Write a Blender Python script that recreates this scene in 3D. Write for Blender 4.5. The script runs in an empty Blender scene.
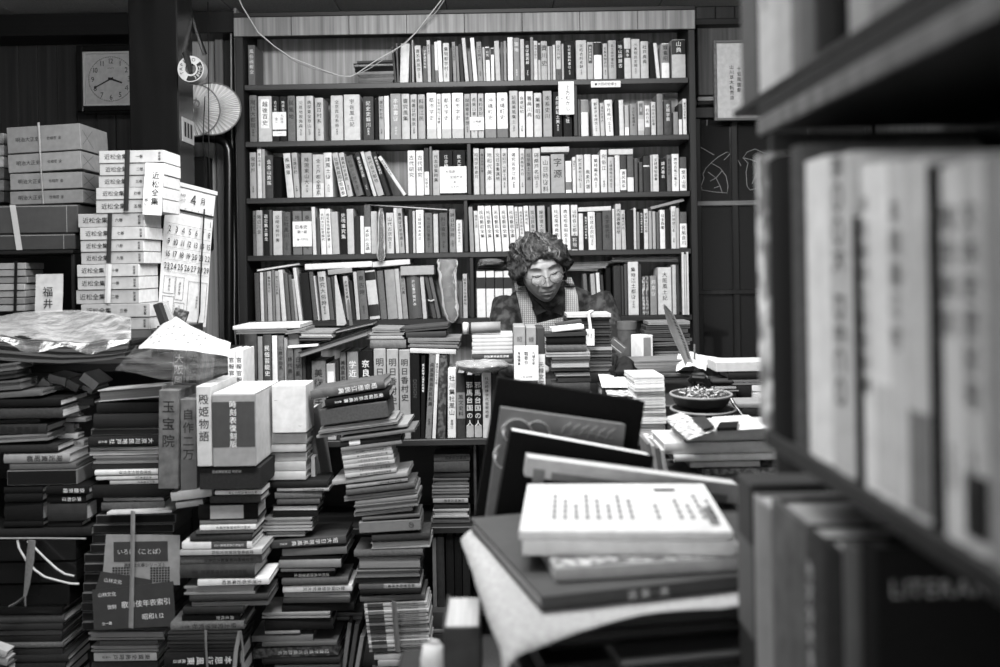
import bpy, math, random
from mathutils import Vector, Matrix, noise

COL = bpy.context.scene.collection
F, CX, CY, TH, H = 972.0, 500.0, 265.0, 0.0170, 1.15
R = math.radians
rng = random.Random(7)


def U(px, py):
    dx, dy = px - CX, py - CY
    return dx - TH * dy, dy + TH * dx


def P(px, py, Y):
    ux, uy = U(px, py)
    return Vector((ux * Y / F, Y, H - uy * Y / F))


def lin(g):
    return (max(g, 0) / 255.0) ** 2.45 * 0.86 + 0.003


# ------------------------------------------------------------ materials
_M = {}


def mat(g, kind='paper'):
    g = int(min(255, max(0, round(g / 7.0) * 7)))
    key = (g, kind)
    if key in _M:
        return _M[key]
    m = bpy.data.materials.new('%s_%d' % (kind, g))
    m.use_nodes = True
    nt = m.node_tree
    N, L = nt.nodes, nt.links
    b = N['Principled BSDF']
    a = lin(g)
    tc = N.new('ShaderNodeTexCoord')
    mp = N.new('ShaderNodeMapping')
    L.new(tc.outputs['Object'], mp.inputs['Vector'])
    nz = N.new('ShaderNodeTexNoise')
    rp = N.new('ShaderNodeValToRGB')
    L.new(mp.outputs['Vector'], nz.inputs['Vector'])
    L.new(nz.outputs['Fac'], rp.inputs['Fac'])
    L.new(rp.outputs['Color'], b.inputs['Base Color'])
    lo, hi, p0, p1, sc, det = 0.86, 1.08, 0.3, 0.7, 45, 4
    rough, spec, bump = 0.62, 0.35, 0.0
    if kind == 'cloth':
        lo, hi, sc, rough, spec, bump = 0.78, 1.15, 160, 0.9, 0.15, 0.15
    elif kind == 'gloss':
        lo, hi, sc, rough, spec = 0.9, 1.05, 30, 0.28, 0.5
    elif kind == 'worn':
        lo, hi, sc, det, rough, bump = 0.55, 1.25, 38, 8, 0.7, 0.1
    elif kind == 'pages':
        mp.inputs['Scale'].default_value = (1400, 6, 6)
        lo, hi, sc, det, p0, p1, rough, spec = 0.62, 1.08, 1.0, 2, 0.34, 0.66, 0.85, 0.15
    elif kind == 'leaves':
        mp.inputs['Scale'].default_value = (6, 6, 900)
        lo, hi, sc, det, p0, p1, rough, spec = 0.55, 1.12, 1.0, 3, 0.34, 0.66, 0.8, 0.2
    elif kind == 'wood':
        mp.inputs['Scale'].default_value = (60, 60, 1.6)
        lo, hi, sc, det, rough, spec, bump = 0.55, 1.3, 1.0, 6, 0.5, 0.3, 0.05
    elif kind == 'woodx':
        mp.inputs['Scale'].default_value = (2.0, 60, 60)
        lo, hi, sc, det, rough, spec, bump = 0.55, 1.3, 1.0, 6, 0.45, 0.35, 0.05
    elif kind == 'lacquer':
        mp.inputs['Scale'].default_value = (25, 25, 3)
        lo, hi, sc, det, rough, spec = 0.6, 1.5, 1.0, 6, 0.22, 0.5
    elif kind == 'tile':
        lo, hi, sc, det, rough, bump = 0.75, 1.2, 150, 6, 0.9, 0.2
    elif kind == 'skin':
        lo, hi, sc, det, rough, spec, bump = 0.88, 1.07, 60, 5, 0.5, 0.35, 0.12
    elif kind == 'hair':
        lo, hi, sc, det, rough, spec = 0.35, 1.5, 70, 6, 0.5, 0.4
    elif kind == 'metal':
        lo, hi, sc, rough = 0.9, 1.05, 40, 0.3
        b.inputs['Metallic'].default_value = 0.9
    elif kind == 'print':
        lo, hi, sc, det, p0, p1, rough = 0.25, 1.15, 75, 5, 0.46, 0.56, 0.55
    elif kind == 'blotch':
        lo, hi, sc, det, p0, p1, rough = 0.35, 1.9, 30, 6, 0.44, 0.6, 0.85
    nz.inputs['Scale'].default_value = sc
    nz.inputs['Detail'].default_value = det
    e = rp.color_ramp.elements
    e[0].position, e[1].position = p0, p1
    for k, q in ((0, lo), (1, hi)):
        v = min(0.92, a * q)
        e[k].color = (v, v, v, 1)
    b.inputs['Roughness'].default_value = rough
    b.inputs['Specular IOR Level'].default_value = spec
    if bump:
        bp = N.new('ShaderNodeBump')
        bp.inputs['Strength'].default_value = bump
        bp.inputs['Distance'].default_value = 0.004
        L.new(nz.outputs['Fac'], bp.inputs['Height'])
        L.new(bp.outputs['Normal'], b.inputs['Normal'])
    _M[key] = m
    return m


def mat_plastic(name, opacity=0.25, rough=0.08):
    if name in _M:
        return _M[name]
    m = bpy.data.materials.new(name)
    m.use_nodes = True
    nt = m.node_tree
    N, L = nt.nodes, nt.links
    out = N['Material Output']
    b = N['Principled BSDF']
    b.inputs['Base Color'].default_value = (0.75, 0.75, 0.75, 1)
    b.inputs['Roughness'].default_value = rough
    b.inputs['Specular IOR Level'].default_value = 0.8
    tr = N.new('ShaderNodeBsdfTransparent')
    mx = N.new('ShaderNodeMixShader')
    tc = N.new('ShaderNodeTexCoord')
    nz = N.new('ShaderNodeTexNoise')
    nz.inputs['Scale'].default_value = 16
    nz.inputs['Detail'].default_value = 7
    L.new(tc.outputs['Object'], nz.inputs['Vector'])
    bp = N.new('ShaderNodeBump')
    bp.inputs['Strength'].default_value = 0.9
    bp.inputs['Distance'].default_value = 0.02
    L.new(nz.outputs['Fac'], bp.inputs['Height'])
    L.new(bp.outputs['Normal'], b.inputs['Normal'])
    fr = N.new('ShaderNodeFresnel')
    L.new(bp.outputs['Normal'], fr.inputs['Normal'])
    ad = N.new('ShaderNodeMath')
    ad.operation = 'ADD'
    ad.use_clamp = True
    ad.inputs[1].default_value = opacity
    L.new(fr.outputs[0], ad.inputs[0])
    L.new(ad.outputs[0], mx.inputs[0])
    L.new(tr.outputs[0], mx.inputs[1])
    L.new(b.outputs[0], mx.inputs[2])
    L.new(mx.outputs[0], out.inputs['Surface'])
    _M[name] = m
    return m


def mat_lens():
    if 'lens' in _M:
        return _M['lens']
    m = bpy.data.materials.new('spectacle_lens')
    m.use_nodes = True
    N, L = m.node_tree.nodes, m.node_tree.links
    b = N['Principled BSDF']
    b.inputs['Roughness'].default_value = 0.03
    tr = N.new('ShaderNodeBsdfTransparent')
    mx = N.new('ShaderNodeMixShader')
    mx.inputs[0].default_value = 0.05
    L.new(tr.outputs[0], mx.inputs[1])
    L.new(b.outputs[0], mx.inputs[2])
    L.new(mx.outputs[0], N['Material Output'].inputs['Surface'])
    _M['lens'] = m
    return m


def mat_glass(name='dark_glass'):
    if name in _M:
        return _M[name]
    m = bpy.data.materials.new(name)
    m.use_nodes = True
    b = m.node_tree.nodes['Principled BSDF']
    b.inputs['Base Color'].default_value = (0.012, 0.012, 0.012, 1)
    b.inputs['Roughness'].default_value = 0.06
    b.inputs['Specular IOR Level'].default_value = 0.5
    _M[name] = m
    return m


# ------------------------------------------------------------ glyphs
_G = {}


def glyph(ch):
    if ch in _G:
        return _G[ch]
    if ch == '4':   # the plain figure four fills its counter; take the full-width one
        vs, fs, w = glyph('\uff14')
        _G[ch] = ([((x - .5) * .92 + .30, y * .92) for x, y in vs], fs, .62)
        return _G[ch]
    c = bpy.data.curves.new('g', 'FONT')
    c.body = ch
    c.resolution_u = 2
    c.offset = 0.007 if ord(ch) > 0x2000 else 0.005
    o = bpy.data.objects.new('g', c)
    COL.objects.link(o)
    dg = bpy.context.evaluated_depsgraph_get()
    me = bpy.data.meshes.new_from_object(o.evaluated_get(dg))
    vs = [(v.co.x, v.co.y) for v in me.vertices]
    fs = [tuple(p.vertices) for p in me.polygons]
    w = (max(v[0] for v in vs) + 0.07) if vs else 0.4
    bpy.data.meshes.remove(me)
    bpy.data.objects.remove(o)
    bpy.data.curves.remove(c)
    _G[ch] = (vs, fs, w)
    return _G[ch]


# ------------------------------------------------------------ mesh builder
class MB:
    def __init__(s):
        s.v, s.f, s.m = [], [], []

    def add(s, vs, fs, m=0, M=None):
        o = len(s.v)
        for v in vs:
            v = Vector(v)
            s.v.append(M @ v if M else v)
        for f in fs:
            s.f.append(tuple(i + o for i in f))
            s.m.append(m)

    def box(s, x0, x1, y0, y1, z0, z1, m=0, b=0.0, M=None):
        if b <= 0:
            vs = [(x, y, z) for x in (x0, x1) for y in (y0, y1) for z in (z0, z1)]
            fs = [(0, 1, 3, 2), (4, 6, 7, 5), (0, 4, 5, 1), (2, 3, 7, 6), (0, 2, 6, 4), (1, 5, 7, 3)]
            return s.add(vs, fs, m, M)
        lo, hi = (x0, y0, z0), (x1, y1, z1)
        b = min(b, 0.45 * min(h - l for l, h in zip(lo, hi)))
        vs, idx = [], {}
        for sx in (0, 1):
            for sy in (0, 1):
                for sz in (0, 1):
                    sg = (sx, sy, sz)
                    for a in range(3):
                        p = []
                        for k in range(3):
                            base = hi[k] if sg[k] else lo[k]
                            ins = -b if sg[k] else b
                            p.append(base if k == a else base + ins)
                        idx[(sg, a)] = len(vs)
                        vs.append(p)
        fs = []
        for a in range(3):
            o1, o2 = (a + 1) % 3, (a + 2) % 3
            for sv in (0, 1):
                q = []
                for u, w in ((0, 0), (1, 0), (1, 1), (0, 1)):
                    g = [0, 0, 0]
                    g[a], g[o1], g[o2] = sv, u, w
                    q.append(idx[(tuple(g), a)])
                fs.append(tuple(q if sv else q[::-1]))
                for w in (0, 1):
                    g0, g1 = [0, 0, 0], [0, 0, 0]
                    g0[a] = g1[a] = sv
                    g0[o1] = g1[o1] = w
                    g0[o2], g1[o2] = 0, 1
                    q = [idx[(tuple(g0), a)], idx[(tuple(g1), a)], idx[(tuple(g1), o1)], idx[(tuple(g0), o1)]]
                    fs.append(tuple(q if (sv ^ w) else q[::-1]))
        for g in [(i, j, k) for i in (0, 1) for j in (0, 1) for k in (0, 1)]:
            t = [idx[(g, 0)], idx[(g, 1)], idx[(g, 2)]]
            fs.append(tuple(t if (sum(g) % 2) else t[::-1]))
        s.add(vs, fs, m, M)

    def prism(s, poly, z0, z1, m=0, M=None):
        n = len(poly)
        vs = [(x, y, z0) for x, y in poly] + [(x, y, z1) for x, y in poly]
        fs = [tuple(range(n))[::-1], tuple(range(n, 2 * n))]
        fs += [(i, (i + 1) % n, n + (i + 1) % n, n + i) for i in range(n)]
        s.add(vs, fs, m, M)

    def tube(s, pts, r, n=6, m=0, flat=1.0):
        pts = [Vector(p) for p in pts]
        k = len(pts)
        rs = r if isinstance(r, (list, tuple)) else [r] * k
        vs = []
        up = Vector((0.13, 0.2, 1)).normalized()
        for i, p in enumerate(pts):
            d = (pts[min(i + 1, k - 1)] - pts[max(i - 1, 0)])
            d = d.normalized() if d.length > 1e-9 else Vector((0, 0, 1))
            a = d.cross(up)
            if a.length < 1e-3:
                a = d.cross(Vector((1, 0, 0)))
            a.normalize()
            c = a.cross(d).normalized()
            for j in range(n):
                t = 2 * math.pi * j / n
                vs.append(p + a * (rs[i] * math.cos(t)) + c * (rs[i] * flat * math.sin(t)))
        fs = []
        for i in range(k - 1):
            for j in range(n):
                a0, a1 = i * n + j, i * n + (j + 1) % n
                fs.append((a0, a1, a1 + n, a0 + n))
        fs.append(tuple(range(n))[::-1])
        fs.append(tuple(range((k - 1) * n, k * n)))
        s.add(vs, fs, m)

    def loft(s, rings, m=0, cap=True):
        n = len(rings[0])
        vs = [p for r in rings for p in r]
        fs = []
        for i in range(len(rings) - 1):
            for j in range(n):
                a0, a1 = i * n + j, i * n + (j + 1) % n
                fs.append((a0, a1, a1 + n, a0 + n))
        if cap:
            fs.append(tuple(range(n))[::-1])
            fs.append(tuple(range((len(rings) - 1) * n, len(rings) * n)))
        s.add(vs, fs, m)

    def grid(s, fn, nu, nv, m=0, thick=0.0):
        """fn(u,v)->point, u,v in 0..1; optional thickness along -Z."""
        vs = [Vector(fn(i / nu, j / nv)) for i in range(nu + 1) for j in range(nv + 1)]
        k = len(vs)
        fs = []
        for i in range(nu):
            for j in range(nv):
                a = i * (nv + 1) + j
                fs.append((a, a + nv + 1, a + nv + 2, a + 1))
        if thick:
            t = thick if isinstance(thick, Vector) else Vector((0, 0, -thick))
            vs = vs + [v + t for v in vs]
            fs += [tuple(i + k for i in f[::-1]) for f in fs]
            bd = [i * (nv + 1) for i in range(nu + 1)] + [nu * (nv + 1) + j for j in range(1, nv + 1)] + \
                 [i * (nv + 1) + nv for i in range(nu - 1, -1, -1)] + [j for j in range(nv - 1, 0, -1)]
            for a, c in zip(bd, bd[1:] + bd[:1]):
                fs.append((c, a, a + k, c + k))
        s.add(vs, fs, m)

    def text(s, txt, size, M, m=1, vertical=False, pitch=1.08, center=True, sx=1.0):
        """text in the local XZ plane of M (x right, z up), facing -Y, centred on the origin of M."""
        if vertical:
            n = len(txt)
            z = n * size * pitch / 2
            for ch in txt:
                if ch not in ' ':
                    vs, fs, w = glyph(ch)
                    if ch == 'ー' or ch == '—':
                        s.add([((v[1] - 0.38) * size * sx, 0, z - (v[0]) * size) for v in vs], fs, m, M)
                    else:
                        gw = 1.0 if ord(ch) > 0x2000 else w
                        s.add([((v[0] - gw / 2) * size * sx, 0, z - size * 0.88 + v[1] * size) for v in vs], fs, m, M)
                z -= size * pitch
        else:
            W = 0
            for ch in txt:
                W += (0.35 if ch == ' ' else (1.0 if ord(ch) > 0x2000 else glyph(ch)[2])) * size * sx
            x = -W / 2 if center else 0
            for ch in txt:
                if ch == ' ':
                    x += 0.35 * size * sx
                    continue
                vs, fs, w = glyph(ch)
                if ord(ch) > 0x2000:
                    w = 1.0
                s.add([(x + v[0] * size * sx, 0, (v[1] - 0.36) * size) for v in vs], fs, m, M)
                x += w * size * sx

    def build(s, name, mats, parent=None, smooth=False, M=None):
        me = bpy.data.meshes.new(name)
        me.from_pydata([tuple(v) for v in s.v], [], s.f)
        if not isinstance(mats, (list, tuple)):
            mats = [mats]
        for x in mats:
            me.materials.append(x)
        nm = len(mats) - 1
        me.polygons.foreach_set('material_index', [min(i, nm) for i in s.m])
        if smooth:
            me.polygons.foreach_set('use_smooth', [True] * len(me.polygons))
        me.update()
        o = bpy.data.objects.new(name, me)
        COL.objects.link(o)
        if M is not None:
            o.matrix_world = M
        if parent:
            o.parent = parent
        return o


def tag(o, label, cat, group=None):
    o['label'] = label
    o['category'] = cat
    if group:
        o['group'] = group
    return o


def thing(name, label, cat, M=None, group=None):
    o = bpy.data.objects.new(name, None)
    o.empty_display_size = 0.05
    COL.objects.link(o)
    if M is not None:
        o.matrix_world = M
    return tag(o, label, cat, group)


def struct(name, mb, mats, M=None, parent=None):
    o = mb.build(name, mats, parent, M=M)
    if not parent:
        o['kind'] = 'structure'
    return o


def T(*a):
    return Matrix.Translation(Vector(a))


def RX(a):
    return Matrix.Rotation(a, 4, 'X')


def RY(a):
    return Matrix.Rotation(a, 4, 'Y')


def RZ(a):
    return Matrix.Rotation(a, 4, 'Z')


ONES = ['', 'first', 'second', 'third', 'fourth', 'fifth', 'sixth', 'seventh', 'eighth', 'ninth', 'tenth', 'eleventh', 'twelfth',
        'thirteenth', 'fourteenth', 'fifteenth', 'sixteenth', 'seventeenth', 'eighteenth', 'nineteenth']
TENS = {2: ('twentieth', 'twenty'), 3: ('thirtieth', 'thirty'), 4: ('fortieth', 'forty'), 5: ('fiftieth', 'fifty'), 6: ('sixtieth', 'sixty')}


def ordw(n):
    if n < 20:
        return ONES[n]
    a, b = divmod(n, 10)
    return TENS[a][0] if b == 0 else TENS[a][1] + '-' + ONES[b]


def tone(g):
    return 'black' if g < 32 else 'very dark' if g < 60 else 'dark grey' if g < 100 else 'mid-grey' if g < 140 else 'light grey' if g < 185 else 'pale' if g < 222 else 'white'


KANJI = '日本文学全集歴史大系昭和東京江戸時代研究資料美術古典京都山川記録選書近現村史県民俗風土地名辞書社会思想'


def words_for(n):
    return ''.join(rng.choice(KANJI) for _ in range(n))


# ------------------------------------------------------------ books
# local frame: standing book, spine at y=0 facing -Y, thickness along X (centred), height along +Z
KIND = {'S': 'hardback_book', 's': 'paperback_book', 'F': 'hardback_book', 'f': 'magazine', 'H': 'hardback_book', 'h': 'magazine',
        'C': 'cased_book', 'R': 'cased_book', 'm': 'magazine', 'X': 'book_box'}
NICE = {'hardback_book': 'hardback', 'paperback_book': 'paperback', 'cased_book': 'cased book', 'magazine': 'magazine', 'book_box': 'book box'}


def make_book(M, t, h, d, g, kind, label, group=None, pg=None, text=None, n=0, tc=None, lat=None, panels=(), surf=None, size=None,
              name=None, cat='book', top_pos=0.9):
    """panels: list of (part_name, z0, z1, grey[, text[, xfrac]]) in fractions of the height, on the spine."""
    nm = name or KIND[kind]
    root = thing(nm, label, cat, M, group)
    hard = kind in 'SFH'
    case = kind in 'CRX'
    bulge = 0.0
    mb = MB()
    dark = g < 110
    if tc is None:
        tc = 205 if dark else 25
    elif tc == 'w':
        tc = 225
    elif tc == 'd':
        tc = 20
    surf = surf or ('cloth' if (hard and g < 130) else 'paper')
    if g < 45 and surf == 'paper':
        surf = 'gloss'
    if case:
        mb.box(-t / 2, t / 2, 0, d, 0, h, 0, b=min(0.0018, t * 0.12))
        if kind == 'R':   # slipcase rim with the darker book set inside its mouth
            w = min(0.0025, t * 0.16)
            mb.box(-t / 2 + w, t / 2 - w, -0.0004, 0.002, w, h - w, 2)
            bulge = 0.0005
    else:
        b = min(0.0026, t * 0.2) if hard else 0.005006
        if hard and t > 0.012 and kind == 'S':
            bulge = min(0.12 * t, 0.004)
        elif not hard:
            bulge = min(0.06 * t, 0.0015)
        k = 6
        arc = []
        for i in range(k + 1):
            q = i / k * 2 - 1
            arc.append((q * t / 2, -bulge * (1 - q * q)))
        inner = [(t / 2 - b, d), (t / 2 - b, b), (-t / 2 + b, b), (-t / 2 + b, d)]
        mb.prism([(-t / 2, d)] + arc + [(t / 2, d)] + inner, 0, h, 0)
        gp = pg if pg is not None else 200
        e = 0.003 if hard else 0.005003
        pb = MB()
        pb.box(-t / 2 + b + 0.0001, t / 2 - b - 0.0001, b + 0.0002, d - (0.004 if hard else 0.005004), e, h - e, 0)
        pb.build('pages', mat(gp, 'pages'), root)
    yt = -bulge - 0.0006
    if lat:
        sz = min(t * 0.62, h * 0.6 / max(1, len(lat) * 0.62)) if size is None else size
        mb.text(lat, sz, T(0, yt, h * 0.6) @ RY(R(90)), 1, sx=1.0)
    elif text or n:
        tx = text or words_for(n)
        n2 = len(tx)
        span = 0.5 if n2 <= 4 else 0.6
        sz = min(t * 0.72, h * span / (n2 * 1.12)) if size is None else size
        pitch = 1.15 if n2 > 3 else 1.3
        zc = h * top_pos - sz * pitch * n2 / 2
        mb.text(tx, sz, T(0, yt, zc), 1, vertical=True, pitch=pitch)
        if h > 0.15 and not text and t > 0.018 and rng.random() < 0.6:
            t2 = words_for(3)
            mb.text(t2, min(sz * 0.5, t * 0.34), T(0, yt, h * 0.2), 1, vertical=True)
    mats = [mat(g, surf), mat(tc, 'paper'), mat(max(15, g * 0.28), 'cloth')]
    mb.build('slipcase' if case and kind != 'X' else ('carton' if kind == 'X' else 'cover'), mats, root)
    for pn in panels:
        nmz, z0, z1, pgy = pn[:4]
        xf = pn[5] if len(pn) > 5 else None
        q = MB()
        if xf is None:
            if bulge > 0.0007 and not case:
                k = 6
                outer = [(i / k * 2 - 1) for i in range(k + 1)]
                o2 = [(u * (t / 2 + 0.0003), -bulge * (1 - u * u) - 0.0005) for u in outer]
                i2 = [(u * (t / 2 + 0.0003), -bulge * (1 - u * u) + 0.0004) for u in outer][::-1]
                q.prism(o2 + i2, h * z0, h * z1, 0)
            else:
                q.box(-t / 2 - 0.0002, t / 2 + 0.0002, -bulge - 0.0005, 0.002, h * z0, h * z1, 0)
        else:
            q.box(-t / 2 * xf, t / 2 * xf, -bulge - 0.0005, 0.0006, h * z0, h * z1, 0)
        if len(pn) > 4 and pn[4]:
            tx = pn[4] if isinstance(pn[4], str) else words_for(pn[4])
            hh = (z1 - z0) * h
            sz = min(t * (xf or 1) * 0.7, hh * 0.85 / (len(tx) * 1.12))
            q.text(tx, sz, T(0, -bulge - 0.0009, h * (z0 + z1) / 2), 1, vertical=True, pitch=1.12)
        q.build(nmz, [mat(pgy, 'paper'), mat(30 if pgy > 110 else 215, 'paper')], root)
    return root


def upright_row(rows, Y, zb, where, group, depth=0.145, side='left', ord0=1):
    """rows: (x0, x1, ytop, g, opts) in photo pixels measured at mid height."""
    prev = None
    yb_u = (H - zb) * F / Y + CY
    out = []
    for i, r in enumerate(rows):
        x0, x1, yt, g = r[:4]
        o = dict(r[4]) if len(r) > 4 else {}
        lean = o.pop('lean', 0.0)
        kind = o.pop('k', None)
        feat = o.pop('feat', None)
        yo = o.pop('yo', 0.0)
        dp = o.pop('dep', depth)
        rg = random.Random(i * 13 + int(x0))
        if kind is None:
            wpx = x1 - x0
            kind = 'C' if (g > 150 and wpx > 8.5) else ('S' if (g < 125 or wpx > 7) else 's')
            if wpx < 3.2:
                kind = 's'
        xm = (x0 + x1) / 2
        ux = (xm - CX) - TH * ((yt + yb_u) / 2 - CY) - (lean * 0.5 if False else 0)
        hpx = yb_u - (yt + TH * (xm - CX))
        h = hpx * Y / F
        gap = 0.35
        wp = x1 - x0 - gap
        a0, a1 = ux - wp / 2, ux + wp / 2
        if prev:
            pl, ph, px1 = prev
            if a0 < px1 + 0.15:
                a0 = min(px1 + 0.15, a1 - 1.2)
            z = min(hpx, ph)
            need = (px1 + pl * z / ph) - a0 + 0.2
            if lean * z / hpx < need:
                lean = need * hpx / z
        prev = (lean, hpx, a1)
        ang = math.atan2(lean, hpx)
        h = h / math.cos(ang)
        t = (a1 - a0) * Y / F * math.cos(ang)
        X = (a0 + a1) / 2 * Y / F
        M = T(X, Y + yo + rg.uniform(0, 0.008), zb + 0.0006 + abs(math.sin(ang)) * t / 2) @ RY(ang)
        nk = NICE[KIND[kind]]
        desc = feat or {'n': ''}.get('x', '')
        lab = '%s %s%s, %s from %s, %s' % (tone(g), nk, (' ' + feat) if feat else '', ordw(ord0 + i), side, where)
        make_book(M, t, h, dp if dp < .05 else min(dp, max(0.10, h * 0.68)), g, kind, lab, group, **o)
        out.append(M)
    return out


def flat_stack(rows, Y, where, group, dy=0.0):
    """rows: (kind, x0, x1, y0, y1, g, opts): slabs from top to bottom, photo pixels at the middle of the slab. upper-case hard, lower soft.
    S/s spine to the viewer, F/f fore-edge, H/h head edge, C box, R rimmed case."""
    for i, r in enumerate(rows):
        kind, x0, x1, y0, y1, g = r[:6]
        o = dict(r[6]) if len(r) > 6 else {}
        tilt = o.pop('tilt', 0.0)
        feat = o.pop('feat', None)
        pos = o.pop('pos', None)
        dep = o.pop('dep', None)
        yy = Y + o.pop('yo', 0.0)
        rg = random.Random(i * 17 + int(x0 * 3 + y0))
        yaw = R(o.pop('yaw', rg.uniform(-1.6, 1.6)))
        yy += rg.uniform(0, 0.014)
        c = P((x0 + x1) / 2, (y0 + y1) / 2, yy)
        w = (x1 - x0) * yy / F
        t = max(0.003, (y1 - y0) * yy / F - 0.0012)
        B = T(*c) @ RY(-R(tilt)) @ RZ(yaw)
        if kind in 'SsCRX':
            h, d = w, dep or w * 0.70
            M = B @ RY(R(90)) @ T(0, 0, -h / 2)
        elif kind in 'Ff':
            h, d = w, dep or w * 0.70
            M = B @ RZ(math.pi) @ T(0, -d, 0) @ RY(R(90)) @ T(0, 0, -h / 2)
        else:
            d, h = w, dep or w * 1.40
            # head edge to the viewer: local +Z -> -Y world, local Y -> X world, local X -> up
            Rm = Matrix(((0, -1, 0, 0), (0, 0, -1, 0), (1, 0, 0, 0), (0, 0, 0, 1)))
            M = B @ T(d / 2, h, 0) @ Rm
        nk = NICE[KIND[kind]]
        tn = tone(g if kind in 'SsCRXH' else (g))
        lab = '%s %s%s, %s' % (tn, nk, (' ' + feat) if feat else ' lying flat', pos or ('%s from top %s' % (ordw(i + 1), where)))
        if kind in 'Ffh':
            o.setdefault('pg', g)
            g2 = o.pop('cg', max(25, g * 0.85))
        elif kind == 'H':
            o.setdefault('pg', g)
            g2 = o.pop('cg', max(25, g * 0.5))
        else:
            g2 = g
        make_book(M, t, h, d, g2, kind, lab, group, **o)
# ------------------------------------------------------------ the tall bookcase on the back wall
YB = 4.30
ZR = [H - (v - CY) * YB / F for v in (81.6, 138.1, 194.4, 251.6, 317.5)]     # tops of the five boards
PXM = YB / F
XL, XR = (248.6 - CX) * PXM, (690.4 - CX) * PXM                                # inner sides
ZT, ZTI = H + 249 * YB / F, H + 230.5 * YB / F
BT = 0.024


def bookcase():
    t = thing('bookcase', 'tall dark wooden bookcase filling the back wall with five shelves of books', 'bookcase', T(0, YB, 0))
    I = t.matrix_world.inverted()
    dk, lt = mat(58, 'woodx'), mat(120, 'wood')

    def part(nm, x0, x1, y0, y1, z0, z1, m, b=0.002):
        q = MB()
        q.box(x0, x1, y0 - YB, y1 - YB, z0, z1, 0, b)
        o = q.build(nm, m)
        o.parent = t
        return o
    for x0, x1 in ((XL - 0.036, XL - 0.001), (XR + 0.001, XR + 0.030)):
        part('side_panel', x0, x1, YB - 0.03, YB + 0.24, 0.0, ZT, mat(44, 'wood'))
    for z in ZR:
        part('shelf_board', XL, XR, YB - 0.022, YB + 0.22, z - BT, z, dk)
    part('shelf_board', XL, XR, YB - 0.022, YB + 0.22, 0.55, 0.575, dk)
    part('shelf_board', XL, XR, YB - 0.022, YB + 0.22, 0.07, 0.095, dk)
    part('header_board', XL, XR, YB - 0.006, YB + 0.22, ZT - 0.035, ZT - 0.001, mat(30, 'woodx'))
    zz = ZR + [ZTI + 0.03]
    part('back_panel', XL, XR, YB + 0.222, YB + 0.238, 0.05, ZT - 0.001, mat(152, 'wood'))
    for xp, zlo, zhi in ((575.2, ZR[1], ZR[0]), (469.2, ZR[2], ZR[1]), (466, ZR[3], ZR[2]), (472, ZR[4], ZR[3])):
        x = U(xp, CY - ((zlo + zhi) / 2 - H) / PXM)[0] * PXM
        w = 0.0085
        part('divider', x - w, x + w, YB - 0.018, YB + 0.218, zlo + 0.0005, zhi - BT - 0.0005, mat(40, 'wood'))
    x = XL - 0.036
    n = 8
    W = (XR + 0.030 - x) / n
    for i in range(n):
        part('fascia_panel', x + i * W + 0.001, x + (i + 1) * W - 0.001, YB - 0.048, YB - 0.031, ZTI, ZT, mat(128 + (i * 5) % 16, 'wood'), 0.001)
    part('top_rail', XL - 0.036, XR + 0.030, YB - 0.050, YB + 0.0, ZT + 0.001, ZT + 0.020, mat(24, 'woodx'))


bookcase()

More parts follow.
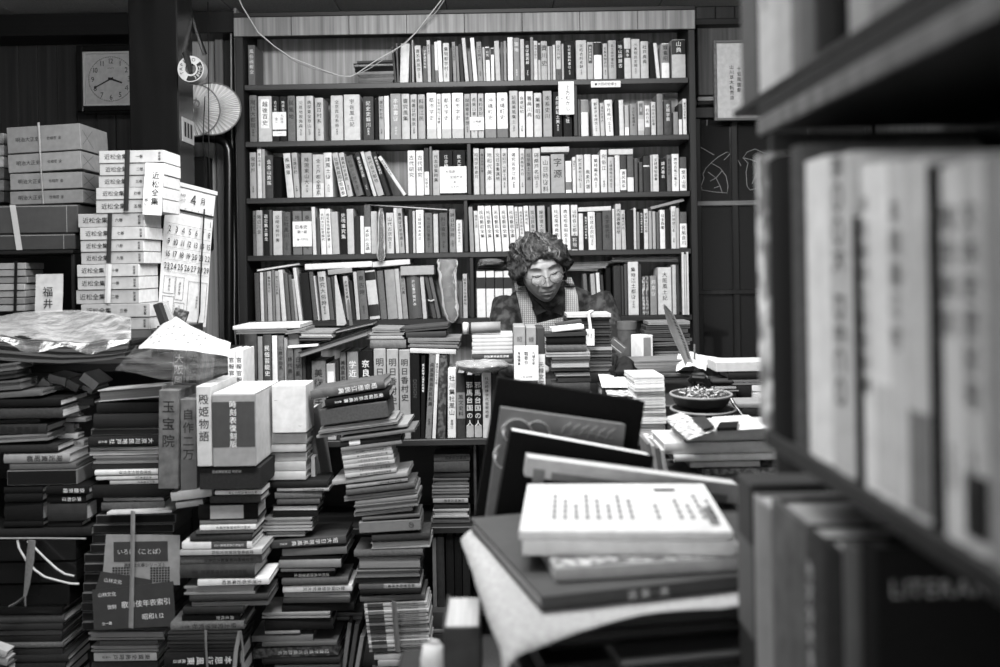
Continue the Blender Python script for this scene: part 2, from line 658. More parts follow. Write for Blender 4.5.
OB = 'obi_band'
PN = 'spine_label'
R1 = [
    (394.0, 396.4, 46, 60, dict(lean=-3)), (396.8, 398.6, 43, 95, dict(lean=-1)), (399.2, 408, 44, 218, dict(lean=2.0, k='S')), (409.2, 411, 45, 70), (411.8, 413.6, 40, 175),
    (416.0, 422.2, 45.5, 200, dict(n=5, lean=-1.5)), (422.8, 427, 46, 110, dict(n=6, tc='w')), (427.3, 430.8, 40, 190, dict(lean=-1.5, n=4)),
    (431.5, 434.6, 45, 90), (435, 438.2, 42, 222, dict(lean=-2, panels=[(PN, .02, .3, 120)])), (438.6, 442.6, 41, 238, dict(lean=-1.5)),
    (443, 449.2, 43, 208, dict(n=5)), (449.7, 452, 48, 60), (453, 456.4, 42, 150, dict(lean=-1, n=6)), (456.8, 459.6, 46, 130, dict(lean=-1.2)),
    (460.5, 463.8, 44, 78, dict(lean=-2)), (465, 468.7, 38, 205, dict(lean=-3.2)), (469.5, 472.6, 51, 120, dict(lean=-2)), (473.2, 477.4, 38, 228, dict(lean=-3)),
    (478, 483, 42, 150, dict(lean=-1.6, n=4)), (483.5, 485.6, 47, 190, dict(lean=-1)), (486, 490.3, 47, 228, dict(lean=-.8, panels=[(PN, .62, .97, 70, 2)])),
    (491, 494.2, 48, 236, dict(panels=[(PN, .8, .98, 50)])), (495.5, 500.4, 41, 188, dict(lean=-1.2)), (500.6, 503.4, 42, 95), (503.7, 506.4, 41, 150),
    (507.6, 513, 37.5, 224), (513.5, 519.7, 38, 140, dict(n=2, tc='w', k='S')), (520.3, 524.4, 39, 192), (524.8, 530, 41, 60, dict(n=5, tc='w')),
    (530.4, 533.5, 37, 140), (533.8, 537.6, 41, 205, dict(n=5)), (538, 540.7, 43, 185, dict(panels=[(PN, .55, .95, 60)])), (541, 547.4, 41, 178, dict(n=3, k='S', size=.026)),
    (547.7, 550, 46, 192), (550.3, 552.6, 46, 140), (552.8, 555.5, 45, 202), (556, 561, 41, 188, dict(panels=[(OB, .01, .29, 90)], n=4)), (561.6, 563.9, 44, 172),
    (564.3, 574.4, 41.5, 46, dict(n=7, tc='w')), (576, 586.8, 40, 188, dict(n=6)), (587.3, 593.4, 42, 178, dict(panels=[(PN, .44, .93, 70, 5, .66)])),
    (594, 602, 42, 238, dict(panels=[(PN, .66, .99, 34)], n=0)), (603, 607.6, 43.5, 184, dict(n=6)), (608.2, 616.3, 40.5, 168, dict(n=7)), (617, 623.6, 41, 46, dict(n=5, tc='w')),
    (624.3, 631, 38, 195, dict(panels=[(PN, .52, .74, 55, 2)])), (631.4, 640, 39, 192, dict(n=6)), (640.5, 648.5, 41.5, 192, dict(n=4)), (650.3, 655.6, 43, 40, dict(lean=-2)),
    (656.6, 660.2, 43, 220, dict(lean=-5)), (661.6, 669.4, 43.5, 228, dict(panels=[(PN, .45, .98, 130, 3)])),
    (672, 685.8, 39.5, 182, dict(panels=[(PN, .62, .99, 36, 2)], k='S', n=0)),
]
upright_row(R1, YB, ZR[0], 'top shelf of bookcase', 'books on the top shelf of the bookcase')
R2 = [
    (249.5, 256.8, 95.5, 122, dict(n=5)), (257.8, 271.6, 96, 198, dict(k='C', panels=[(PN, .30, .93, 238, '越後百史', .62)])), (272.2, 279, 96.5, 46, dict(n=8, tc='w')), (279.6, 286.8, 96.5, 46, dict(n=8, tc='w')),
    (287.6, 295.2, 96, 118, dict(n=3)), (296, 304.8, 96, 196, dict(n=6)), (305.3, 313.4, 96, 192, dict(n=6)), (315, 323.4, 98, 190, dict(n=4)),
    (330.6, 343, 95.5, 198, dict(n=6)), (343.8, 360, 94.5, 202, dict(text='宇佐風土記')), (363, 373.5, 96.5, 86, dict(n=5, tc='w')), (374.6, 378.2, 99, 40),
    (378.8, 383.8, 96.5, 168, dict(n=5)), (384.2, 389, 96, 228), (390.2, 401, 93.5, 152, dict(n=4, tc='w', k='C')), (401.6, 409.6, 94, 198, dict(n=4)), (410.6, 417, 94.5, 188, dict(n=6)),
    (417.8, 425, 94.5, 172, dict(n=4)), (426.8, 436.4, 93, 243, dict(text='都市学史', panels=[(OB, 0, .22, 195)])), (436.8, 441, 94, 228, dict(n=8)), (441.6, 451, 93.3, 243, dict(text='都市学史', panels=[(OB, 0, .22, 192)])),
    (452, 463.4, 93, 243, dict(text='都市学史', panels=[(OB, 0, .22, 186)])), (464.4, 470.2, 94, 168, dict(n=6)), (470.8, 477.4, 93.5, 192, dict(n=6)), (478, 483.8, 93.5, 182, dict(n=6)),
    (485, 496, 93, 243, dict(text='沖縄町史', panels=[(OB, 0, .21, 132)])), (497, 507.8, 92.5, 243, dict(text='沖縄町史', panels=[(OB, 0, .21, 112)])), (509.6, 518, 91, 192, dict(n=6)),
    (519, 524.8, 91.5, 218, dict(n=4)), (526, 533, 91.5, 220, dict(n=4)), (534, 541.8, 93, 204, dict(n=4)), (543, 552, 91, 158, dict(n=4)), (553.4, 562, 92, 50, dict(n=6, tc='w')), (563.5, 572, 90, 50, dict(n=6, tc='w')),
]
upright_row(R2, YB, ZR[1], 'second shelf of bookcase, wide bay', 'books in the wide bay of the second shelf')
R2b = [
    (578, 580.2, 99, 92), (581, 588.4, 100, 224, dict(panels=[(PN, .66, .99, 142)], n=0)), (592.8, 600, 99, 208, dict(n=6, lean=-1.2)), (600.6, 604.8, 103, 192, dict(n=5, lean=-.5)), (605.8, 613.5, 100, 228, dict(n=5, lean=-1.2)),
    (614.8, 618.7, 100, 46), (619.4, 624, 100, 208, dict(lean=-.5)), (624.8, 629, 105, 172, dict(panels=[(OB, 0, .28, 238)])), (629.8, 637.3, 104, 138, dict(n=6)),
    (638, 644.4, 101, 172, dict(panels=[(OB, .15, .48, 205), (PN, .6, .93, 110, 2, .6)])), (645, 650, 105.5, 222, dict(panels=[(OB, 0, .28, 110)], n=4)), (651.3, 655.8, 102, 204, dict(n=6)),
    (656.8, 663, 94, 128), (664, 672, 100.5, 78, dict(n=4, tc='w', surf='worn')), (673.4, 678.2, 112, 138), (678.7, 682.2, 104, 74, dict(panels=[(OB, 0, .5, 225)])), (682.8, 686.6, 99, 220, dict(n=6)),
]
upright_row(R2b, YB, ZR[1], 'second shelf of bookcase, narrow bay', 'books in the narrow bay of the second shelf')
R3 = [
    (249.8, 256.2, 152.5, 162, dict(n=3)), (257, 261.4, 148, 210, dict(n=4)), (261.8, 264.8, 149, 168), (265.6, 273, 155.5, 86, dict(n=5, tc='w')), (274, 281.5, 157, 16, dict(k='S')), (286.6, 293.6, 153.5, 210, dict(lean=-3.6, n=3)),
    (294.3, 299.8, 153, 172, dict(lean=-2.6, n=4)), (301, 312, 153, 164, dict(n=5, panels=[(OB, 0, .34, 190)])), (312.6, 323.8, 154.5, 188, dict(n=5, panels=[(OB, 0, .33, 220, 2)])), (324.6, 333, 153, 220, dict(n=4, lean=-1)),
    (340.5, 346.6, 153.5, 182, dict(lean=-8.6, n=6, panels=[(OB, 0, .34, 225, 3)])), (347.2, 352.6, 153, 190, dict(lean=-8.8, n=6)), (355.8, 363.6, 157, 112, dict(lean=-11, n=6, surf='worn')), (366.2, 371, 153, 72, dict(lean=-11.5, n=6, tc='w')),
    (373, 376.4, 152, 204, dict(lean=-12.5)), (377, 383.8, 152.5, 178, dict(lean=-13.5, n=6)), (385.6, 390, 152.5, 62, dict(lean=-14, n=6, tc='w')), (402.6, 406.6, 157, 220, dict(lean=-25, n=7, k='S')),
    (407.6, 415.4, 150.5, 226, dict(text='古代研究', k='C')), (416, 423.8, 150.5, 222, dict(text='古代研究', k='C')), (424.2, 428.9, 148, 76, dict(panels=[(OB, .02, .5, 235, 3)])), (429.5, 432, 146.5, 112),
    (432.6, 439.4, 150.5, 174, dict(n=6)), (440, 452.6, 150.5, 50, dict(n=6, tc='w', k='S')), (453.2, 465.3, 150.5, 50, dict(n=6, tc='w', k='S')),
]
upright_row(R3, YB, ZR[2], 'third shelf, clock side bay', 'books in the clock side bay of the third shelf')
R3b = [
    (473.6, 479.2, 148.5, 194, dict(n=6)), (480, 484.2, 149, 142, dict(n=6)), (485.2, 493.8, 148, 208, dict(n=5)), (494.6, 500.8, 148.5, 194, dict(n=6)), (501.4, 507.2, 148.5, 194, dict(n=7)), (508, 519.2, 148, 224, dict(n=6)),
    (519.8, 524.8, 148.5, 198, dict(n=6)), (525.4, 532, 149, 138, dict(n=6)), (532.6, 540.4, 148.5, 198, dict(n=5)), (541, 550, 156, 188, dict(n=5, size=.0255)), (550.8, 564.8, 154, 164, dict(text='字源', k='C')),
    (565.6, 571.6, 161, 238, dict(panels=[(PN, .1, .35, 120)])), (572.6, 576, 157, 214, dict(n=4)), (576.5, 583.7, 155, 204, dict(n=6)), (584.4, 591, 154.5, 218, dict(n=4, top_pos=.6)), (592, 599.4, 155, 230, dict(n=5)),
    (600.6, 607.2, 150, 218, dict(n=3)), (608, 614, 157, 188, dict(n=6)), (615, 619.9, 155.5, 220), (620.3, 626.5, 155.5, 82, dict(panels=[(OB, .06, .62, 238, 4)])), (627.4, 633.7, 155.5, 104, dict(panels=[(OB, .02, .4, 228)])),
    (634.7, 638, 158, 98), (639.3, 643, 162, 92), (643.5, 650, 156, 72, dict(panels=[(PN, .7, .74, 215)])), (650.5, 652.6, 155, 192), (653, 659, 154.5, 210, dict(n=6)), (660, 666, 158.5, 50, dict(n=4, tc='w')),
    (667, 671.4, 155, 122, dict(n=5)), (672, 679, 154, 230, dict(n=6)), (680, 686.8, 157, 98, dict(panels=[(OB, .02, .66, 238, 4)])),
]
upright_row(R3b, YB, ZR[2], 'third shelf, door side bay', 'books in the door side bay of the third shelf')
R4 = [
    (252.6, 255.8, 211, 112, dict(n=8)), (256.2, 262.5, 210.5, 168, dict(n=4)), (263, 268.8, 210, 40, dict(n=6, tc='w')), (269.1, 272, 210, 92), (272.6, 282, 211, 194, dict(n=6)), (282.6, 290.4, 212, 102, dict(n=4, tc='d')),
    (292.6, 302, 211, 118, dict(n=5, k='C')), (302.4, 311.8, 211, 118, dict(n=5, k='C')), (312.6, 316.2, 207, 220, dict(lean=-1.5)), (316.8, 320, 217, 86), (321, 326.2, 209, 230, dict(lean=-1.3, n=8)), (326.6, 332, 209, 230, dict(lean=-1.6, n=8)),
    (332.4, 339.4, 212, 184, dict(lean=-1.6)), (340, 346.8, 208.5, 42, dict(n=5, tc='w')), (347.2, 354, 209, 194, dict(lean=-.8)), (354.6, 360, 216, 60), (360.4, 364, 216, 238), (364.3, 370.6, 205, 112, dict(panels=[(OB, .02, .55, 235, 5)], n=0)),
    (371, 377, 211.5, 194), (386.2, 393.8, 213, 206, dict(n=5)), (395.4, 399, 208, 210, dict(lean=-3.2)), (399.4, 404.6, 208.5, 168, dict(lean=-2.8, n=7)), (405.6, 408.4, 216, 210, dict(lean=-1)), (408.8, 412.3, 210, 76),
    (412.6, 415.2, 211, 194), (416, 423.8, 210, 240, dict(n=7)), (424.8, 432.4, 213, 118, dict(n=6)), (433.4, 438.2, 214, 194), (439.4, 447.5, 213, 104, dict(n=4, tc='d')), (449.4, 455.6, 209, 145, dict(n=5, surf='worn')), (456.2, 462.4, 220, 214, dict(n=7)),
]
upright_row(R4, YB, ZR[3], 'fourth shelf, clock side bay', 'books in the clock side bay of the fourth shelf')
R4b = [
    (469.8, 474, 207, 152, dict(lean=-1.2)), (475, 479.4, 211, 210, dict(n=4, lean=-1.2)), (480, 486.4, 206, 230, dict(text='民俗藝能全集', lean=-2.6)), (487.2, 493.8, 206, 230, dict(text='民俗藝能全集', lean=-2.6)), (494.8, 501.4, 206, 230, dict(text='民俗藝能全集', lean=-2.6)),
    (502.2, 509.4, 206, 230, dict(text='民俗藝能全集', lean=-2.6)), (510.4, 516.4, 206, 226, dict(text='民俗藝能全集', lean=-2.6)), (516.8, 520.2, 207, 220, dict(n=7, lean=-2.4)), (520.6, 525, 207, 220, dict(n=7, lean=-2.2)),
    (525.6, 530.4, 206, 230, dict(n=4, lean=-2)), (531, 537, 206, 178, dict(n=6, lean=-1.8)), (538.2, 546, 206, 184, dict(n=6, lean=-1)), (547.8, 550.8, 207, 82), (553, 561, 205, 230, dict(n=6, lean=-1)), (561.8, 570.6, 205, 230, dict(n=6, lean=-.8)),
    (571.2, 577.8, 205, 218, dict(n=6, panels=[(OB, .02, .32, 66, 2)])), (578.8, 583.5, 213.5, 218), (584, 588, 213, 52, dict(n=8, tc='w')), (588.5, 596, 212, 230, dict(n=5, lean=-1.2)), (596.4, 602, 212.5, 86), (602.6, 612, 211, 98, dict(n=5, tc='d', k='S')),
    (612.5, 615, 209, 210), (615.6, 621.2, 204, 188, dict(n=6)), (621.8, 626, 210, 188, dict(n=5, lean=-1)), (626.6, 633.4, 210, 52), (633.8, 636.4, 208, 204), (637, 639.8, 212, 132), (640, 643.4, 209, 32, dict(n=8, tc='w')), (644, 648.4, 209, 210, dict(n=6)),
    (648.8, 652, 211, 168), (652.6, 655.8, 211.5, 178), (656.4, 659.4, 212, 98), (660, 665.2, 210, 230, dict(n=4)), (665.6, 670.4, 209, 52), (671.2, 676, 206.5, 220, dict(n=6)), (676.4, 679.6, 208, 182), (680, 687, 212, 108, dict(panels=[(OB, .03, .68, 238, 4)])),
]
upright_row(R4b, YB, ZR[3], 'fourth shelf, door side bay', 'books in the door side bay of the fourth shelf')
R5 = [
    (255.2, 260, 273, 92, dict(lean=-.6)), (260.6, 263.8, 272.5, 220, dict(lean=-.6)), (264.2, 267, 272, 122, dict(lean=-.6)), (267.6, 272, 271.5, 184, dict(n=5, lean=-.8)), (272.5, 275, 270, 132, dict(lean=-.8)), (275.6, 279.8, 271, 174, dict(n=6, lean=-1)), (281.6, 286, 270, 226, dict(lean=-3.4)),
    (287, 290.6, 273, 112, dict(lean=-3)), (291.2, 294.6, 275, 112, dict(lean=-3)), (295, 297.6, 279, 174, dict(lean=-4)), (298.4, 302, 268, 226, dict(lean=-6.6)), (303.4, 312, 273, 48, dict(lean=-4, k='S')), (312.8, 317, 272, 102, dict(lean=-4)), (317.5, 319.4, 276, 204, dict(lean=-4)),
    (321.6, 329.6, 272, 196, dict(n=5, lean=-4)), (330.2, 334.2, 277, 112, dict(lean=-4)), (334.6, 337.4, 275, 74, dict(lean=-3.6)), (347, 351.8, 276.5, 188, dict(n=5, lean=-4)), (352.4, 355.6, 281, 62, dict(lean=-3.6)),
    (356.2, 359.8, 272, 194, dict(lean=-3)), (360.4, 368.2, 271, 122, dict(n=3, lean=-3.6)), (369.4, 379.6, 271, 210, dict(lean=-4.6, k='S', panels=[(PN, .8, .97, 30), (PN, .06, .3, 52)], n=0)), (380.6, 386.8, 271, 118, dict(lean=-3.8)), (387.4, 397.6, 270, 164, dict(lean=-3, k='S')), (398, 402.4, 269, 190, dict(lean=-3.4)),
    (402.8, 407.8, 271, 152, dict(lean=-3.4, n=5)), (409, 422.2, 276, 92, dict(lean=-2.6, n=7, tc='w', k='S', surf='gloss')), (422.8, 426.8, 276, 194, dict(lean=-2.8)), (432.4, 436.4, 275, 92, dict(lean=-8.6)), (436.9, 440.6, 275, 118, dict(lean=-8.6)),
    (458.8, 462.4, 282, 122), (462.9, 467.4, 274, 184, dict(n=8)),
]
upright_row(R5, YB, ZR[4], 'fifth shelf, clock side bay', 'books in the clock side bay of the fifth shelf')
R5b = [
    (476.6, 485.6, 271, 230, dict(k='C', panels=[(PN, .62, .86, 44, 0)])), (486.1, 494.4, 271, 230, dict(k='C', panels=[(PN, .62, .86, 44, 0)])), (494.9, 503.2, 271, 226, dict(k='C', panels=[(PN, .62, .86, 44, 0)])), (503.7, 512.3, 271, 222, dict(k='C', panels=[(PN, .62, .86, 44, 0)])),
    (585, 589, 274, 120, dict(lean=-2)), (592.5, 597, 274, 174, dict(lean=-2)), (598, 601.6, 273, 224, dict(lean=-2)), (602.2, 605, 275, 64, dict(lean=-1.6)), (606.2, 611, 268, 34), (613.8, 621.2, 266, 72, dict(surf='cloth')), (621.6, 624, 266, 60), (624.6, 627.4, 264, 82),
    (628.2, 638.8, 262, 220, dict(n=6)), (639.2, 641.8, 264, 62), (642.4, 645.4, 277, 190, dict(surf='print')), (645.8, 648.8, 276, 160, dict(surf='print')), (650.4, 657, 276, 150, dict(n=3, tc='w')), (658, 671.8, 267.5, 210, dict(text='大阪風土記', k='C')), (672.4, 676.2, 265, 194), (676.8, 679.4, 265, 72),
    (680.4, 682.6, 252.5, 224, dict(yo=-.045, dep=.018)), (682.9, 684.8, 254.5, 205, dict(yo=-.045, dep=.018)), (685, 687.0, 252, 216, dict(yo=-.045, dep=.018)),
]
upright_row(R5b, YB, ZR[4], 'fifth shelf, door side bay', 'books in the door side bay of the fifth shelf')


# things lying on the rows and cards hanging in front of them
def card(name, label, x0, x1, y0, y1, Y, g=238, cols=(), horiz=None, cat='card', group=None, tc=25, tilt=0.0, curl=0.0):
    """a paper card facing the viewer; cols: list of (xfrac, topfrac, text, sizefrac)."""
    c = P((x0 + x1) / 2, (y0 + y1) / 2, Y)
    w, h = (x1 - x0) * Y / F, (y1 - y0) * Y / F
    M = T(*c) @ RY(-R(tilt))
    root = thing(name, label, cat, M, group)
    q = MB()
    q.grid(lambda u, v: ((u - .5) * w, -curl * math.sin(v * math.pi * 1.5), (v - .5) * h), 4, 8, 0, thick=Vector((0, 0.0007, 0)))
    q.build('sheet', mat(g, 'paper'), root)
    q = MB()
    for xf, tf, tx, sf in cols:
        sz = sf * w
        v = 1 - tf - sz * len(tx) * 0.55 / h
        q.text(tx, sz, T((xf - .5) * w, -0.0008 - curl * (1.0 if curl else 0), h * (0.5 - tf) - sz * len(tx) * 1.08 / 2), 0, vertical=True)
    for xf, yf, tx, sf in (horiz or ()):
        q.text(tx, sf * w, T((xf - .5) * w, -0.0008 - curl * (1.0 if curl else 0), h * (0.5 - yf)), 0)
    if q.v:
        q.build('writing', mat(tc, 'paper'), root)
    return root


card('hanging_price_card', 'white hanging card below the top shelf board, in front of two dark volumes', 558.6, 574, 81.5, 114.5, YB - 0.036, 240, [(.60, .1, '上方むかし', .32), (.2, .48, '十', .2)])
card('shelf_label', 'narrow white strip label stuck on the top shelf board', 591, 620.5, 81.0, 87.2, YB - 0.0245, 232, [], [(.5, .5, '●大阪府史郷土', .11)], 'label')
card('price_card', 'white note with two columns across two dark books, second shelf', 272.4, 286.2, 112, 129.5, YB - 0.006, 240, [(.7, .12, '大阪市', .22), (.3, .3, '全二', .2)])
card('paper_slip', 'thin white slip with a printed line under the two-column note', 272.8, 286.2, 131, 136, YB - 0.006, 238, [], [(.5, .5, '一一一', .12)])
card('price_card', 'small white price note over three pale books, second shelf', 469.8, 484, 117, 130.2, YB - 0.006, 240, [], [(.5, .35, '三冊揃', .2), (.5, .7, '八千円', .13)])
card('price_card', 'large white note covering two dark volumes, third shelf', 439.8, 466.6, 166.5, 193, YB - 0.006, 240, [], [(.4, .2, '大阪府', .13), (.62, .4, '全国方言', .12), (.5, .6, '二冊', .1), (.55, .78, '五千円', .1)])
card('price_card', 'large white note covering two grey cased books, fourth shelf', 292.8, 311.8, 221.5, 246.5, YB - 0.006, 240, [], [(.45, .22, '日本史', .22), (.5, .42, '第一期', .17), (.5, .72, '揃 六千円', .13)])


def lying(name, label, x0, x1, y0, y1, Y, g, kind='s', tilt=0.0, depth=0.14, cat='book', **k):
    if kind in 'fF':
        k.setdefault('pg', g)
        g = k.pop('cg', max(25, g * 0.6))
    k.pop('cg', None)
    c = P((x0 + x1) / 2, (y0 + y1) / 2, Y)
    w, t = (x1 - x0) * Y / F, (y1 - y0) * Y / F
    M = T(*c) @ RY(-R(tilt)) @ (RZ(math.pi) @ T(0, -depth, 0) if kind in 'fF' else T(0, 0, 0)) @ RY(R(90)) @ T(0, 0, -w / 2)
    return make_book(M, t, w, depth, g, kind, label, cat=cat, name=name, **k)


lying('paperback_book', 'pale paperback lying flat on books under the second shelf board', 541, 569, 146.8, 152.0, YB + 0.01, 196)
lying('cased_book', 'pale cased book lying across books, third shelf near the door', 608.5, 633, 148.9, 154.6, YB + 0.01, 200, 'C')
lying('paperback_book', 'white paperback lying flat on the books behind the woman, fourth shelf', 578.2, 611, 206.8, 211.0, YB + 0.01, 208, tilt=1.5)
lying('magazine', 'thin grey magazine slanting up to the right corner, fourth shelf', 650, 684.5, 202.6, 205.4, YB + 0.012, 150, 's', tilt=13.5, depth=0.12)
lying('bamboo_ruler', 'thin pale strip slanting across the tops of books, fourth shelf', 365, 447, 206.6, 207.6, YB + 0.02, 195, 'X', tilt=-4.6, depth=0.02, cat='strip')
lying('magazine', 'thin white magazine lying slanted over the first books, fifth shelf', 257, 300, 266.3, 268.0, YB + 0.01, 225, 's', tilt=8)
lying('magazine', 'wide white magazine lying over the middle books, fifth shelf', 305, 372, 262.6, 268.2, YB - 0.01, 235, 's', tilt=1.6, depth=0.16)
lying('magazine', 'white magazine drooping over books beside the plastic bag, fifth shelf', 372.5, 410, 260.4, 265.6, YB - 0.012, 228, 's', tilt=4, depth=0.16)
lying('paper_envelope', 'light grey envelope hanging below the wide white magazine, fifth shelf', 328, 352, 268.6, 273.6, YB - 0.016, 168, 's', tilt=5, depth=0.1, cat='envelope')
lying('book_box', 'pale flat carton lying on books beside the plastic bag, fifth shelf', 400.5, 434, 265.8, 275, YB - 0.02, 178, 'X', tilt=1, cat='box')
# upright box end and flat pile in the half-empty top compartment
X0 = P(248, 83, YB)
M = T((251.4 - CX + 2.5) * PXM, YB + 0.02, ZR[0] + 0.0005)
make_book(M, 0.031, 0.185, 0.15, 100, 'C', 'dark upright cased book alone at the empty end of the top shelf', text='風俗画報全', tc=200)
for i, (x0, x1, y0, y1, g, k) in enumerate([(357, 394, 60.5, 62.5, 60, 's'), (353.5, 394, 63, 66.4, 26, 's'), (355, 394.6, 66.8, 71.0, 30, 'S'), (358, 394, 71.5, 74.2, 130, 's'), (359, 393.5, 74.5, 77.2, 168, 'f'), (358, 394, 77.5, 80.2, 110, 's'), (358.5, 393, 80.4, 83.0, 172, 'f')]):
    lying(KIND[k], '%s %s, %s from top of the flat pile on the top shelf' % (tone(g), NICE[KIND[k]], ordw(i + 1)), x0, x1, y0, y1, YB + 0.01, g, k, tilt=0.8, pg=170)
# sheaves of paper on the right half of the fifth shelf
for i, (x0, x1, y0, y1, g, tl) in enumerate([(566, 612, 262.2, 263.6, 250, 1.0), (560, 608, 264.4, 266.2, 235, 1), (563, 606, 266.6, 268.6, 250, 1), (562, 598, 269, 270.6, 235, -2), (612, 678, 256.6, 258.0, 250, -.5), (612, 677, 258.4, 259.8, 225, -.5), (611, 678, 260.2, 261.6, 250, -.5)]):
    lying('paper_sheaf', '%s paper sheaf, %s of those laid on the fifth shelf books' % (tone(g), ordw(i + 1)), x0, x1, y0, y1, YB + 0.005 + 0.004 * (i % 3), g, 'f', tilt=tl, cat='paper', pg=g, depth=0.17)
# ------------------------------------------------------------ room shell
YW = 4.56
ZC = H + 1.195
XW0, XW1 = -2.7, 1.75


def shell():
    q = MB(); q.box(XW0 - .1, XW1 + .1, -1.6, YW + .1, -0.06, 0.0); struct('floor', q, mat(70, 'tile'))
    q = MB()
    n = 9
    for i in range(n):
        for j in range(13):
            w, d = (XW1 - XW0) / n, (YW + 1.5) / 13
            q.box(XW0 + i * w + .003, XW0 + (i + 1) * w - .003, -1.5 + j * d + .003, -1.5 + (j + 1) * d - .003, ZC, ZC + .02, 0, .002)
    q.box(XW0 - .1, XW1 + .1, -1.6, YW + .1, ZC + .021, ZC + .06, 1)
    struct('ceiling', q, [mat(185, 'tile'), mat(20)])
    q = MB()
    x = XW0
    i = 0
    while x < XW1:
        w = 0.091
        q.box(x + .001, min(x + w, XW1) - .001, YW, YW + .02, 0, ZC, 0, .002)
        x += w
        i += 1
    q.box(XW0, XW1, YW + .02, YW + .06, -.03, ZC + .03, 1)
    struct('wall_back', q, [mat(46, 'wood'), mat(12)])  # clock-side shade is put into the dark board colour
    q = MB(); q.box(XW0 - .08, XW0, -1.6, YW + .08, -.03, ZC + .03); struct('wall_left', q, mat(60, 'wood'))
    q = MB(); q.box(XW1, XW1 + .08, -1.6, YW + .08, -.03, ZC + .03); struct('wall_right', q, mat(90, 'wood'))
    # front of the shop: open entrance with a lintel and two piers
    q = MB()
    q.box(XW0, -1.7, -1.58, -1.5, 0, ZC)
    q.box(1.3, XW1, -1.58, -1.5, 0, ZC)
    q.box(-1.7, 1.3, -1.58, -1.5, 2.05, ZC)
    struct('wall_front', q, mat(90, 'wood'))
    # dark lintel beam across the clock side
    q = MB()
    a, b = P(-60, 9, 4.40), P(127, 34, 4.40)
    q.box(XW0, P(236, 20, 4.4).x, 4.38, YW - .001, a.z - .135, ZC - .028, 0, .003)
    struct('trim_1', q, mat(8, 'woodx'))
    q = MB()
    q.box(P(696, 20, 4.4).x, XW1, 4.42, YW - .001, P(720, 17, 4.4).z - .03, P(720, 17, 4.4).z, 0, .003)
    struct('trim_2', q, mat(22, 'woodx'))
    # square post
    q = MB()
    x0, x1 = P(129, 80, 3.57).x, P(178, 80, 3.57).x
    q.box(x0, x1, 3.57, 3.57 + (x1 - x0), 0, ZC - .003, 0, .004)
    struct('pillar', q, mat(16, 'lacquer'))
    # slim posts and edges beside bookcase; the last is panelling coloured as if lit
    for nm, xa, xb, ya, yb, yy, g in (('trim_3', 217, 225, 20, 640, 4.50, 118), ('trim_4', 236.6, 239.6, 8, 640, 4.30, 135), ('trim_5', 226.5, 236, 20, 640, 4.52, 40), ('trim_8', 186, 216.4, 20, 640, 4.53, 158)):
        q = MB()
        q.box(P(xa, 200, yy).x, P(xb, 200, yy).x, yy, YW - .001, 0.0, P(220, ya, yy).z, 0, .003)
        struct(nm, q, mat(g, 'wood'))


shell()


def ring(mb, c, r0, r1, y0, y1, m=0, n=40):
    vs, fs = [], []
    for i in range(n):
        a = 2 * math.pi * i / n
        for r, y in ((r0, y0), (r1, y0), (r1, y1), (r0, y1)):
            vs.append((c[0] + r * math.cos(a), y, c[2] + r * math.sin(a)))
    for i in range(n):
        j = (i + 1) % n
        for k in range(4):
            l = (k + 1) % 4
            fs.append((i * 4 + k, i * 4 + l, j * 4 + l, j * 4 + k))
    mb.add(vs, fs, m)


def disc(mb, c, r, y, th=0.001, m=0, n=40):
    vs = [(c[0] + r * math.cos(2 * math.pi * i / n), yy, c[2] + r * math.sin(2 * math.pi * i / n)) for yy in (y, y + th) for i in range(n)]
    fs = [tuple(range(n)), tuple(range(n, 2 * n))[::-1]] + [((i + 1) % n, i, n + i, n + (i + 1) % n) for i in range(n)]
    mb.add(vs, fs, m)


def clock():
    Y = 4.46
    c = P(111, 79, Y)
    t = thing('wall_clock', 'square dark framed wall clock beside the black post', 'clock', T(c.x, Y, c.z))
    k = Y / F
    f = MB()
    W, w = 33 * k, 27 * k
    for a in ((-W, -w, -W, W), (w, W, -W, W), (-w, w, w, W), (-w, w, -W, -w)):
        f.box(a[0], a[1], -.02, .09, a[2], a[3], 0, .004)
    f.build('frame', mat(16, 'lacquer'), t)
    f = MB()
    W2 = 27 * k
    for a in ((-W2, -W2 + .008, -W2, W2), (W2 - .008, W2, -W2, W2), (-W2 + .008, W2 - .008, W2 - .008, W2), (-W2 + .008, W2 - .008, -W2, -W2 + .008)):
        f.box(a[0], a[1], -.012, .01, a[2], a[3], 0, .001)
    f.build('rim', mat(190, 'gloss'), t)
    f = MB()
    f.box(-W2 + .008, W2 - .008, .0, .01, -W2 + .008, W2 - .008, 0)
    ring(f, (0, 0, 0), .1015, .103, -.0004, .0, 1)
    
    for i in range(60):
        a = R(6 * i)
        r0 = .0975 if i % 5 else .096
        f.box(-.0005, .0005, -.0004, 0, r0, .1015, 1, M=RY(a))
    for n in range(1, 13):
        a = R(30 * n)
        f.text(str(n), .033, T(.083 * math.sin(a), -.0008, .083 * math.cos(a)), 1, sx=.9)
    f.text('QUARTZ', .007, T(0, -.0006, .05), 1)
    f.build('dial', [mat(176, 'paper'), mat(18)], t)
    for nm, ang, ln, wd in (('hour_hand', 30 * 3.667, .055, .0045), ('minute_hand', 242, .083, .003)):
        f = MB()
        f.add([(-wd, -.004, -.012), (wd, -.004, -.012), (wd * .8, -.004, ln), (-wd * .8, -.004, ln), (-wd, -.0025, -.012), (wd, -.0025, -.012), (wd * .8, -.0025, ln), (-wd * .8, -.0025, ln)],
              [(0, 1, 2, 3), (7, 6, 5, 4), (0, 4, 5, 1), (1, 5, 6, 2), (2, 6, 7, 3), (3, 7, 4, 0)], 0, RY(R(ang)))
        disc(f, (0, 0, 0), .006, -.0046, .003)
        f.build(nm, mat(12), t)


clock()


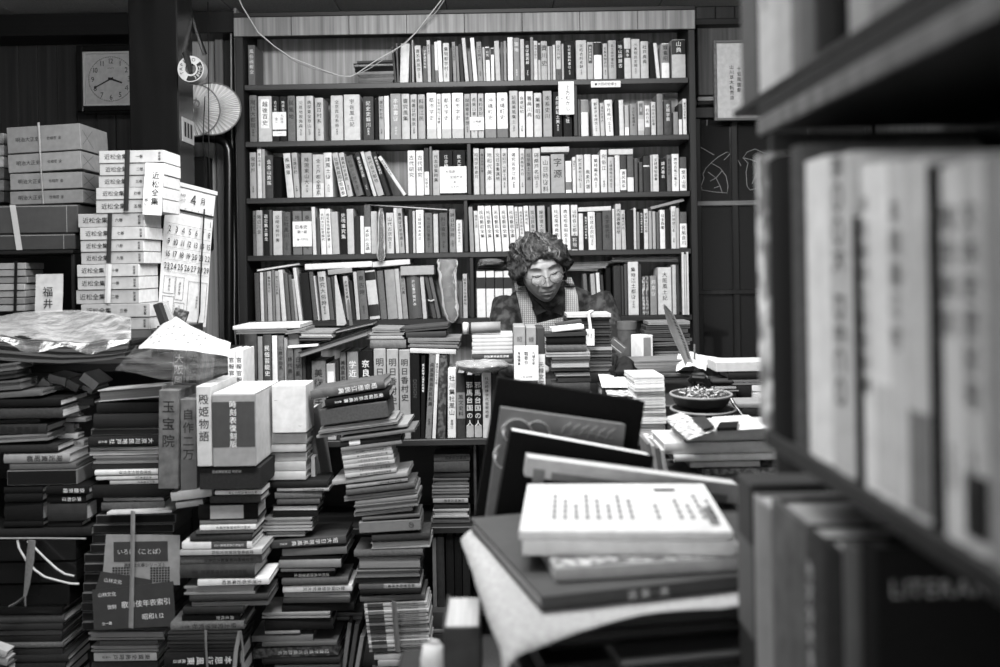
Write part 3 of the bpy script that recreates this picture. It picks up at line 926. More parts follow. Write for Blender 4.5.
def tape_and_fan():
    Y = 3.51
    c = P(190.8, 69, Y)
    k = Y / F
    t = thing('tape_roll', 'round tape roll with lettered label ring hanging beside the black post', 'tape roll', T(*c))
    r = 13.2 * k
    q = MB()
    ring(q, (0, 0, 0), r * .45, r, 0, .045)
    q.build('roll', mat(170, 'gloss'), t)
    q = MB()
    ring(q, (0, 0, 0), r * .42, r * .99, -.002, .0, 0)
    n = 40
    for i in range(n):   # darker lower half of the printed label
        a0 = -0.62 * math.pi + i / n * math.pi * .82
        a1 = -0.62 * math.pi + (i + 1) / n * math.pi * .82
        q.add([(rr * r * math.cos(a), -.0026, rr * r * math.sin(a)) for a, rr in ((a0, .55), (a0, .92), (a1, .92), (a1, .55))], [(0, 1, 2, 3)], 1)
    for tx, a0, m in (('TAPE', 205, 1), ('O', 70, 1), ('PP', 10, 0), ('38MM', -62, 0)):
        for i, ch in enumerate(tx):
            a = R(a0 - i * 26) if m else R(a0 + (-i * 24 if tx == 'PP' else i * 20))
            rot = (math.pi / 2 - a) if (m or tx == 'PP') else (math.pi / 2 - a + math.pi)
            q.text(ch, r * .36, T(r * .73 * math.cos(a), -.0032, r * .73 * math.sin(a)) @ RY(rot), 1 if m else 0)
    q.build('label_ring', [mat(178), mat(16)], t)
    q = MB()
    q.tube([(-.016, -.006, .06), (-.004, -.006, .012), (.002, -.006, -.016)], [.012, .010, .006], 6)
    q.build('hanging_strap', mat(12), t)
    q = MB()
    pts = [P(190, 8, 3.76), P(199, 38, 3.76), P(205, 55, 3.765)]
    q.tube(pts, .009, 6)
    tag(q.build('hanging_rod', mat(10, 'gloss')), 'thin black rod slanting above the tape roll', 'rod')
    # paper fan
    Y = 4.17
    k = Y / F
    c = P(209, 109, Y)
    t = thing('paper_fan', 'pale round paper fan with fine ribs hung between post and bookcase', 'fan', T(*c))
    for nm, dx, dz, rx, rz, dy in (('leaf', 3, 0, 29, 26, 0.0), ('front_leaf', -14, -1.5, 26, 26, -.012)):
        q = MB()
        vs, fs, m = [], [], []
        n = 72
        cx, cz = dx * k, dz * k
        vs.append((cx - .02, dy, cz))
        for i in range(n + 1):
            a = 2 * math.pi * i / n
            rr = 1 + .0
            vs.append((cx + rx * k * math.cos(a), dy + (.0025 if i % 2 else -.0025), cz + rz * k * math.sin(a)))
        for i in range(n):
            fs.append((0, i + 1, i + 2))
        q.add(vs, fs)
        for i in range(0, n, 1):
            a = 2 * math.pi * i / n
            p0 = Vector((cx - .02 + .02 * math.cos(a), dy - .002, cz + .02 * math.sin(a)))
            p1 = Vector((cx + rx * k * math.cos(a), dy - .003, cz + rz * k * math.sin(a)))
            q.tube([p0, p1], .0011, 4, 1)
        pts = [(cx + rx * k * math.cos(2 * math.pi * i / 48), dy - .003, cz + rz * k * math.sin(2 * math.pi * i / 48)) for i in range(49)]
        q.tube(pts, .003, 5, 1)
        if nm == 'front_leaf':
            q.text('め', .055, T(cx + .005, dy - .006, cz + .03), 1)
        q.build(nm, [mat(226), mat(120)], t)
    # dark stove pipe elbow below the fan
    Y = 4.36
    q = MB()
    pts = [P(186, 138, Y), P(210, 137.6, Y), P(220, 139, Y), P(226, 143, Y), P(228.5, 150, Y), P(229, 165, Y), P(229, 340, Y), Vector((P(229, 340, Y).x, Y, .004))]
    q.tube(pts, .022, 12)
    t = thing('stove_pipe', 'thick black pipe bending down beneath the paper fan', 'pipe')
    q.build('elbow', mat(22, 'gloss'), t, smooth=True)
    q = MB()
    q.tube([P(213, 137.8, Y), P(216, 138, Y)], .025, 12)
    q.build('collar', mat(90, 'metal'), t)
    # small label stuck on the post's side and dark switch box
    q = MB()
    c = P(186.5, 131, 3.66)
    xs = P(178, 80, 3.57).x + .001
    t = thing('post_sign', 'small striped paper label stuck on the side of the black post', 'label')
    q.box(xs, xs + .002, 3.60, 3.74, c.z - .045, c.z + .045, 0)
    q.build('paper', mat(170), t)
    q = MB()
    for i in range(3):
        q.box(xs + .0021, xs + .003, 3.625 + i * .035, 3.645 + i * .035, c.z - .025, c.z + .03, 0)
    q.build('print', mat(20), t)
    # recess box behind the calendar
    t = thing('fuse_box', 'black box on the panelled wall behind the calendar', 'box')
    q = MB()
    a, b = P(192, 158, 4.5), P(212, 250, 4.5)
    q.box(a.x, b.x, 4.44, 4.555, b.z, a.z, 0, .004)
    q.build('body', mat(14), t)
    q = MB()
    q.box(a.x + .012, b.x - .012, 4.436, 4.4395, b.z + .015, a.z - .02, 0, .001)
    q.build('cover_plate', mat(30, 'gloss'), t)


tape_and_fan()


def wires():
    Y = 4.20
    pts = [(236, -8), (242, 6), (258, 32), (274, 46), (292, 59), (308, 65), (326, 71), (340, 75), (350, 76), (358, 73.5), (370, 66), (381, 58), (393, 50), (405, 42), (416, 32), (425, 22), (435, 10), (446, -6)]
    for i in range(2):
        q = MB()
        pp = []
        for j, (x, y) in enumerate(pts):
            s = math.sin(j * 1.1 + i * 2.2) * 1.1
            pp.append(P(x + s * .5 + i * .8, y + s + i * 1.0, Y + .006 * i))
        q.tube(pp, .0024, 6)
        tag(q.build('ceiling_wire', mat(150 if i else 190), smooth=True), ('light', 'darker')[i] + ' strand of the twin wire sagging across the bookcase top', 'wire')
    q = MB()
    q.tube([P(214, 19, 4.4), P(222, 17, 4.4), P(229, 18.5, 4.4), P(231, 30, 4.4), P(231.5, 100, 4.4), P(233, 200, 4.4), P(234.5, 262, 4.4), P(234, 320, 4.4), P(236, 345, 4.4)], .004, 6)
    tag(q.build('wall_cable', mat(185), smooth=True), 'white cable running down the wall beside the bookcase', 'cable')
    for i, pl in enumerate([[(208, 2), (208.5, 60), (209, 160), (213, 240)], [(205, 96), (203, 140), (206, 175)]]):
        q = MB()
        q.tube([P(x, y, 4.10) for x, y in pl], .0022, 5)
        tag(q.build('hanging_string', mat(12), smooth=True), ('long', 'short')[i] + ' black cord hanging in front of the paper fan', 'cord')
    q = MB()
    q.tube([P(x, y, 4.28) for x, y in [(695.5, 262), (697, 280), (695.5, 300), (698, 312), (697.2, 330), (696.5, 352)]], .0024, 5)
    tag(q.build('wall_cable', mat(150), smooth=True), 'thin pale cable dangling at the door side of the bookcase', 'cable')


wires()


def calendar():
    a, b = P(168.5, 180, 3.16), P(216, 192, 3.37)
    a2, b2 = P(166, 324, 3.16), P(213.5, 329, 3.37)
    e1 = (b - a)
    W = e1.length
    ex = e1.normalized()
    ez = ((a2 - a) * -1).normalized()
    ey = ez.cross(ex).normalized()
    ez = ex.cross(ey).normalized()
    Hh = (a - a2).length
    M = Matrix.Translation(a) @ Matrix(((ex.x, ey.x, ez.x, 0), (ex.y, ey.y, ez.y, 0), (ex.z, ey.z, ez.z, 0), (0, 0, 0, 1)))
    t = thing('wall_calendar', 'white April calendar page hanging beside the tied book boxes', 'calendar', M)
    q = MB()
    q.grid(lambda u, v: (u * W, .003 * math.sin(v * 5), -v * Hh), 4, 10, 0, thick=Vector((0, .001, 0)))
    q.build('sheet', mat(208), t)
    q = MB(); q.box(-.004, W + .004, -.005, .004, -.012, .002, 0, .001)
    q.build('binding', mat(205, 'gloss'), t)
    q = MB()
    y = -.0045
    q.text('4', .046, T(W * .52, y, -.045), 0)
    q.text('月', .026, T(W * .72, y, -.045), 0)
    q.text('APR', .013, T(W * .3, y, -.038), 0)
    q.text('2017', .012, T(W * .3, y, -.055), 0)
    q.box(0.006, W - .006, y + .0006, y + .001, -.093, -.086, 0)
    cw = W / 7.3
    for i, d in enumerate('日月火水木金土'):
        q.text(d, .008, T(cw * (.65 + i), y, -.082), 0)
    rowz = [-.118, -.155, -.196, -.236, -.276]
    dd = [(1, 6, 0)] + [(n, (n - 2) % 7, 1 + (n - 2) // 7) for n in range(2, 30)]
    for n, c, r in dd:
        q.text(str(n), .028, T(cw * (.65 + c), y, rowz[r]), 0, sx=.9)
    q.text('30', .013, T(cw * .9, y, rowz[4] - .012), 0)
    for r in rowz:
        q.box(.01, W - .01, y + .0007, y + .001, r - .0195, r - .0188, 0)
    q.build('print', mat(22), t)
    q = MB()   # advertisement blocks at the foot
    for (u0, u1, v0, v1) in ((.06, .28, .66, .78), (.3, .46, .66, .82), (.06, .28, .8, .96), (.3, .5, .84, .97), (.56, .95, .68, .97)):
        for s in (0, 1):
            q.box(u0 * W, u1 * W, y + .0006, y + .001, -(v1 if s else v0) * Hh - .001, -(v1 if s else v0) * Hh, 0)
            q.box((u1 if s else u0) * W, (u1 if s else u0) * W + .001, y + .0006, y + .001, -v1 * Hh, -v0 * Hh, 0)
        q.text(words_for(4), .010, T((u0 + u1) / 2 * W, y, -(v0 + v1) / 2 * Hh), 0, vertical=True)
    q.build('advertisement', mat(90), t)
    q = MB()
    q.tube([M @ Vector((W * .72, -.012, -.07)), M @ Vector((W * .76, -.012, -.3)), M @ Vector((W * .8, -.012, -.42)), M @ Vector((W * .77, -.012, -.46))], .0028, 5)
    tag(q.build('hanging_string', mat(14), smooth=True), 'black cord hanging down the front of the April calendar', 'cord')


calendar()


def door_side():
    # framed calligraphy
    Y = 4.40
    a, b = P(713, 41, Y), P(776, 120, Y)
    t = thing('framed_calligraphy', 'framed white calligraphy sheet above the dark door', 'picture', T((a.x + b.x) / 2, Y, (a.z + b.z) / 2))
    w, h = (b.x - a.x) / 2, (a.z - b.z) / 2
    q = MB()
    for s in ((-w, -w + .012, -h, h), (w - .012, w, -h, h), (-w + .012, w - .012, h - .012, h), (-w + .012, w - .012, -h, -h + .012)):
        q.box(s[0], s[1], -.012, .012, s[2], s[3], 0, .002)
    q.build('frame', mat(110, 'woodx'), t)
    q = MB()
    q.box(-w + .012, w - .012, -.002, .006, -h + .012, h - .012)
    for xf, zf, tx, sz in ((-.42, .1, '山川草木転荒涼', .020), (-.18, .13, '十里風腥新', .021), (.28, .13, '戦場征馬', .02), (.62, -.5, '人書', .03)):
        q.text(tx, sz, T(xf * w, -.003, zf * h - len(tx) * .004), 1, vertical=True, pitch=1.15)
    q.build('sheet', [mat(192), mat(30)], t)
    # lighter wall board between bookcase and door
    q = MB()
    q.box(P(697, 60, 4.5).x, P(760, 60, 4.5).x, 4.48, 4.559, P(700, 96, 4.5).z, P(700, 22, 4.5).z, 0, .003)
    struct('trim_6', q, mat(84, 'wood'))
    # sliding door: frame, panes, etched leaves
    Y = 4.46
    t = MB()
    x0, x1 = P(695, 200, Y).x, 1.72
    z1 = P(720, 118, Y).z
    fr = MB()
    fr.box(x0, x1, Y - .01, Y + .04, z1, z1 + .05, 0, .003)
    xm = P(735.5, 200, Y).x
    zs = [P(735, 203, Y).z, P(735, 292, Y).z, 0.35]
    cols = [x0, xm - .016, xm + .34, xm + .72]
    for x in cols:
        fr.box(x, x + .03, Y, Y + .04, 0, z1, 0, .003)
    fr.box(x1 - .03, x1, Y, Y + .04, 0, z1, 0, .003)
    for i, z in enumerate(zs):
        fr.box(x0 + .001, x1 - .001, Y - .004, Y + .036, z - .011, z + .011, 1 if i == 0 else 0, .003)
    o = struct('door_1', fr, [mat(44, 'wood'), mat(120, 'woodx')])
    q = MB()
    q.box(x0 + .002, x1 - .002, Y + .018, Y + .024, zs[0] + .012, z1 - .001)
    struct('upper_pane', q, mat_glass(), parent=o)
    q = MB()
    q.box(x0 + .002, x1 - .002, Y + .018, Y + .024, 0.02, zs[0] - .012)
    struct('lower_pane', q, mat_glass(), parent=o)
    q = MB()
    k = Y / F

    def stroke(pts, r=.0016):
        q.tube([P(x, y, Y + .016) for x, y in pts], r, 5)
    stroke([(696, 145), (702, 148), (714, 155)])
    stroke([(704, 178), (701, 186), (702, 190), (714, 192), (727, 193), (728, 186), (726, 176), (720, 168), (711, 163), (706, 168), (703, 174), (704, 178)])
    stroke([(708, 172), (716, 178), (720, 186), (722, 192)])
    stroke([(716, 178), (722, 171)]); stroke([(716, 178), (710, 181)]); stroke([(720, 186), (714, 188)])
    stroke([(711, 163), (718, 157), (727, 152), (730, 154), (724, 160)])
    stroke([(697, 199), (701, 196), (700, 190)])
    stroke([(762, 152), (755, 149), (747, 152), (743, 158), (748, 163), (746, 172), (747, 186), (750, 190), (762, 187), (774, 185), (776, 168), (772, 156), (762, 152)])
    stroke([(744, 158), (752, 160), (760, 163)]); stroke([(752, 184), (757, 172), (762, 160)]); stroke([(755, 178), (764, 174)]); stroke([(738, 160), (741, 166)])
    p = q.build('leaf_etching', mat(150), o)
    p['label'] = 'pale leaf outlines on the upper panes'
    for a, b, c, d, nm in ((700, 96, 712, 101, 'trim_7'),):
        q = MB()
        q.box(P(697, 98, 4.46).x, P(714, 98, 4.46).x, 4.44, 4.479, P(700, 101.5, 4.46).z, P(700, 97.5, 4.46).z, 0, .002)
        struct(nm, q, mat(150, 'woodx'))


door_side()
# ------------------------------------------------------------ left side: cabinet, rack, parcels, tied boxes
ZCAB = P(60, 363, 2.8).z - 0.004


def box_thing(name, label, x0, x1, y0, y1, Y, dep, g, texts=(), cat='box', group=None, tilt=0, tc=25, surf='paper', yaw=0, bev=.0015, lid=None, gap=.001):
    c = P((x0 + x1) / 2, (y0 + y1) / 2, Y)
    w, h = (x1 - x0) * Y / F, (y1 - y0) * Y / F - gap
    M = T(*c) @ RY(-R(tilt)) @ RZ(R(yaw))
    t = thing(name, label, cat, M, group)
    q = MB()
    q.box(-w / 2, w / 2, 0, dep, -h / 2, h / 2, 0, bev)
    q.build('carton', mat(g, surf), t)
    for i, (xf, zf, tx, sz) in enumerate(texts):
        q = MB()
        q.text(tx, sz, T(xf * w, -.0006, zf * h), 0)
        q.build(('title', 'subtitle', 'mark')[i], mat(tc), t)
    return t


def cabinet():
    t = thing('cabinet', 'low dark cabinet carrying the plastic-wrapped papers and tied boxes', 'cabinet', T(-1.4, 3.1, 0))
    def part(nm, x0, x1, y0, y1, z0, z1, g=34, k='woodx'):
        q = MB(); q.box(x0, x1, y0, y1, z0, z1, 0, .003)
        o = q.build(nm, mat(g, k), M=None); o.parent = t; o.matrix_parent_inverse = t.matrix_world.inverted()
    x0, x1 = -2.2, P(188, 363, 2.8).x
    part('top_board', x0, x1, 2.80, 3.42, ZCAB - .025, ZCAB)
    part('side_panel', x0, x0 + .02, 2.82, 3.40, 0.001, ZCAB - .026)
    part('side_panel', x1 - .02, x1, 2.82, 3.40, 0.001, ZCAB - .026)
    part('back_panel', x0 + .021, x1 - .021, 3.37, 3.39, 0.001, ZCAB - .026)
    part('shelf_board', x0 + .021, x1 - .021, 2.83, 3.36, .42, .44)
    # small open rack on the cabinet
    t2 = thing('wooden_rack', 'small dark open rack on the cabinet under the wrapped parcels', 'rack', T(-1.6, 3.05, ZCAB))
    def part2(nm, x0, x1, y0, y1, z0, z1):
        q = MB(); q.box(x0, x1, y0, y1, z0, z1, 0, .003)
        o = q.build(nm, mat(20, 'woodx')); o.parent = t2; o.matrix_parent_inverse = t2.matrix_world.inverted()
    zr = P(40, 250.5, 3.0).z
    xr = P(77, 250, 3.0).x
    part2('top_board', -2.1, xr, 2.97, 3.36, zr - .012, zr)
    part2('side_panel', -2.1, -2.085, 2.98, 3.35, ZCAB + .0005, zr - .013)
    part2('side_panel', xr - .012, xr, 2.98, 3.35, ZCAB + .0005, zr - .013)
    part2('back_panel', -2.084, xr - .013, 3.32, 3.34, ZCAB + .0005, zr - .013)
    return zr


ZRACK = cabinet()


def parcels():
    Y = 2.985
    # dark wrapped flat boxes
    for i, (x0, x1, y0, y1, g, lb) in enumerate([(-30, 78, 205, 233.6, 62, 'dark wrapped box, upper of two beneath the four wrapped parcels'), (-30, 75, 234, 250, 58, 'dark wrapped box, lower of two on the rack beneath the parcels')]):
        c = P((x0 + x1) / 2, (y0 + y1) / 2, Y)
        w, h = (x1 - x0) * Y / F, (y1 - y0) * Y / F
        z1 = [P(24, 205, Y).z, 0][0]
        M = T(c.x, Y + .002 * i, 0)
        zt = P(24, y0, Y).z
        zb = P(24, y1, Y).z if i == 0 else ZRACK + .001
        t = thing('wrapped_box', lb, 'box', T(c.x, Y, zb))
        q = MB(); q.box(-w / 2, w / 2, 0, .26, 0, zt - zb - .001, 0, .003)
        q.build('wrapping', mat(g, 'paper'), t)
        q = MB(); q.box(w / 2 - .035, w / 2 - .0335, -.001, 0, .002, zt - zb - .003, 0)
        q.box(-w / 2, w / 2, -.0012, 0, zt - zb - .006, zt - zb - .004, 0)
        q.build('folded_edge', mat(130), t)
    q = MB()
    a, b = P(12.5, 205, Y - .004), P(19.5, 250, Y - .004)
    q.add([(a.x - .009, a.y, a.z), (a.x + .009, a.y, a.z), (b.x + .009, b.y, b.z), (b.x - .009, b.y, b.z), (a.x - .009, a.y + .001, a.z), (a.x + .009, a.y + .001, a.z), (b.x + .009, b.y + .001, b.z), (b.x - .009, b.y + .001, b.z)], [(3, 2, 1, 0), (4, 5, 6, 7), (0, 1, 5, 4), (1, 2, 6, 5), (2, 3, 7, 6), (3, 0, 4, 7)])
    tag(q.build('packing_tape', mat(165, 'gloss')), 'pale packing tape strip across the two dark wrapped boxes', 'tape')
    # four paper-wrapped parcels
    ys = [(125, 152), (152.5, 171.5), (172.5, 189.5), (190.2, 204.2)]
    xs = [(7, 80.5), (8, 81), (10, 82), (10, 83)]
    for i, ((x0, x1), (y0, y1)) in enumerate(zip(xs, ys)):
        tl = 2.6 if i < 2 else 1.0
        t = box_thing('wrapped_parcel', 'brown paper parcel with faint lettering, %s from top of the four tied parcels' % ordw(i + 1), x0, x1, y0, y1, Y + .02 - .002 * i, .21, 112 + (4 * i) % 9,
                      [(-.22, 0, '明治大正史', .0150), (.14, 0, '世相篇 全', .0105)], 'parcel', 'four tied paper parcels', tilt=tl, surf='paper', gap=.0025)
        w = (x1 - x0) * Y / F
        h = (y1 - y0) * Y / F
        q = MB()
        for s in (1, -1):
            q.box(w / 2 + .0002, w / 2 + .001, .01, .10, -.0008, .0008, 0, M=T(0, 0, 0) @ T(0, .05, 0) @ RX(s * math.atan2(h * .8, .1)) @ T(0, -.05, 0))
        q.build('paper_fold', mat(70), t)
    q = MB()
    pts = [P(38.5, 122.5, Y + .004), P(40, 150, Y + .006), P(41, 170, Y + .005), P(43.5, 204, Y + .004)]
    q.tube(pts, .0065, 4, 0, flat=.25)
    tag(q.build('paper_string', mat(190), smooth=False), 'pale flat string round the four wrapped parcels', 'string')
    xr = P(83, 150, Y + .1).x + .004
    q = MB()
    q.tube([(xr + .001, Y + .09, P(91, 128, Y + .09).z), (xr + .003, Y + .09, P(92, 160, Y + .09).z), (xr + .003, Y + .09, P(93, 204, Y + .09).z)], .004, 4, 0, flat=.4)
    tag(q.build('paper_string', mat(190)), 'pale string down the door-facing side of the four parcels', 'string')
    # cards and small stack in the rack's shadow
    card('name_card', 'curved pale card lettered with two characters standing in front of the rack', 35.5, 63, 274, 348, 2.94, 172, [], [(.5, .24, '福', .38), (.5, .40, '井', .36)], curl=.006)
    for i in range(7):
        y0 = 263 + i * 7
        box_thing('cased_book', 'pale flat volume, %s from top of the tied pile in the rack' % ordw(i + 1), -16 - i % 2, 26 - (i * 3) % 4 + (2 if i in (2, 3) else 0), y0, y0 + 6.6, 2.955 + .002 * (i % 3), .0, 0, ()) if False else None
        c = P(5, y0 + 3.3, 3.0)
        make_book(T(c.x + rng.uniform(-.006, .006), 2.99 + rng.uniform(0, .008), c.z) @ RY(R(90)) @ T(0, 0, -.066), .0195, .135, .12, 150 - (i % 3) * 14, 'C', 'pale flat volume, %s from top of the tied pile in the rack' % ordw(i + 1), 'tied pile of small volumes in the rack')
    q = MB()
    a, b = P(16, 261, 2.975), P(15, 313, 2.975)
    q.tube([a, (a + b) / 2, b], .007, 4, 0, flat=.2)
    tag(q.build('paper_string', mat(20)), 'black band round the pile of small volumes in the rack', 'string')
    # books at the very left edge above the dark boxes
    for i in range(6):
        y0 = 134 + i * 11.6
        c = P(-12, y0 + 5.6, 3.08)
        make_book(T(c.x, 3.06, c.z) @ RY(R(90)) @ T(0, 0, -.06), .034, .12, .15, (120, 150, 170, 90, 120, 80)[i], 'C', 'patterned box volume, %s from top beside the wrapped parcels' % ordw(i + 1), 'pile beside the wrapped parcels', surf='worn')


parcels()


def tied_boxes():
    Y = 2.95
    rows = [(99, 164, 150, 162.2), (99, 164, 162.8, 174.4), (97.5, 163, 175, 186.8), (96, 163, 187.2, 198.8), (95.5, 163, 199.2, 211.4),
            (77, 143, 213, 226.2), (80, 145.5, 226.8, 239.2), (80, 143, 239.6, 251.2), (80, 143, 251.6, 262.6),
            (77, 138.5, 264, 276.2), (77, 138.5, 276.6, 289.2), (75, 138, 289.6, 303.2), (81, 150, 303.6, 317), (81, 149, 317.4, 330)]
    z = ZCAB + .0008
    ztop = [P((r[0] + r[1]) / 2, r[2], Y).z for r in rows]
    zbot = [P((r[0] + r[1]) / 2, r[3], Y).z for r in rows]
    for i, (x0, x1, y0, y1) in enumerate(rows):
        b = 0 if i < 5 else 1 if i < 9 else 2
        nm = ('upper', 'middle', 'lowest')[b]
        k = (i + 1, i - 4, i - 8)[b]
        zt = ztop[i]
        zb = ztop[i + 1] if i + 1 < len(rows) else z
        if i == 13:
            zb = zbot[i]
        cx = P((x0 + x1) / 2, (y0 + y1) / 2, Y).x
        w = (x1 - x0) * Y / F
        h = zt - zb - .0012
        dep = (.15, .15, .165)[b] if i not in (13,) else .16
        yo = .004 * ((i * 7) % 3)
        t = thing('cased_book', 'pale boxed volume with brushed title, %s from top of the %s tied bundle' % (ordw(k), nm), 'book', T(cx, Y + yo, zb), 'boxed volumes in the %s tied bundle' % nm)
        q = MB()
        q.box(-w / 2, w / 2, 0, dep, 0, h, 0, .0012)
        q.box(w / 2 - .0006, w / 2 + .0004, .001, dep - .001, .001, h - .001, 1)
        q.build('slipcase', [mat(168 - (i * 5) % 14), mat(214)], t)
        q = MB()
        q.text('近松全集', h * .47, T(-w * .24, -.0007, h * .5), 0)
        q.build('title', mat(28), t)
        q = MB()
        q.text('一二三四五六七八九十'[i % 10] + '巻', h * .30, T(w * .12, -.0007, h * .5), 0)
        q.build('volume_number', mat(40), t)
        q = MB()
        q.text('岩波書', h * .22, T(w * .43, -.0007, h * .5), 0, vertical=True)
        q.build('publisher_mark', mat(40), t)
        if i == 13:
            # carry the lowest box down to the cabinet on a plain lower volume
            hb = zb - z - .001
            if hb > .01:
                t = thing('cased_book', 'grey plain volume under the lowest tied bundle, on the cabinet', 'book', T(cx + .004, Y + .006, z), 'boxed volumes in the lowest tied bundle')
                q = MB(); q.box(-w / 2, w / 2, 0, dep, 0, hb, 0, .0012)
                q.build('slipcase', mat(96), t)
    # bands
    for nm, xm, y0, y1, g, wd, lab in ((0, 127.5, 150, 211, 62, .010, 'dark band round the upper bundle of boxed volumes'), (1, 110, 213, 263, 62, .009, 'dark band round the middle bundle of boxed volumes'), (2, 109, 264, 303, 215, .011, 'white band round the lowest bundle of boxed volumes')):
        a, b = P(xm, y0, Y - .006), P(xm - 1.5, y1, Y - .006)
        q = MB()
        q.tube([a, (a * .5 + b * .5), b], wd, 4, 0, flat=.12)
        tag(q.build('packing_band', mat(g, 'gloss')), lab, 'band')
    card('hanging_name_card', 'white vertical card with brushed title hanging on the upper bundle of boxes', 144, 163, 163, 215, Y - .012, 218, [(.62, .16, '近松全集', .42), (.18, .68, '揃い', .2)], tilt=-4, curl=.003)


tied_boxes()


def wavy_slab(mb, pts_top, th, y0, y1, n=24, m=0, wob=0.0):
    """slab whose front outline follows pts_top (X,Z) with thickness th, from depth y0 to y1."""
    vs, fs = [], []
    k = len(pts_top)
    for j, y in enumerate((y0, y0 + (y1 - y0) * .33, y0 + (y1 - y0) * .66, y1)):
        for i, (x, z) in enumerate(pts_top):
            dz = wob * noise.noise(Vector((x * 9, y * 9, 1.3)))
            vs.append((x, y, z + dz))
            vs.append((x, y, z + dz - th))
    for j in range(3):
        for i in range(k - 1):
            a = (j * k + i) * 2
            b = (j * k + i + 1) * 2
            c, d = a + 2 * k, b + 2 * k
            fs += [(a, b, d, c), (a + 1, c + 1, d + 1, b + 1)]
    for i in range(k - 1):
        a, b = i * 2, i * 2 + 2
        fs.append((a, a + 1, b + 1, b))
        a, b = (3 * k + i) * 2, (3 * k + i) * 2 + 2
        fs.append((b, b + 1, a + 1, a))
    for i in (0, k - 1):
        for j in range(3):
            a, c = (j * k + i) * 2, ((j + 1) * k + i) * 2
            fs.append((a, c, c + 1, a + 1) if i == 0 else (a, a + 1, c + 1, c))
    mb.add(vs, fs, m)


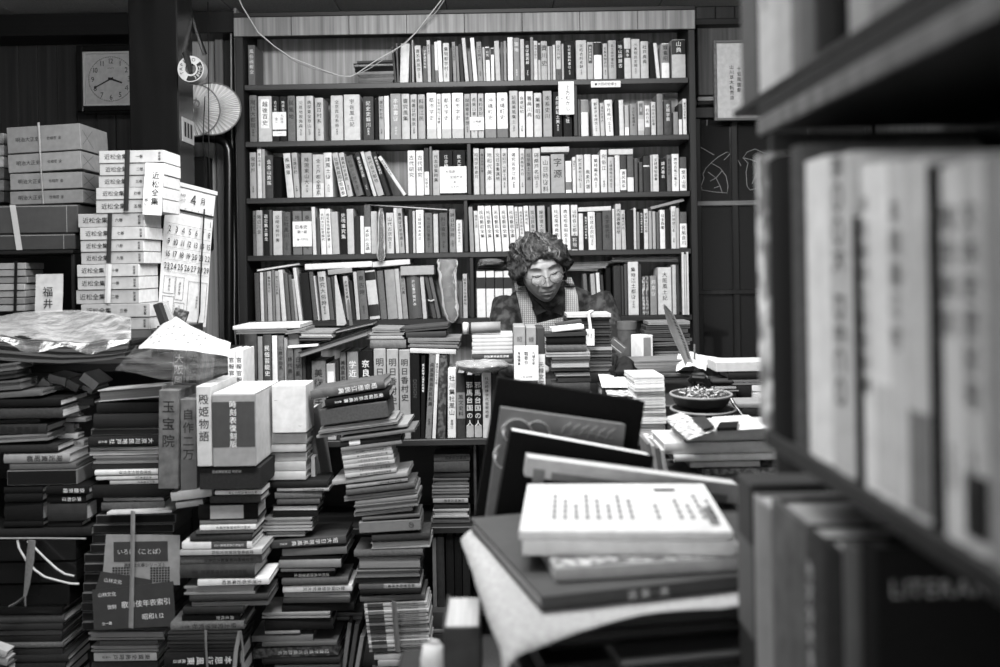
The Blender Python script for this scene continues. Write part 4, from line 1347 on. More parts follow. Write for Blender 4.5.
def wrapped_pile():
    Y = 2.58
    t = thing('print_bundle', 'thick bundle of prints in clear plastic lying over the left stacks', 'bundle')
    top = [(-70, 333), (-40, 334), (0, 335), (30, 339), (60, 343), (90, 344), (114, 343), (131, 341)]
    bot = [(-70, 356), (-40, 358), (0, 361.5), (30, 363), (60, 363.5), (90, 361.5), (108, 359), (121, 356)]
    yb = 2.80
    # layered paper: eight sheets-thick folders, one part each
    n = 7
    for i in range(n):
        f0, f1 = i / n, (i + .93) / n
        q = MB()
        pl = []
        for (xa, ya), (xb, yb_) in zip(top, bot):
            fa = f0
            p = P(xa + (xb - xa) * fa + rng.uniform(-.8, .8), ya + (yb_ - ya) * fa, Y)
            pl.append((p.x, p.z))
        th = (bot[3][1] - top[3][1]) / n * .90 * Y / F
        wavy_slab(q, pl, th, Y + rng.uniform(-.004, .004) + .002 * i, yb - .02)
        q.build('folder', mat((30, 60, 96, 78, 104, 76, 96)[i], 'leaves'), t)
    # printed top sheet and glossy wrap that rise to the back
    def surf(u, v, dz=0.0, wr=.006):
        x = -90 + u * 221
        yf = 334 + 9 * math.sin(min(1, max(0, (x + 20) / 150)) * math.pi * .8) - 1.5 * max(0, (x - 100) / 40)
        yk = 311.5 + (0 if x > 40 else (40 - x) * .12) + max(0, x - 95) * .22
        p0, p1 = P(x, yf, Y - .004), P(x, yk, Y + (.34 if x < 70 else max(.10, .34 - (x - 70) * .0036)))
        p = p0.lerp(p1, v)
        p.z += dz + wr * noise.noise(Vector((x * .05, v * 4, .4))) + .3 * wr * noise.noise(Vector((x * .16, v * 9, 2.4)))
        return p
    q = MB(); q.grid(lambda u, v: surf(u, v), 40, 12, 0, thick=.002)
    q.build('top_print', mat(104, 'blotch'), t, smooth=True)
    q = MB(); q.grid(lambda u, v: surf(u, v, .0035 + .003 * abs(noise.noise(Vector((u * 14, v * 6, 7)))), .007), 60, 16, 0)
    q.build('plastic_wrap', mat_plastic('clear_wrap', .03, .10), t, smooth=True)
    q = MB()
    def lip(u, v):
        p = surf(u, 0, .003)
        x = -90 + u * 221
        return p + Vector((0, -.006 - .01 * v - .004 * math.sin(u * 40), -.002 - .020 * v * (1 + .5 * math.sin(u * 23 + 1))))
    q.grid(lip, 60, 4, 0)
    q.build('wrap_fold', mat_plastic('clear_wrap', .03, .10), t, smooth=True)
    # tented white paper in a plastic bag on two upright books
    Y2 = 2.555
    ridge = [(140, 346), (150, 336), (163, 324), (176, 316.5), (190, 325), (206, 333), (220, 339), (231, 342.5)]
    hem = [(138.5, 348.5), (150, 348), (163, 348.5), (176, 349.5), (190, 350.5), (203, 352), (216, 354), (229, 356.5)]
    t = thing('print_packet', 'white printed sheet draped like a tent inside a clear plastic bag', 'packet')

    def cur(lst, u):
        f = u * (len(lst) - 1)
        i = min(int(f), len(lst) - 2)
        a = f - i
        return lst[i][0] * (1 - a) + lst[i + 1][0] * a, lst[i][1] * (1 - a) + lst[i + 1][1] * a

    def sh(u, v, d=0.0):
        x0, y0 = cur(hem, u)
        x1, y1 = cur(ridge, u)
        p = P(x0, y0, Y2 - .012 - d).lerp(P(x1, y1, Y2 + .065), v)
        p.z += .004 * math.sin(v * math.pi) + .0025 * noise.noise(Vector((u * 6, v * 3, 3))) + d
        return p
    q = MB(); q.grid(lambda u, v: sh(u, v), 28, 8, 0, thick=.0016)
    q.build('printed_sheet', mat(205, 'paper'), t, smooth=True)
    q = MB()
    for i in range(10):
        for j in range(3):
            u, v = .12 + i * .062 + j * .02, .25 + j * .2
            if (i * 3 + j) % 4 == 0:
                continue
            p, pu, pv = sh(u, v, .002), sh(u + .02, v, .002), sh(u, v + .1, .002)
            ex = (pu - p).normalized(); ez = (pv - p).normalized(); ey = ez.cross(ex).normalized(); ez = ex.cross(ey)
            Mx = Matrix.Translation(p) @ Matrix(((ex.x, ey.x, ez.x, 0), (ex.y, ey.y, ez.y, 0), (ex.z, ey.z, ez.z, 0), (0, 0, 0, 1)))
            q.text(rng.choice(KANJI), .009, Mx, 0)
    q.build('print', mat(110), t)
    lowr = [(115, 370), (124, 371.5), (135, 373), (147, 376), (160, 379), (178, 380.5), (200, 380), (221, 374), (230, 372)]

    def bag(u, v):
        x0, y0 = cur(lowr, u)
        x1, y1 = cur([(137, 345)] + hem, u)
        p = P(x0, y0, Y2 - .035).lerp(P(x1, y1, Y2 - .022), v)
        p.y += .006 * noise.noise(Vector((u * 9, v * 6, 1.1)))
        return p
    q = MB(); q.grid(bag, 40, 14, 0)
    q.build('plastic_bag', mat_plastic('clear_bag', .02, .12), t, smooth=True)
    # small clutter behind the packet: pens tray and tilted block
    box_thing('carton', 'small dark carton under the tilted pads behind the packet', 157, 190, 325.6, 352, 2.89, .13, 34, (), 'box')
    box_thing('tape_dispenser', 'small dark tilted box leaning beside the tied bundles, behind the packet', 156, 163, 303, 325, 2.9, .03, 40, (), 'box', tilt=18)
    box_thing('paper_pad', 'small pale pad tilted against the dark box behind the packet', 163.5, 171, 304, 324, 2.93, .012, 170, (), 'pad', tilt=24)
    box_thing('paper_pad', 'dark patterned pad under the April calendar', 172, 186, 309, 326, 2.96, .014, 120, (), 'pad', tilt=-20, surf='print')


wrapped_pile()

# ------------------------------------------------------------ stacks on the floor
GA, GB, GC, GD, GE = 'books of the dark leftmost floor stack', 'books of the floor stack under the thin white book', 'books of the floor stack under the boxed timetable', 'books of the floor stack under the small white box', 'books of the tall tilting floor stack'
SA = [
    ('f', -30, 18, 365, 372.6, 118, dict(tilt=6, feat='fanned')), ('f', -30, 16, 373.5, 380.5, 60, dict(tilt=6)), ('f', -30, 21, 381.5, 391, 104, dict(tilt=3)),
    ('s', -30, 42, 392, 398, 96, dict(tilt=3)), ('S', -30, 61, 399.4, 407, 20), ('S', -30, 63, 408, 418.6, 72), ('s', -30, 40, 419.4, 423.6, 28), ('s', -30, 47, 424.4, 434.4, 50, dict(n=6, tc='d', surf='worn')),
    ('f', -30, 49, 435.2, 442.4, 150, dict(tilt=2)), ('S', -30, 58, 445, 452.8, 46), ('S', 4, 70, 453.6, 463, 150, dict(surf='paper', n=5)), ('s', 10, 76, 463.4, 469.2, 96), ('R', 7, 77, 469.8, 485.4, 110),
]
flat_stack(SA, 2.56, 'of the dark stack beside the wall', GA)
flat_stack([('s', 64, 94, 398.5, 406, 30), ('s', 64, 79, 407, 416.6, 116), ('s', 66, 86, 417.4, 422, 120), ('s', 49, 74, 423.2, 432.8, 84), ('s', 58, 78, 433.4, 439, 178), ('s', 59, 84, 440, 446.4, 140, dict(n=4))], 2.66, 'of the short wall pile', 'books of the short pile behind the dark stack')
flat_stack([('S', 4, 43, 487, 493.6, 22), ('S', 5, 42.5, 494, 502, 22), ('S', 5, 43, 502.6, 521, 26), ('S', 4, 43, 521.6, 527, 22)], 2.56, 'of the tied dark volumes nearest the wall', 'tied dark volumes nearest the wall')
flat_stack([('S', 46, 89.5, 486.4, 494.4, 24, dict(n=4, tc='w')), ('S', 47, 86, 494.8, 503.2, 24, dict(n=4, tc='w')), ('S', 48, 87, 503.8, 521, 46, dict(surf='worn')), ('S', 48, 82, 521.6, 527.4, 30)], 2.56, 'of the dark volumes lettered in white', 'dark volumes lettered in white')
flat_stack([('S', -20, 91, 528, 537.4, 42), ('C', -20, 75.5, 539.4, 561.4, 26, dict(surf='lacquer', feat='tied with string')), ('C', -20, 76.5, 562, 583.6, 26, dict(surf='lacquer', feat='tied with string')), ('C', -20, 69.5, 584.2, 606.4, 24, dict(surf='lacquer', feat='tied with string')),
            ('s', -20, 63, 607.2, 614.4, 24), ('S', -20, 65, 615, 623, 74), ('s', -20, 63, 623.6, 630, 46), ('S', -20, 62, 630.6, 635.4, 88), ('s', -20, 62, 636, 642.2, 40), ('S', -20, 63, 642.8, 648, 102), ('s', -20, 63, 648.6, 655, 60), ('S', -20, 68, 655.6, 663, 50), ('S', -20, 66, 663.6, 673, 40), ('S', -20, 64, 673.6, 684, 40), ('S', -20, 66, 684.6, 700, 40)],
           2.56, 'of the string-tied dark boxes', 'books in the lower dark stack')
flat_stack([('s', -14, 7, 648, 655, 170, dict(tilt=-20)), ('s', -12, 8, 656, 664, 150, dict(tilt=-14)), ('S', -40, 2, 671, 690, 70), ('S', -40, 3, 690.6, 712, 60), ('S', -40, 2, 712.6, 729, 50)], 2.44, 'of the pale corners at the frame edge', 'pale books at the bottom edge')


def strings_left():
    Y = 2.545
    for pts, r, lab, g in (([(17.5, 540), (19, 548), (26, 560), (35, 570), (45, 577), (58, 580.5), (70, 583.5), (79, 583.8)], .0030, 'loose white string loop over the tied dark boxes, longer curve', 205),
                           ([(27.5, 541), (36, 549), (46, 559), (57, 569), (65, 574), (74, 576)], .0030, 'loose white string loop over the tied dark boxes, shorter curve', 205)):
        q = MB(); q.tube([P(x, y, Y - .006) for x, y in pts], r, 6)
        tag(q.build('packing_string', mat(g), smooth=True), lab, 'string')
    q = MB()
    q.tube([P(32, 540, Y - .012), P(30, 560, Y - .012), P(27, 585, Y - .012), P(25, 596, Y - .012)], [.010, .011, .007, .004], 8, 0, flat=.25)
    q.tube([P(25, 596, Y - .013), P(18, 602, Y - .013), P(11, 606, Y - .013)], [.004, .008, .011], 8, 0, flat=.3)
    q.tube([P(25, 596, Y - .012), P(25, 602, Y - .012), P(25.5, 606, Y - .012)], [.004, .006, .006], 8, 0, flat=.3)
    tag(q.build('hanging_tassel', mat(120, 'cloth')), 'frayed knotted string tassel hanging on the tied dark boxes', 'string')
    q = MB(); q.tube([P(-20, 538.5, Y - .01), P(40, 538.2, Y - .01), P(86, 538.6, Y - .01)], .0024, 6)
    tag(q.build('packing_string', mat(150)), 'tight string across the top of the tied dark boxes', 'string')


strings_left()

# jumbled books lying behind the leftmost stack
for i, (x0, x1, y0, y1, g, tl, k) in enumerate([(36, 50, 381, 392, 120, 50, 's'), (48, 66, 376, 384, 112, -14, 's'), (62, 79, 381, 389, 92, -28, 's'), (80, 98, 377, 386, 150, -38, 's'), (42, 78, 392.4, 396, 200, -1, 'f'), (76, 93, 386, 391, 120, -25, 's')]):
    lying(KIND[k], '%s %s, %s in the jumble behind the dark leftmost stack' % (tone(g), NICE[KIND[k]], ordw(i + 1)), x0, x1, y0, y1, 2.66 + .012 * i, g, k, tilt=tl, depth=.10, pg=g)

SB = [
    ('H', 97, 164, 387.5, 399.5, 104, dict(tilt=4, yaw=-4, cg=185, feat='with pale cover', dep=.07)), ('S', 97, 162, 402.4, 412.6, 32), ('S', 94, 161, 413.4, 427.6, 24, dict(surf='worn')), ('R', 91, 161, 428.2, 435.4, 120), ('S', 89, 161, 436, 446.2, 42, dict(n=7, tc='w')),
    ('f', 90, 160, 447, 450, 200), ('f', 90, 160, 450.6, 455, 214), ('f', 93, 159, 455.6, 463.6, 148), ('S', 92, 160, 464.2, 469, 52), ('S', 95, 158, 469.6, 475, 220, dict(n=8, surf='paper')), ('s', 96, 158, 475.6, 479.6, 206, dict(n=6)), ('s', 110, 160, 480, 484, 175, dict(n=6)),
    ('S', 93, 175, 484.6, 497, 36), ('s', 103, 164, 497.6, 501, 134), ('S', 102, 165, 501.6, 510, 92),
]
flat_stack(SB, 2.58, 'of the stack beside the leaning volumes', GB)
lying('magazine', 'thin white magazine with a curled corner atop the tied slipcases', 107, 172, 511.2, 513.8, 2.56, 200, 's', tilt=1, depth=.15)
xs = [(96, 176), (93, 174), (92, 173), (90, 172), (84, 170), (84, 171), (84, 170), (83, 170), (82, 169), (81, 169), (82, 169), (82, 169)]
ys = 514.2
SL = []
for i, (a, b) in enumerate(xs):
    SL.append(('R', a, b, ys, ys + 9.3, 88, dict(yaw=0)))
    ys += 9.7
flat_stack(SL, 2.58, 'of the tied dark slipcases', 'tied dark slipcases')
SB2 = [('f', 88, 165, 632, 640, 146), ('s', 100, 158, 640.6, 645, 92), ('f', 91, 159, 645.6, 651.6, 156), ('s', 94, 157, 652.4, 661, 176, dict(n=6)), ('S', 92, 158, 661.6, 669, 60), ('S', 90, 160, 669.6, 684, 50), ('S', 90, 160, 684.6, 697, 50)]
flat_stack(SB2, 2.58, 'of the pile under the tied slipcases', 'books under the tied slipcases')


def pamphlets():
    Y = 2.555
    # pale pamphlet with dark title panel
    def quad(name, label, pts, g, Yq, th=.003, parts=(), surf='paper'):
        v = [P(x, y, Yq) for x, y in pts]
        t = thing(name, label, 'pamphlet')
        q = MB()
        b = [p + Vector((0, th, 0)) for p in v]
        q.add(v + b, [(3, 2, 1, 0), (4, 5, 6, 7), (0, 1, 5, 4), (1, 2, 6, 5), (2, 3, 7, 6), (3, 0, 4, 7)])
        q.build('cover', mat(g, surf), t)
        return t
    t = quad('pamphlet', 'pale pamphlet with dark script panel tied to the slipcases', [(106, 534.5), (180, 535), (180, 585), (102, 585)], 148, Y, .002)
    q = MB()
    a, b = P(113.5, 542, Y - .001), P(168, 561, Y - .001)
    q.box(a.x, b.x, Y - .0012, Y - .0002, b.z, a.z, 0)
    q.text('いろは〈ことば〉', .0155, T((a.x + b.x) / 2, Y - .0018, (a.z + b.z) / 2), 1)
    p = q.build('title_panel', [mat(62), mat(190)], t)
    q = MB()
    c = P(145, 565, Y - .001)
    q.text('歌舞伎文庫シリーズ１', .011, T(c.x, Y - .001, c.z), 0)
    q.build('series_name', mat(50), t)
    for s in (0, 1):
        q = MB()
        for r in range(6):
            c = P((112, 150)[s] + 8, 569 + r * 2.6, Y - .001)
            for j in range(7):
                q.box(c.x - .02 + j * .0075, c.x - .0145 + j * .0075, Y - .0008, Y - .0001, c.z, c.z + .005, 0)
        q.build('print', mat(50), t)
    t = quad('pamphlet', 'dark pamphlet peeping out between the two tied pamphlets', [(101, 571.5), (152, 580), (150, 597), (95, 590)], 66, Y - .004, .002)
    q = MB(); c = P(113, 581, Y - .0045); q.text('山林文化', .012, T(c.x, Y - .0048, c.z) @ RY(R(9)), 0)
    q.build('lettering', mat(200), t)
    t = quad('pamphlet', 'dark pamphlet with white title tied across the slipcases', [(92, 590), (173, 581.5), (176, 626), (94, 630)], 66, Y - .008, .002)
    for i, (x, y, tx, s) in enumerate(((107, 594.5, '山林文化', .012), (112, 607, '復刻', .012), (146, 603, '歌舞伎年表索引', .0185), (153, 616, '昭和1.12', .0165), (107, 623.5, '全一冊', .009))):
        q = MB()
        c = P(x, y, Y - .0085)
        q.text(tx, s, T(c.x, Y - .0088, c.z) @ RY(R(-4)), 0)
        q.build(('series_name', 'edition_note', 'title', 'dates', 'publisher_mark')[i], mat(215), t)
    q = MB()
    a, b, c = P(133, 511, Y - .012), P(132.5, 560, Y - .013), P(131, 628, Y - .013)
    q.tube([a, b, c], [.0085, .0078, .0085], 4, 0, flat=.15)
    tag(q.build('packing_string', mat(150)), 'flat pale string tied down the front of the two pamphlets', 'string')


pamphlets()


# upright books standing on the stacks: leaning pair, white book, boxed timetable
def standing(name, label, x0, x1, y0, y1, Y, dep, g, kind='C', tilt=0, yaw=0, group=None, **k):
    c = P((x0 + x1) / 2, y1, Y)
    w, h = (x1 - x0) * Y / F, (y1 - y0) * Y / F
    M = T(*c) @ RY(R(tilt)) @ RZ(R(yaw))
    return make_book(M, w, h, dep, g, kind, label, group, name=name, **k)


standing('cased_book', 'worn grey leaning volume with brushed title, beside the flat dark books', 158, 178, 390, 489, 2.50, .15, 108, tilt=1.4, text='玉宝院', surf='worn', size=.034, tc=20)
standing('cased_book', 'worn grey volume with script between the leaning book and white book', 181.2, 197, 399, 493, 2.51, .15, 104, tilt=.3, text='自作二万', surf='worn', size=.03, tc=45, panels=[('obi_band', .01, .36, 92)])
standing('cased_book', 'pale narrow boxed book with brushed title beside the boxed timetable', 197.2, 212.2, 386, 466.5, 2.46, .24, 186, text='殿姫物語', size=.027, tc=18)
standing('cased_book', 'open-topped slim grey case between the worn volumes', 186, 197, 388, 398, 2.62, .10, 84) if False else None


def timetable():
    Y = 2.46
    x0, x1, y0, y1 = 213, 256.5, 394.5, 466.5
    c = P((x0 + x1) / 2, y1, Y)
    w, h, d = (x1 - x0) * Y / F, (y1 - y0) * Y / F, .27
    t = thing('cased_book', 'big boxed timetable reprint with dark title panel and white top', 'book', T(*c))
    q = MB(); q.box(-w / 2, w / 2, 0, d, 0, h, 0, .0015)
    q.build('slipcase', mat(150, 'paper'), t)
    q = MB(); q.box(-w / 2 + .003, w / 2 + .0005, .002, d - .01, h + .0002, h + .0035, 0, .001)
    q.build('top_flap', mat(215), t)
    q = MB(); q.box(w / 2 + .0003, w / 2 + .001, .003, d - .003, .004, h - .002, 0)
    q.build('side_paper', mat(196), t)
    q = MB()
    q.box(-w / 2 + .0002, w / 2 - .002, -.0006, 0, h * .27, h * .9, 0)
    q.text('時刻表復刻版', .0185, T(-w * .02, -.0011, h * .585), 1, vertical=True)
    q.build('title_panel', [mat(70), mat(225)], t)
    # dark box under it
    box_thing('book_box', 'dark flat box under the boxed timetable', 199.5, 260.5, 467.4, 489.4, 2.47, .22, 50, [(-.05, .32, '日本国有鉄道 時刻表', .008)], tc=205, surf='cloth')
    # small white box
    box_thing('book_box', 'small white box standing on the magazines beside the timetable', 272, 306, 385, 433, 2.60, .11, 206, [(-.38, .18, 'ー', .01), (.32, -.36, 'ー', .01)], tc=120)
    # two books under the plastic packet
    standing('cased_book', 'grey worn volume under the plastic packet, nearer the wall', 171, 184, 349, 397, 2.66, .13, 108, tilt=3.6, text='大阪風土記', surf='worn', size=.026)
    standing('cased_book', 'grey worn volume under the plastic packet, nearer the bookcase', 184.8, 199, 349, 397, 2.66, .13, 112, tilt=3.6, text='大阪風土記', surf='worn', size=.026)
    standing('paperback_book', 'white-lettered slim volume behind the plastic packet, first of two', 229, 236.4, 350, 420, 2.72, .13, 222, 's', text='官報官報官報', size=.016)
    standing('paperback_book', 'white-lettered slim volume behind the plastic packet, second of two', 237, 243.6, 350, 420, 2.72, .13, 222, 's', text='官報官報官報', size=.016)


timetable()
_a, _b = P(228, 420, 2.72), P(245, 420, 2.72)
_t = thing('carton', 'dark carton hidden behind the timetable carrying two white-lettered volumes', 'box', T((_a.x + _b.x) / 2, 2.72, 0.001))
_q = MB(); _q.box(-.04, .04, .0, .14, 0, P(236, 420, 2.72).z - .0025, 0, .002); _q.build('body', mat(50, 'worn'), _t)

SC = [
    ('s', 171, 212, 489.8, 499, 160, dict(tilt=6)), ('s', 176, 203, 500.4, 507, 136, dict(tilt=7)),
]
flat_stack(SC, 2.50, 'of the two by the timetable', 'two tilted books by the boxed timetable')
SC2 = [
    ('s', 215, 262, 490.2, 494.6, 222, dict(n=9)), ('S', 210, 261, 495.4, 503, 68), ('S', 199, 258, 503.8, 519.4, 18, dict(panels=[('spine_label', .2, .76, 165, 0, .86)])), ('s', 200, 257, 520, 524, 114), ('s', 200, 256, 524.5, 530, 226, dict(n=10)), ('S', 196, 254, 530.4, 533.4, 92),
    ('S', 190, 252, 534, 541, 62), ('s', 182, 252, 541.6, 548.8, 218, dict(panels=[('spine_label', .42, .93, 80, 10)])), ('s', 180, 262, 549.4, 555, 176, dict(n=10)), ('S', 181, 262, 555.6, 564, 96, dict(n=12, tc='d')), ('S', 180, 255, 564.6, 578, 60, dict(n=10, tc='d', surf='worn')), ('s', 198, 269, 578.6, 585.2, 214, dict(n=8)),
    ('f', 184, 255, 585.8, 594.4, 156), ('S', 190, 268, 595, 600.8, 62), ('f', 192, 268, 601.4, 606, 136), ('S', 183, 244, 606.6, 614, 38, dict(surf='worn')), ('S', 182, 240, 614.6, 620.6, 32, dict(n=4, tc='w')), ('S', 171, 244, 621.4, 630, 112, dict(n=7)),
    ('f', 168, 240, 631, 637, 66, dict(feat='tied')), ('f', 167, 240, 637.4, 644, 60, dict(feat='tied')), ('f', 167, 240, 644.4, 651, 70, dict(feat='tied')), ('S', 165, 240, 652, 668, 34, dict(feat='tied', n=5, tc='w')), ('S', 165, 240, 668.6, 684, 40), ('S', 165, 240, 684.6, 699, 40),
]
flat_stack(SC2, 2.50, 'of the stack under the timetable', GC)
for i, (pts, lab) in enumerate([([(205.5, 630), (206, 648), (208, 675)], 'flat pale string round the tied books below the timetable, first strand'), ([(240, 631), (236, 650), (234, 675)], 'flat pale string round the tied books below the timetable, second strand'), ([(241, 631), (243, 650), (243, 675)], 'flat pale string round the tied books below the timetable, third strand')]):
    q = MB(); q.tube([P(x, y, 2.485 - .004 * i) for x, y in pts], [.0055, .005, .006], 4, 0, flat=.18)
    tag(q.build('packing_string', mat(140)), lab, 'string')

SD = [
    ('s', 260, 307, 433.6, 443.6, 192), ('s', 262, 306, 444.2, 452, 184), ('s', 263, 307, 452.6, 461, 168), ('s', 260, 306, 461.6, 470.8, 178), ('s', 259, 306, 471.4, 480, 188),
    ('S', 270, 328, 481, 487.6, 42), ('s', 277, 329, 488.2, 491.2, 156, dict(n=10)), ('S', 275, 322, 492, 498.2, 114), ('S', 277, 320, 498.8, 504.4, 92), ('F', 272, 318, 505, 511.6, 222, dict(cg=46)), ('S', 273, 318, 512.2, 516.6, 30),
    ('f', 265, 312, 517.6, 524.6, 176), ('f', 261, 312, 525.4, 531, 200), ('f', 267, 305, 531.6, 536.6, 168), ('s', 268, 346, 538.4, 546, 70, dict(tilt=3, n=8, tc='w')), ('s', 282, 347, 547.6, 555, 108, dict(tilt=2)),
    ('S', 280, 341, 556.2, 559.4, 22), ('s', 279, 341, 560, 567.6, 134), ('s', 281, 335, 568.2, 571.6, 114), ('S', 278, 335, 572.2, 577.4, 18, dict(n=9, tc='w')), ('S', 282, 348, 578.2, 584.8, 88), ('s', 283, 352, 585.4, 591.8, 212, dict(n=9)), ('f', 284, 350, 592.4, 597, 178),
    ('s', 283, 350, 598, 603, 62), ('S', 282, 354, 603.8, 611.6, 26), ('f', 262, 330, 612.4, 618.2, 172), ('S', 265, 333, 619, 630, 36), ('s', 265, 300, 630.6, 634, 144), ('s', 252, 313, 635, 641.4, 114), ('s', 262, 337, 642, 646, 88), ('s', 253, 338, 647, 657, 96, dict(tilt=2, n=10, tc='w', surf='print')), ('S', 262, 340, 658.6, 664, 42), ('s', 275, 340, 664.6, 670, 114), ('S', 262, 340, 670.6, 684, 50), ('S', 262, 340, 684.6, 694, 50),
]
flat_stack(SD, 2.62, 'of the stack under the small white box', GD)
flat_stack([('s', 332, 363, 612.4, 616, 64), ('s', 331, 362, 616.6, 620.6, 60)], 2.70, 'of the wedged dark pair', 'two dark books wedged beside the stack')
for i, (x0, x1, y0, y1, g, tl) in enumerate([(339, 343, 622, 668, 110, 14), (345, 349, 624, 668, 80, 16), (351, 355, 636, 668, 130, 18)]):
    standing('paperback_book', '%s paperback leaning between the floor stacks, %s of three' % (tone(g), ordw(i + 1)), x0, x1, y0, y1 + 22, 2.66, .12, g, 's', tilt=tl * .6, group='leaning books between floor stacks')
standing('hardback_book', 'tall grey book leaning between the white box and the tilting stack', 318, 324, 410, 494, 2.72, .16, 104, 'S', tilt=-8)
standing('paperback_book', 'small pale book end standing beside the pale magazines', 311.2, 315.2, 457, 480.4, 2.68, .10, 190, 's')

SE = [
    ('S', 310, 385, 385.5, 394, 88, dict(tilt=8, surf='worn', n=6, tc='w', dep=.17)), ('S', 325, 390, 394.6, 403.0, 24, dict(tilt=8, n=8, tc='w')), ('C', 319.5, 388, 405.2, 421.8, 84, dict(tilt=6.5, surf='cloth')), ('f', 320, 396, 422.8, 425.8, 184, dict(tilt=6.5)), ('f', 318, 398, 426.2, 429, 160, dict(tilt=6.5)),
    ('s', 316, 408, 429.6, 432.6, 146, dict(tilt=6.5)), ('s', 340, 415, 433.4, 436.8, 104, dict(tilt=6.5)), ('S', 340, 401, 438, 443.2, 46, dict(tilt=6, panels=[('spine_label', .15, .33, 235, 0)])), ('s', 341, 402, 443.8, 447.6, 124, dict(tilt=6)),
]
SE += [('s', 341.5 + i * .7, 392 + i * .9, 448.4 + i * 4.5, 452.7 + i * 4.5, 176, dict(tilt=5.6, n=12, feat='with printed spine')) for i in range(6)]
SE += [
    ('s', 332, 408, 475.8, 480.8, 156, dict(tilt=6)), ('s', 346, 408, 481.6, 485, 150, dict(tilt=6, n=10)), ('S', 346, 415, 485.8, 491.8, 92, dict(tilt=5.5)), ('f', 344, 417, 492.6, 497.4, 156, dict(tilt=5.5)), ('s', 355, 418, 498.2, 501.8, 124, dict(tilt=5.5)), ('F', 354, 418, 502.6, 509.2, 132, dict(tilt=5)), ('f', 354, 413, 510, 513.6, 176, dict(tilt=5)),
    ('s', 362, 420, 515.8, 518.6, 92, dict(tilt=3)), ('C', 359, 421, 520.4, 532, 122, dict(tilt=2, text='の', size=.018)), ('S', 372, 430, 533.8, 540.6, 66, dict(tilt=1.4)), ('F', 371, 430, 541.4, 548.2, 192, dict(tilt=1.2)), ('S', 354, 423, 549.6, 556.2, 104, dict(tilt=.8)), ('F', 358, 421, 557, 569, 146, dict(cg=60)), ('F', 356, 420, 570, 577.4, 120), ('S', 356, 420, 578.2, 582.6, 62),
    ('s', 359, 421, 583.2, 588.4, 184, dict(panels=[('spine_label', .0, .4, 96)], n=8)), ('S', 360, 421, 589, 594, 36), ('s', 360, 425, 595, 600.4, 94, dict(tilt=1.5)),
]
SE += [('s', 364 + i * .45, 427 + (i % 3) * .8 + i * .2, 602.6 + i * 3.75, 605.9 + i * 3.75, 178, dict(tilt=1.6, feat='with dark series label', panels=[('spine_label', .05, .30, (70, 46, 110)[i % 3]), ('title_strip', .42, .96, 150, 9)], yaw=0)) for i in range(13)]
SE += [('s', 374, 430, 653, 659, 178, dict(tilt=2)), ('s', 378, 430, 660, 666, 146, dict(tilt=1)), ('S', 372, 430, 667, 680, 80), ('S', 372, 430, 680.6, 693, 60)]
flat_stack(SE, 2.62, 'of the tall tilting stack', GE)
q = MB()
a, b = P(394, 601, 2.60), P(398, 652, 2.60)
q.tube([a, (a + b) / 2, b], [.010, .011, .010], 4, 0, flat=.15)
tag(q.build('packing_band', mat(120, 'gloss')), 'clear grey band round the thirteen matching thin books', 'band')
# ------------------------------------------------------------ low shelf with a row of upright books in the middle
YL = 3.0
ZL1, ZL2, ZL3 = P(450, 438.5, YL).z, P(450, 526, YL).z, P(450, 609, YL).z


def low_shelf():
    x0, x1 = P(236, 438, YL).x, -0.002
    t = thing('low_bookshelf', 'low dark bookshelf behind the floor stacks with upright books', 'bookshelf', T((x0 + x1) / 2, YL + .15, 0))
    inv = t.matrix_world.inverted()

    def part(nm, a, b, c, d, e, f, g=52):
        q = MB(); q.box(a, b, c, d, e, f, 0, .002)
        o = q.build(nm, mat(g, 'woodx')); o.parent = t; o.matrix_parent_inverse = inv
    for z in (ZL1, ZL2, ZL3):
        part('shelf_board', x0, x1, YL - .012, YL + .27, z - .02, z)
    for a in (x0 - .021, x1 + .0005 - .0):
        pass
    part('side_panel', x0 - .021, x0 - .0005, YL - .008, YL + .27, 0.001, ZL1 - .0005, 40)
    part('side_panel', x1 + .0005, x1 + .0095, YL - .008, YL + .27, 0.001, ZL1 - .0005, 40)
    part('divider', P(474, 500, YL).x, P(477, 500, YL).x, YL + .01, YL + .26, ZL2 + .0005, ZL1 - .0205, 60)
    part('back_panel', x0 - .02, x1 + .009, YL + .2705, YL + .28, 0.001, ZL1 + .02, 30)


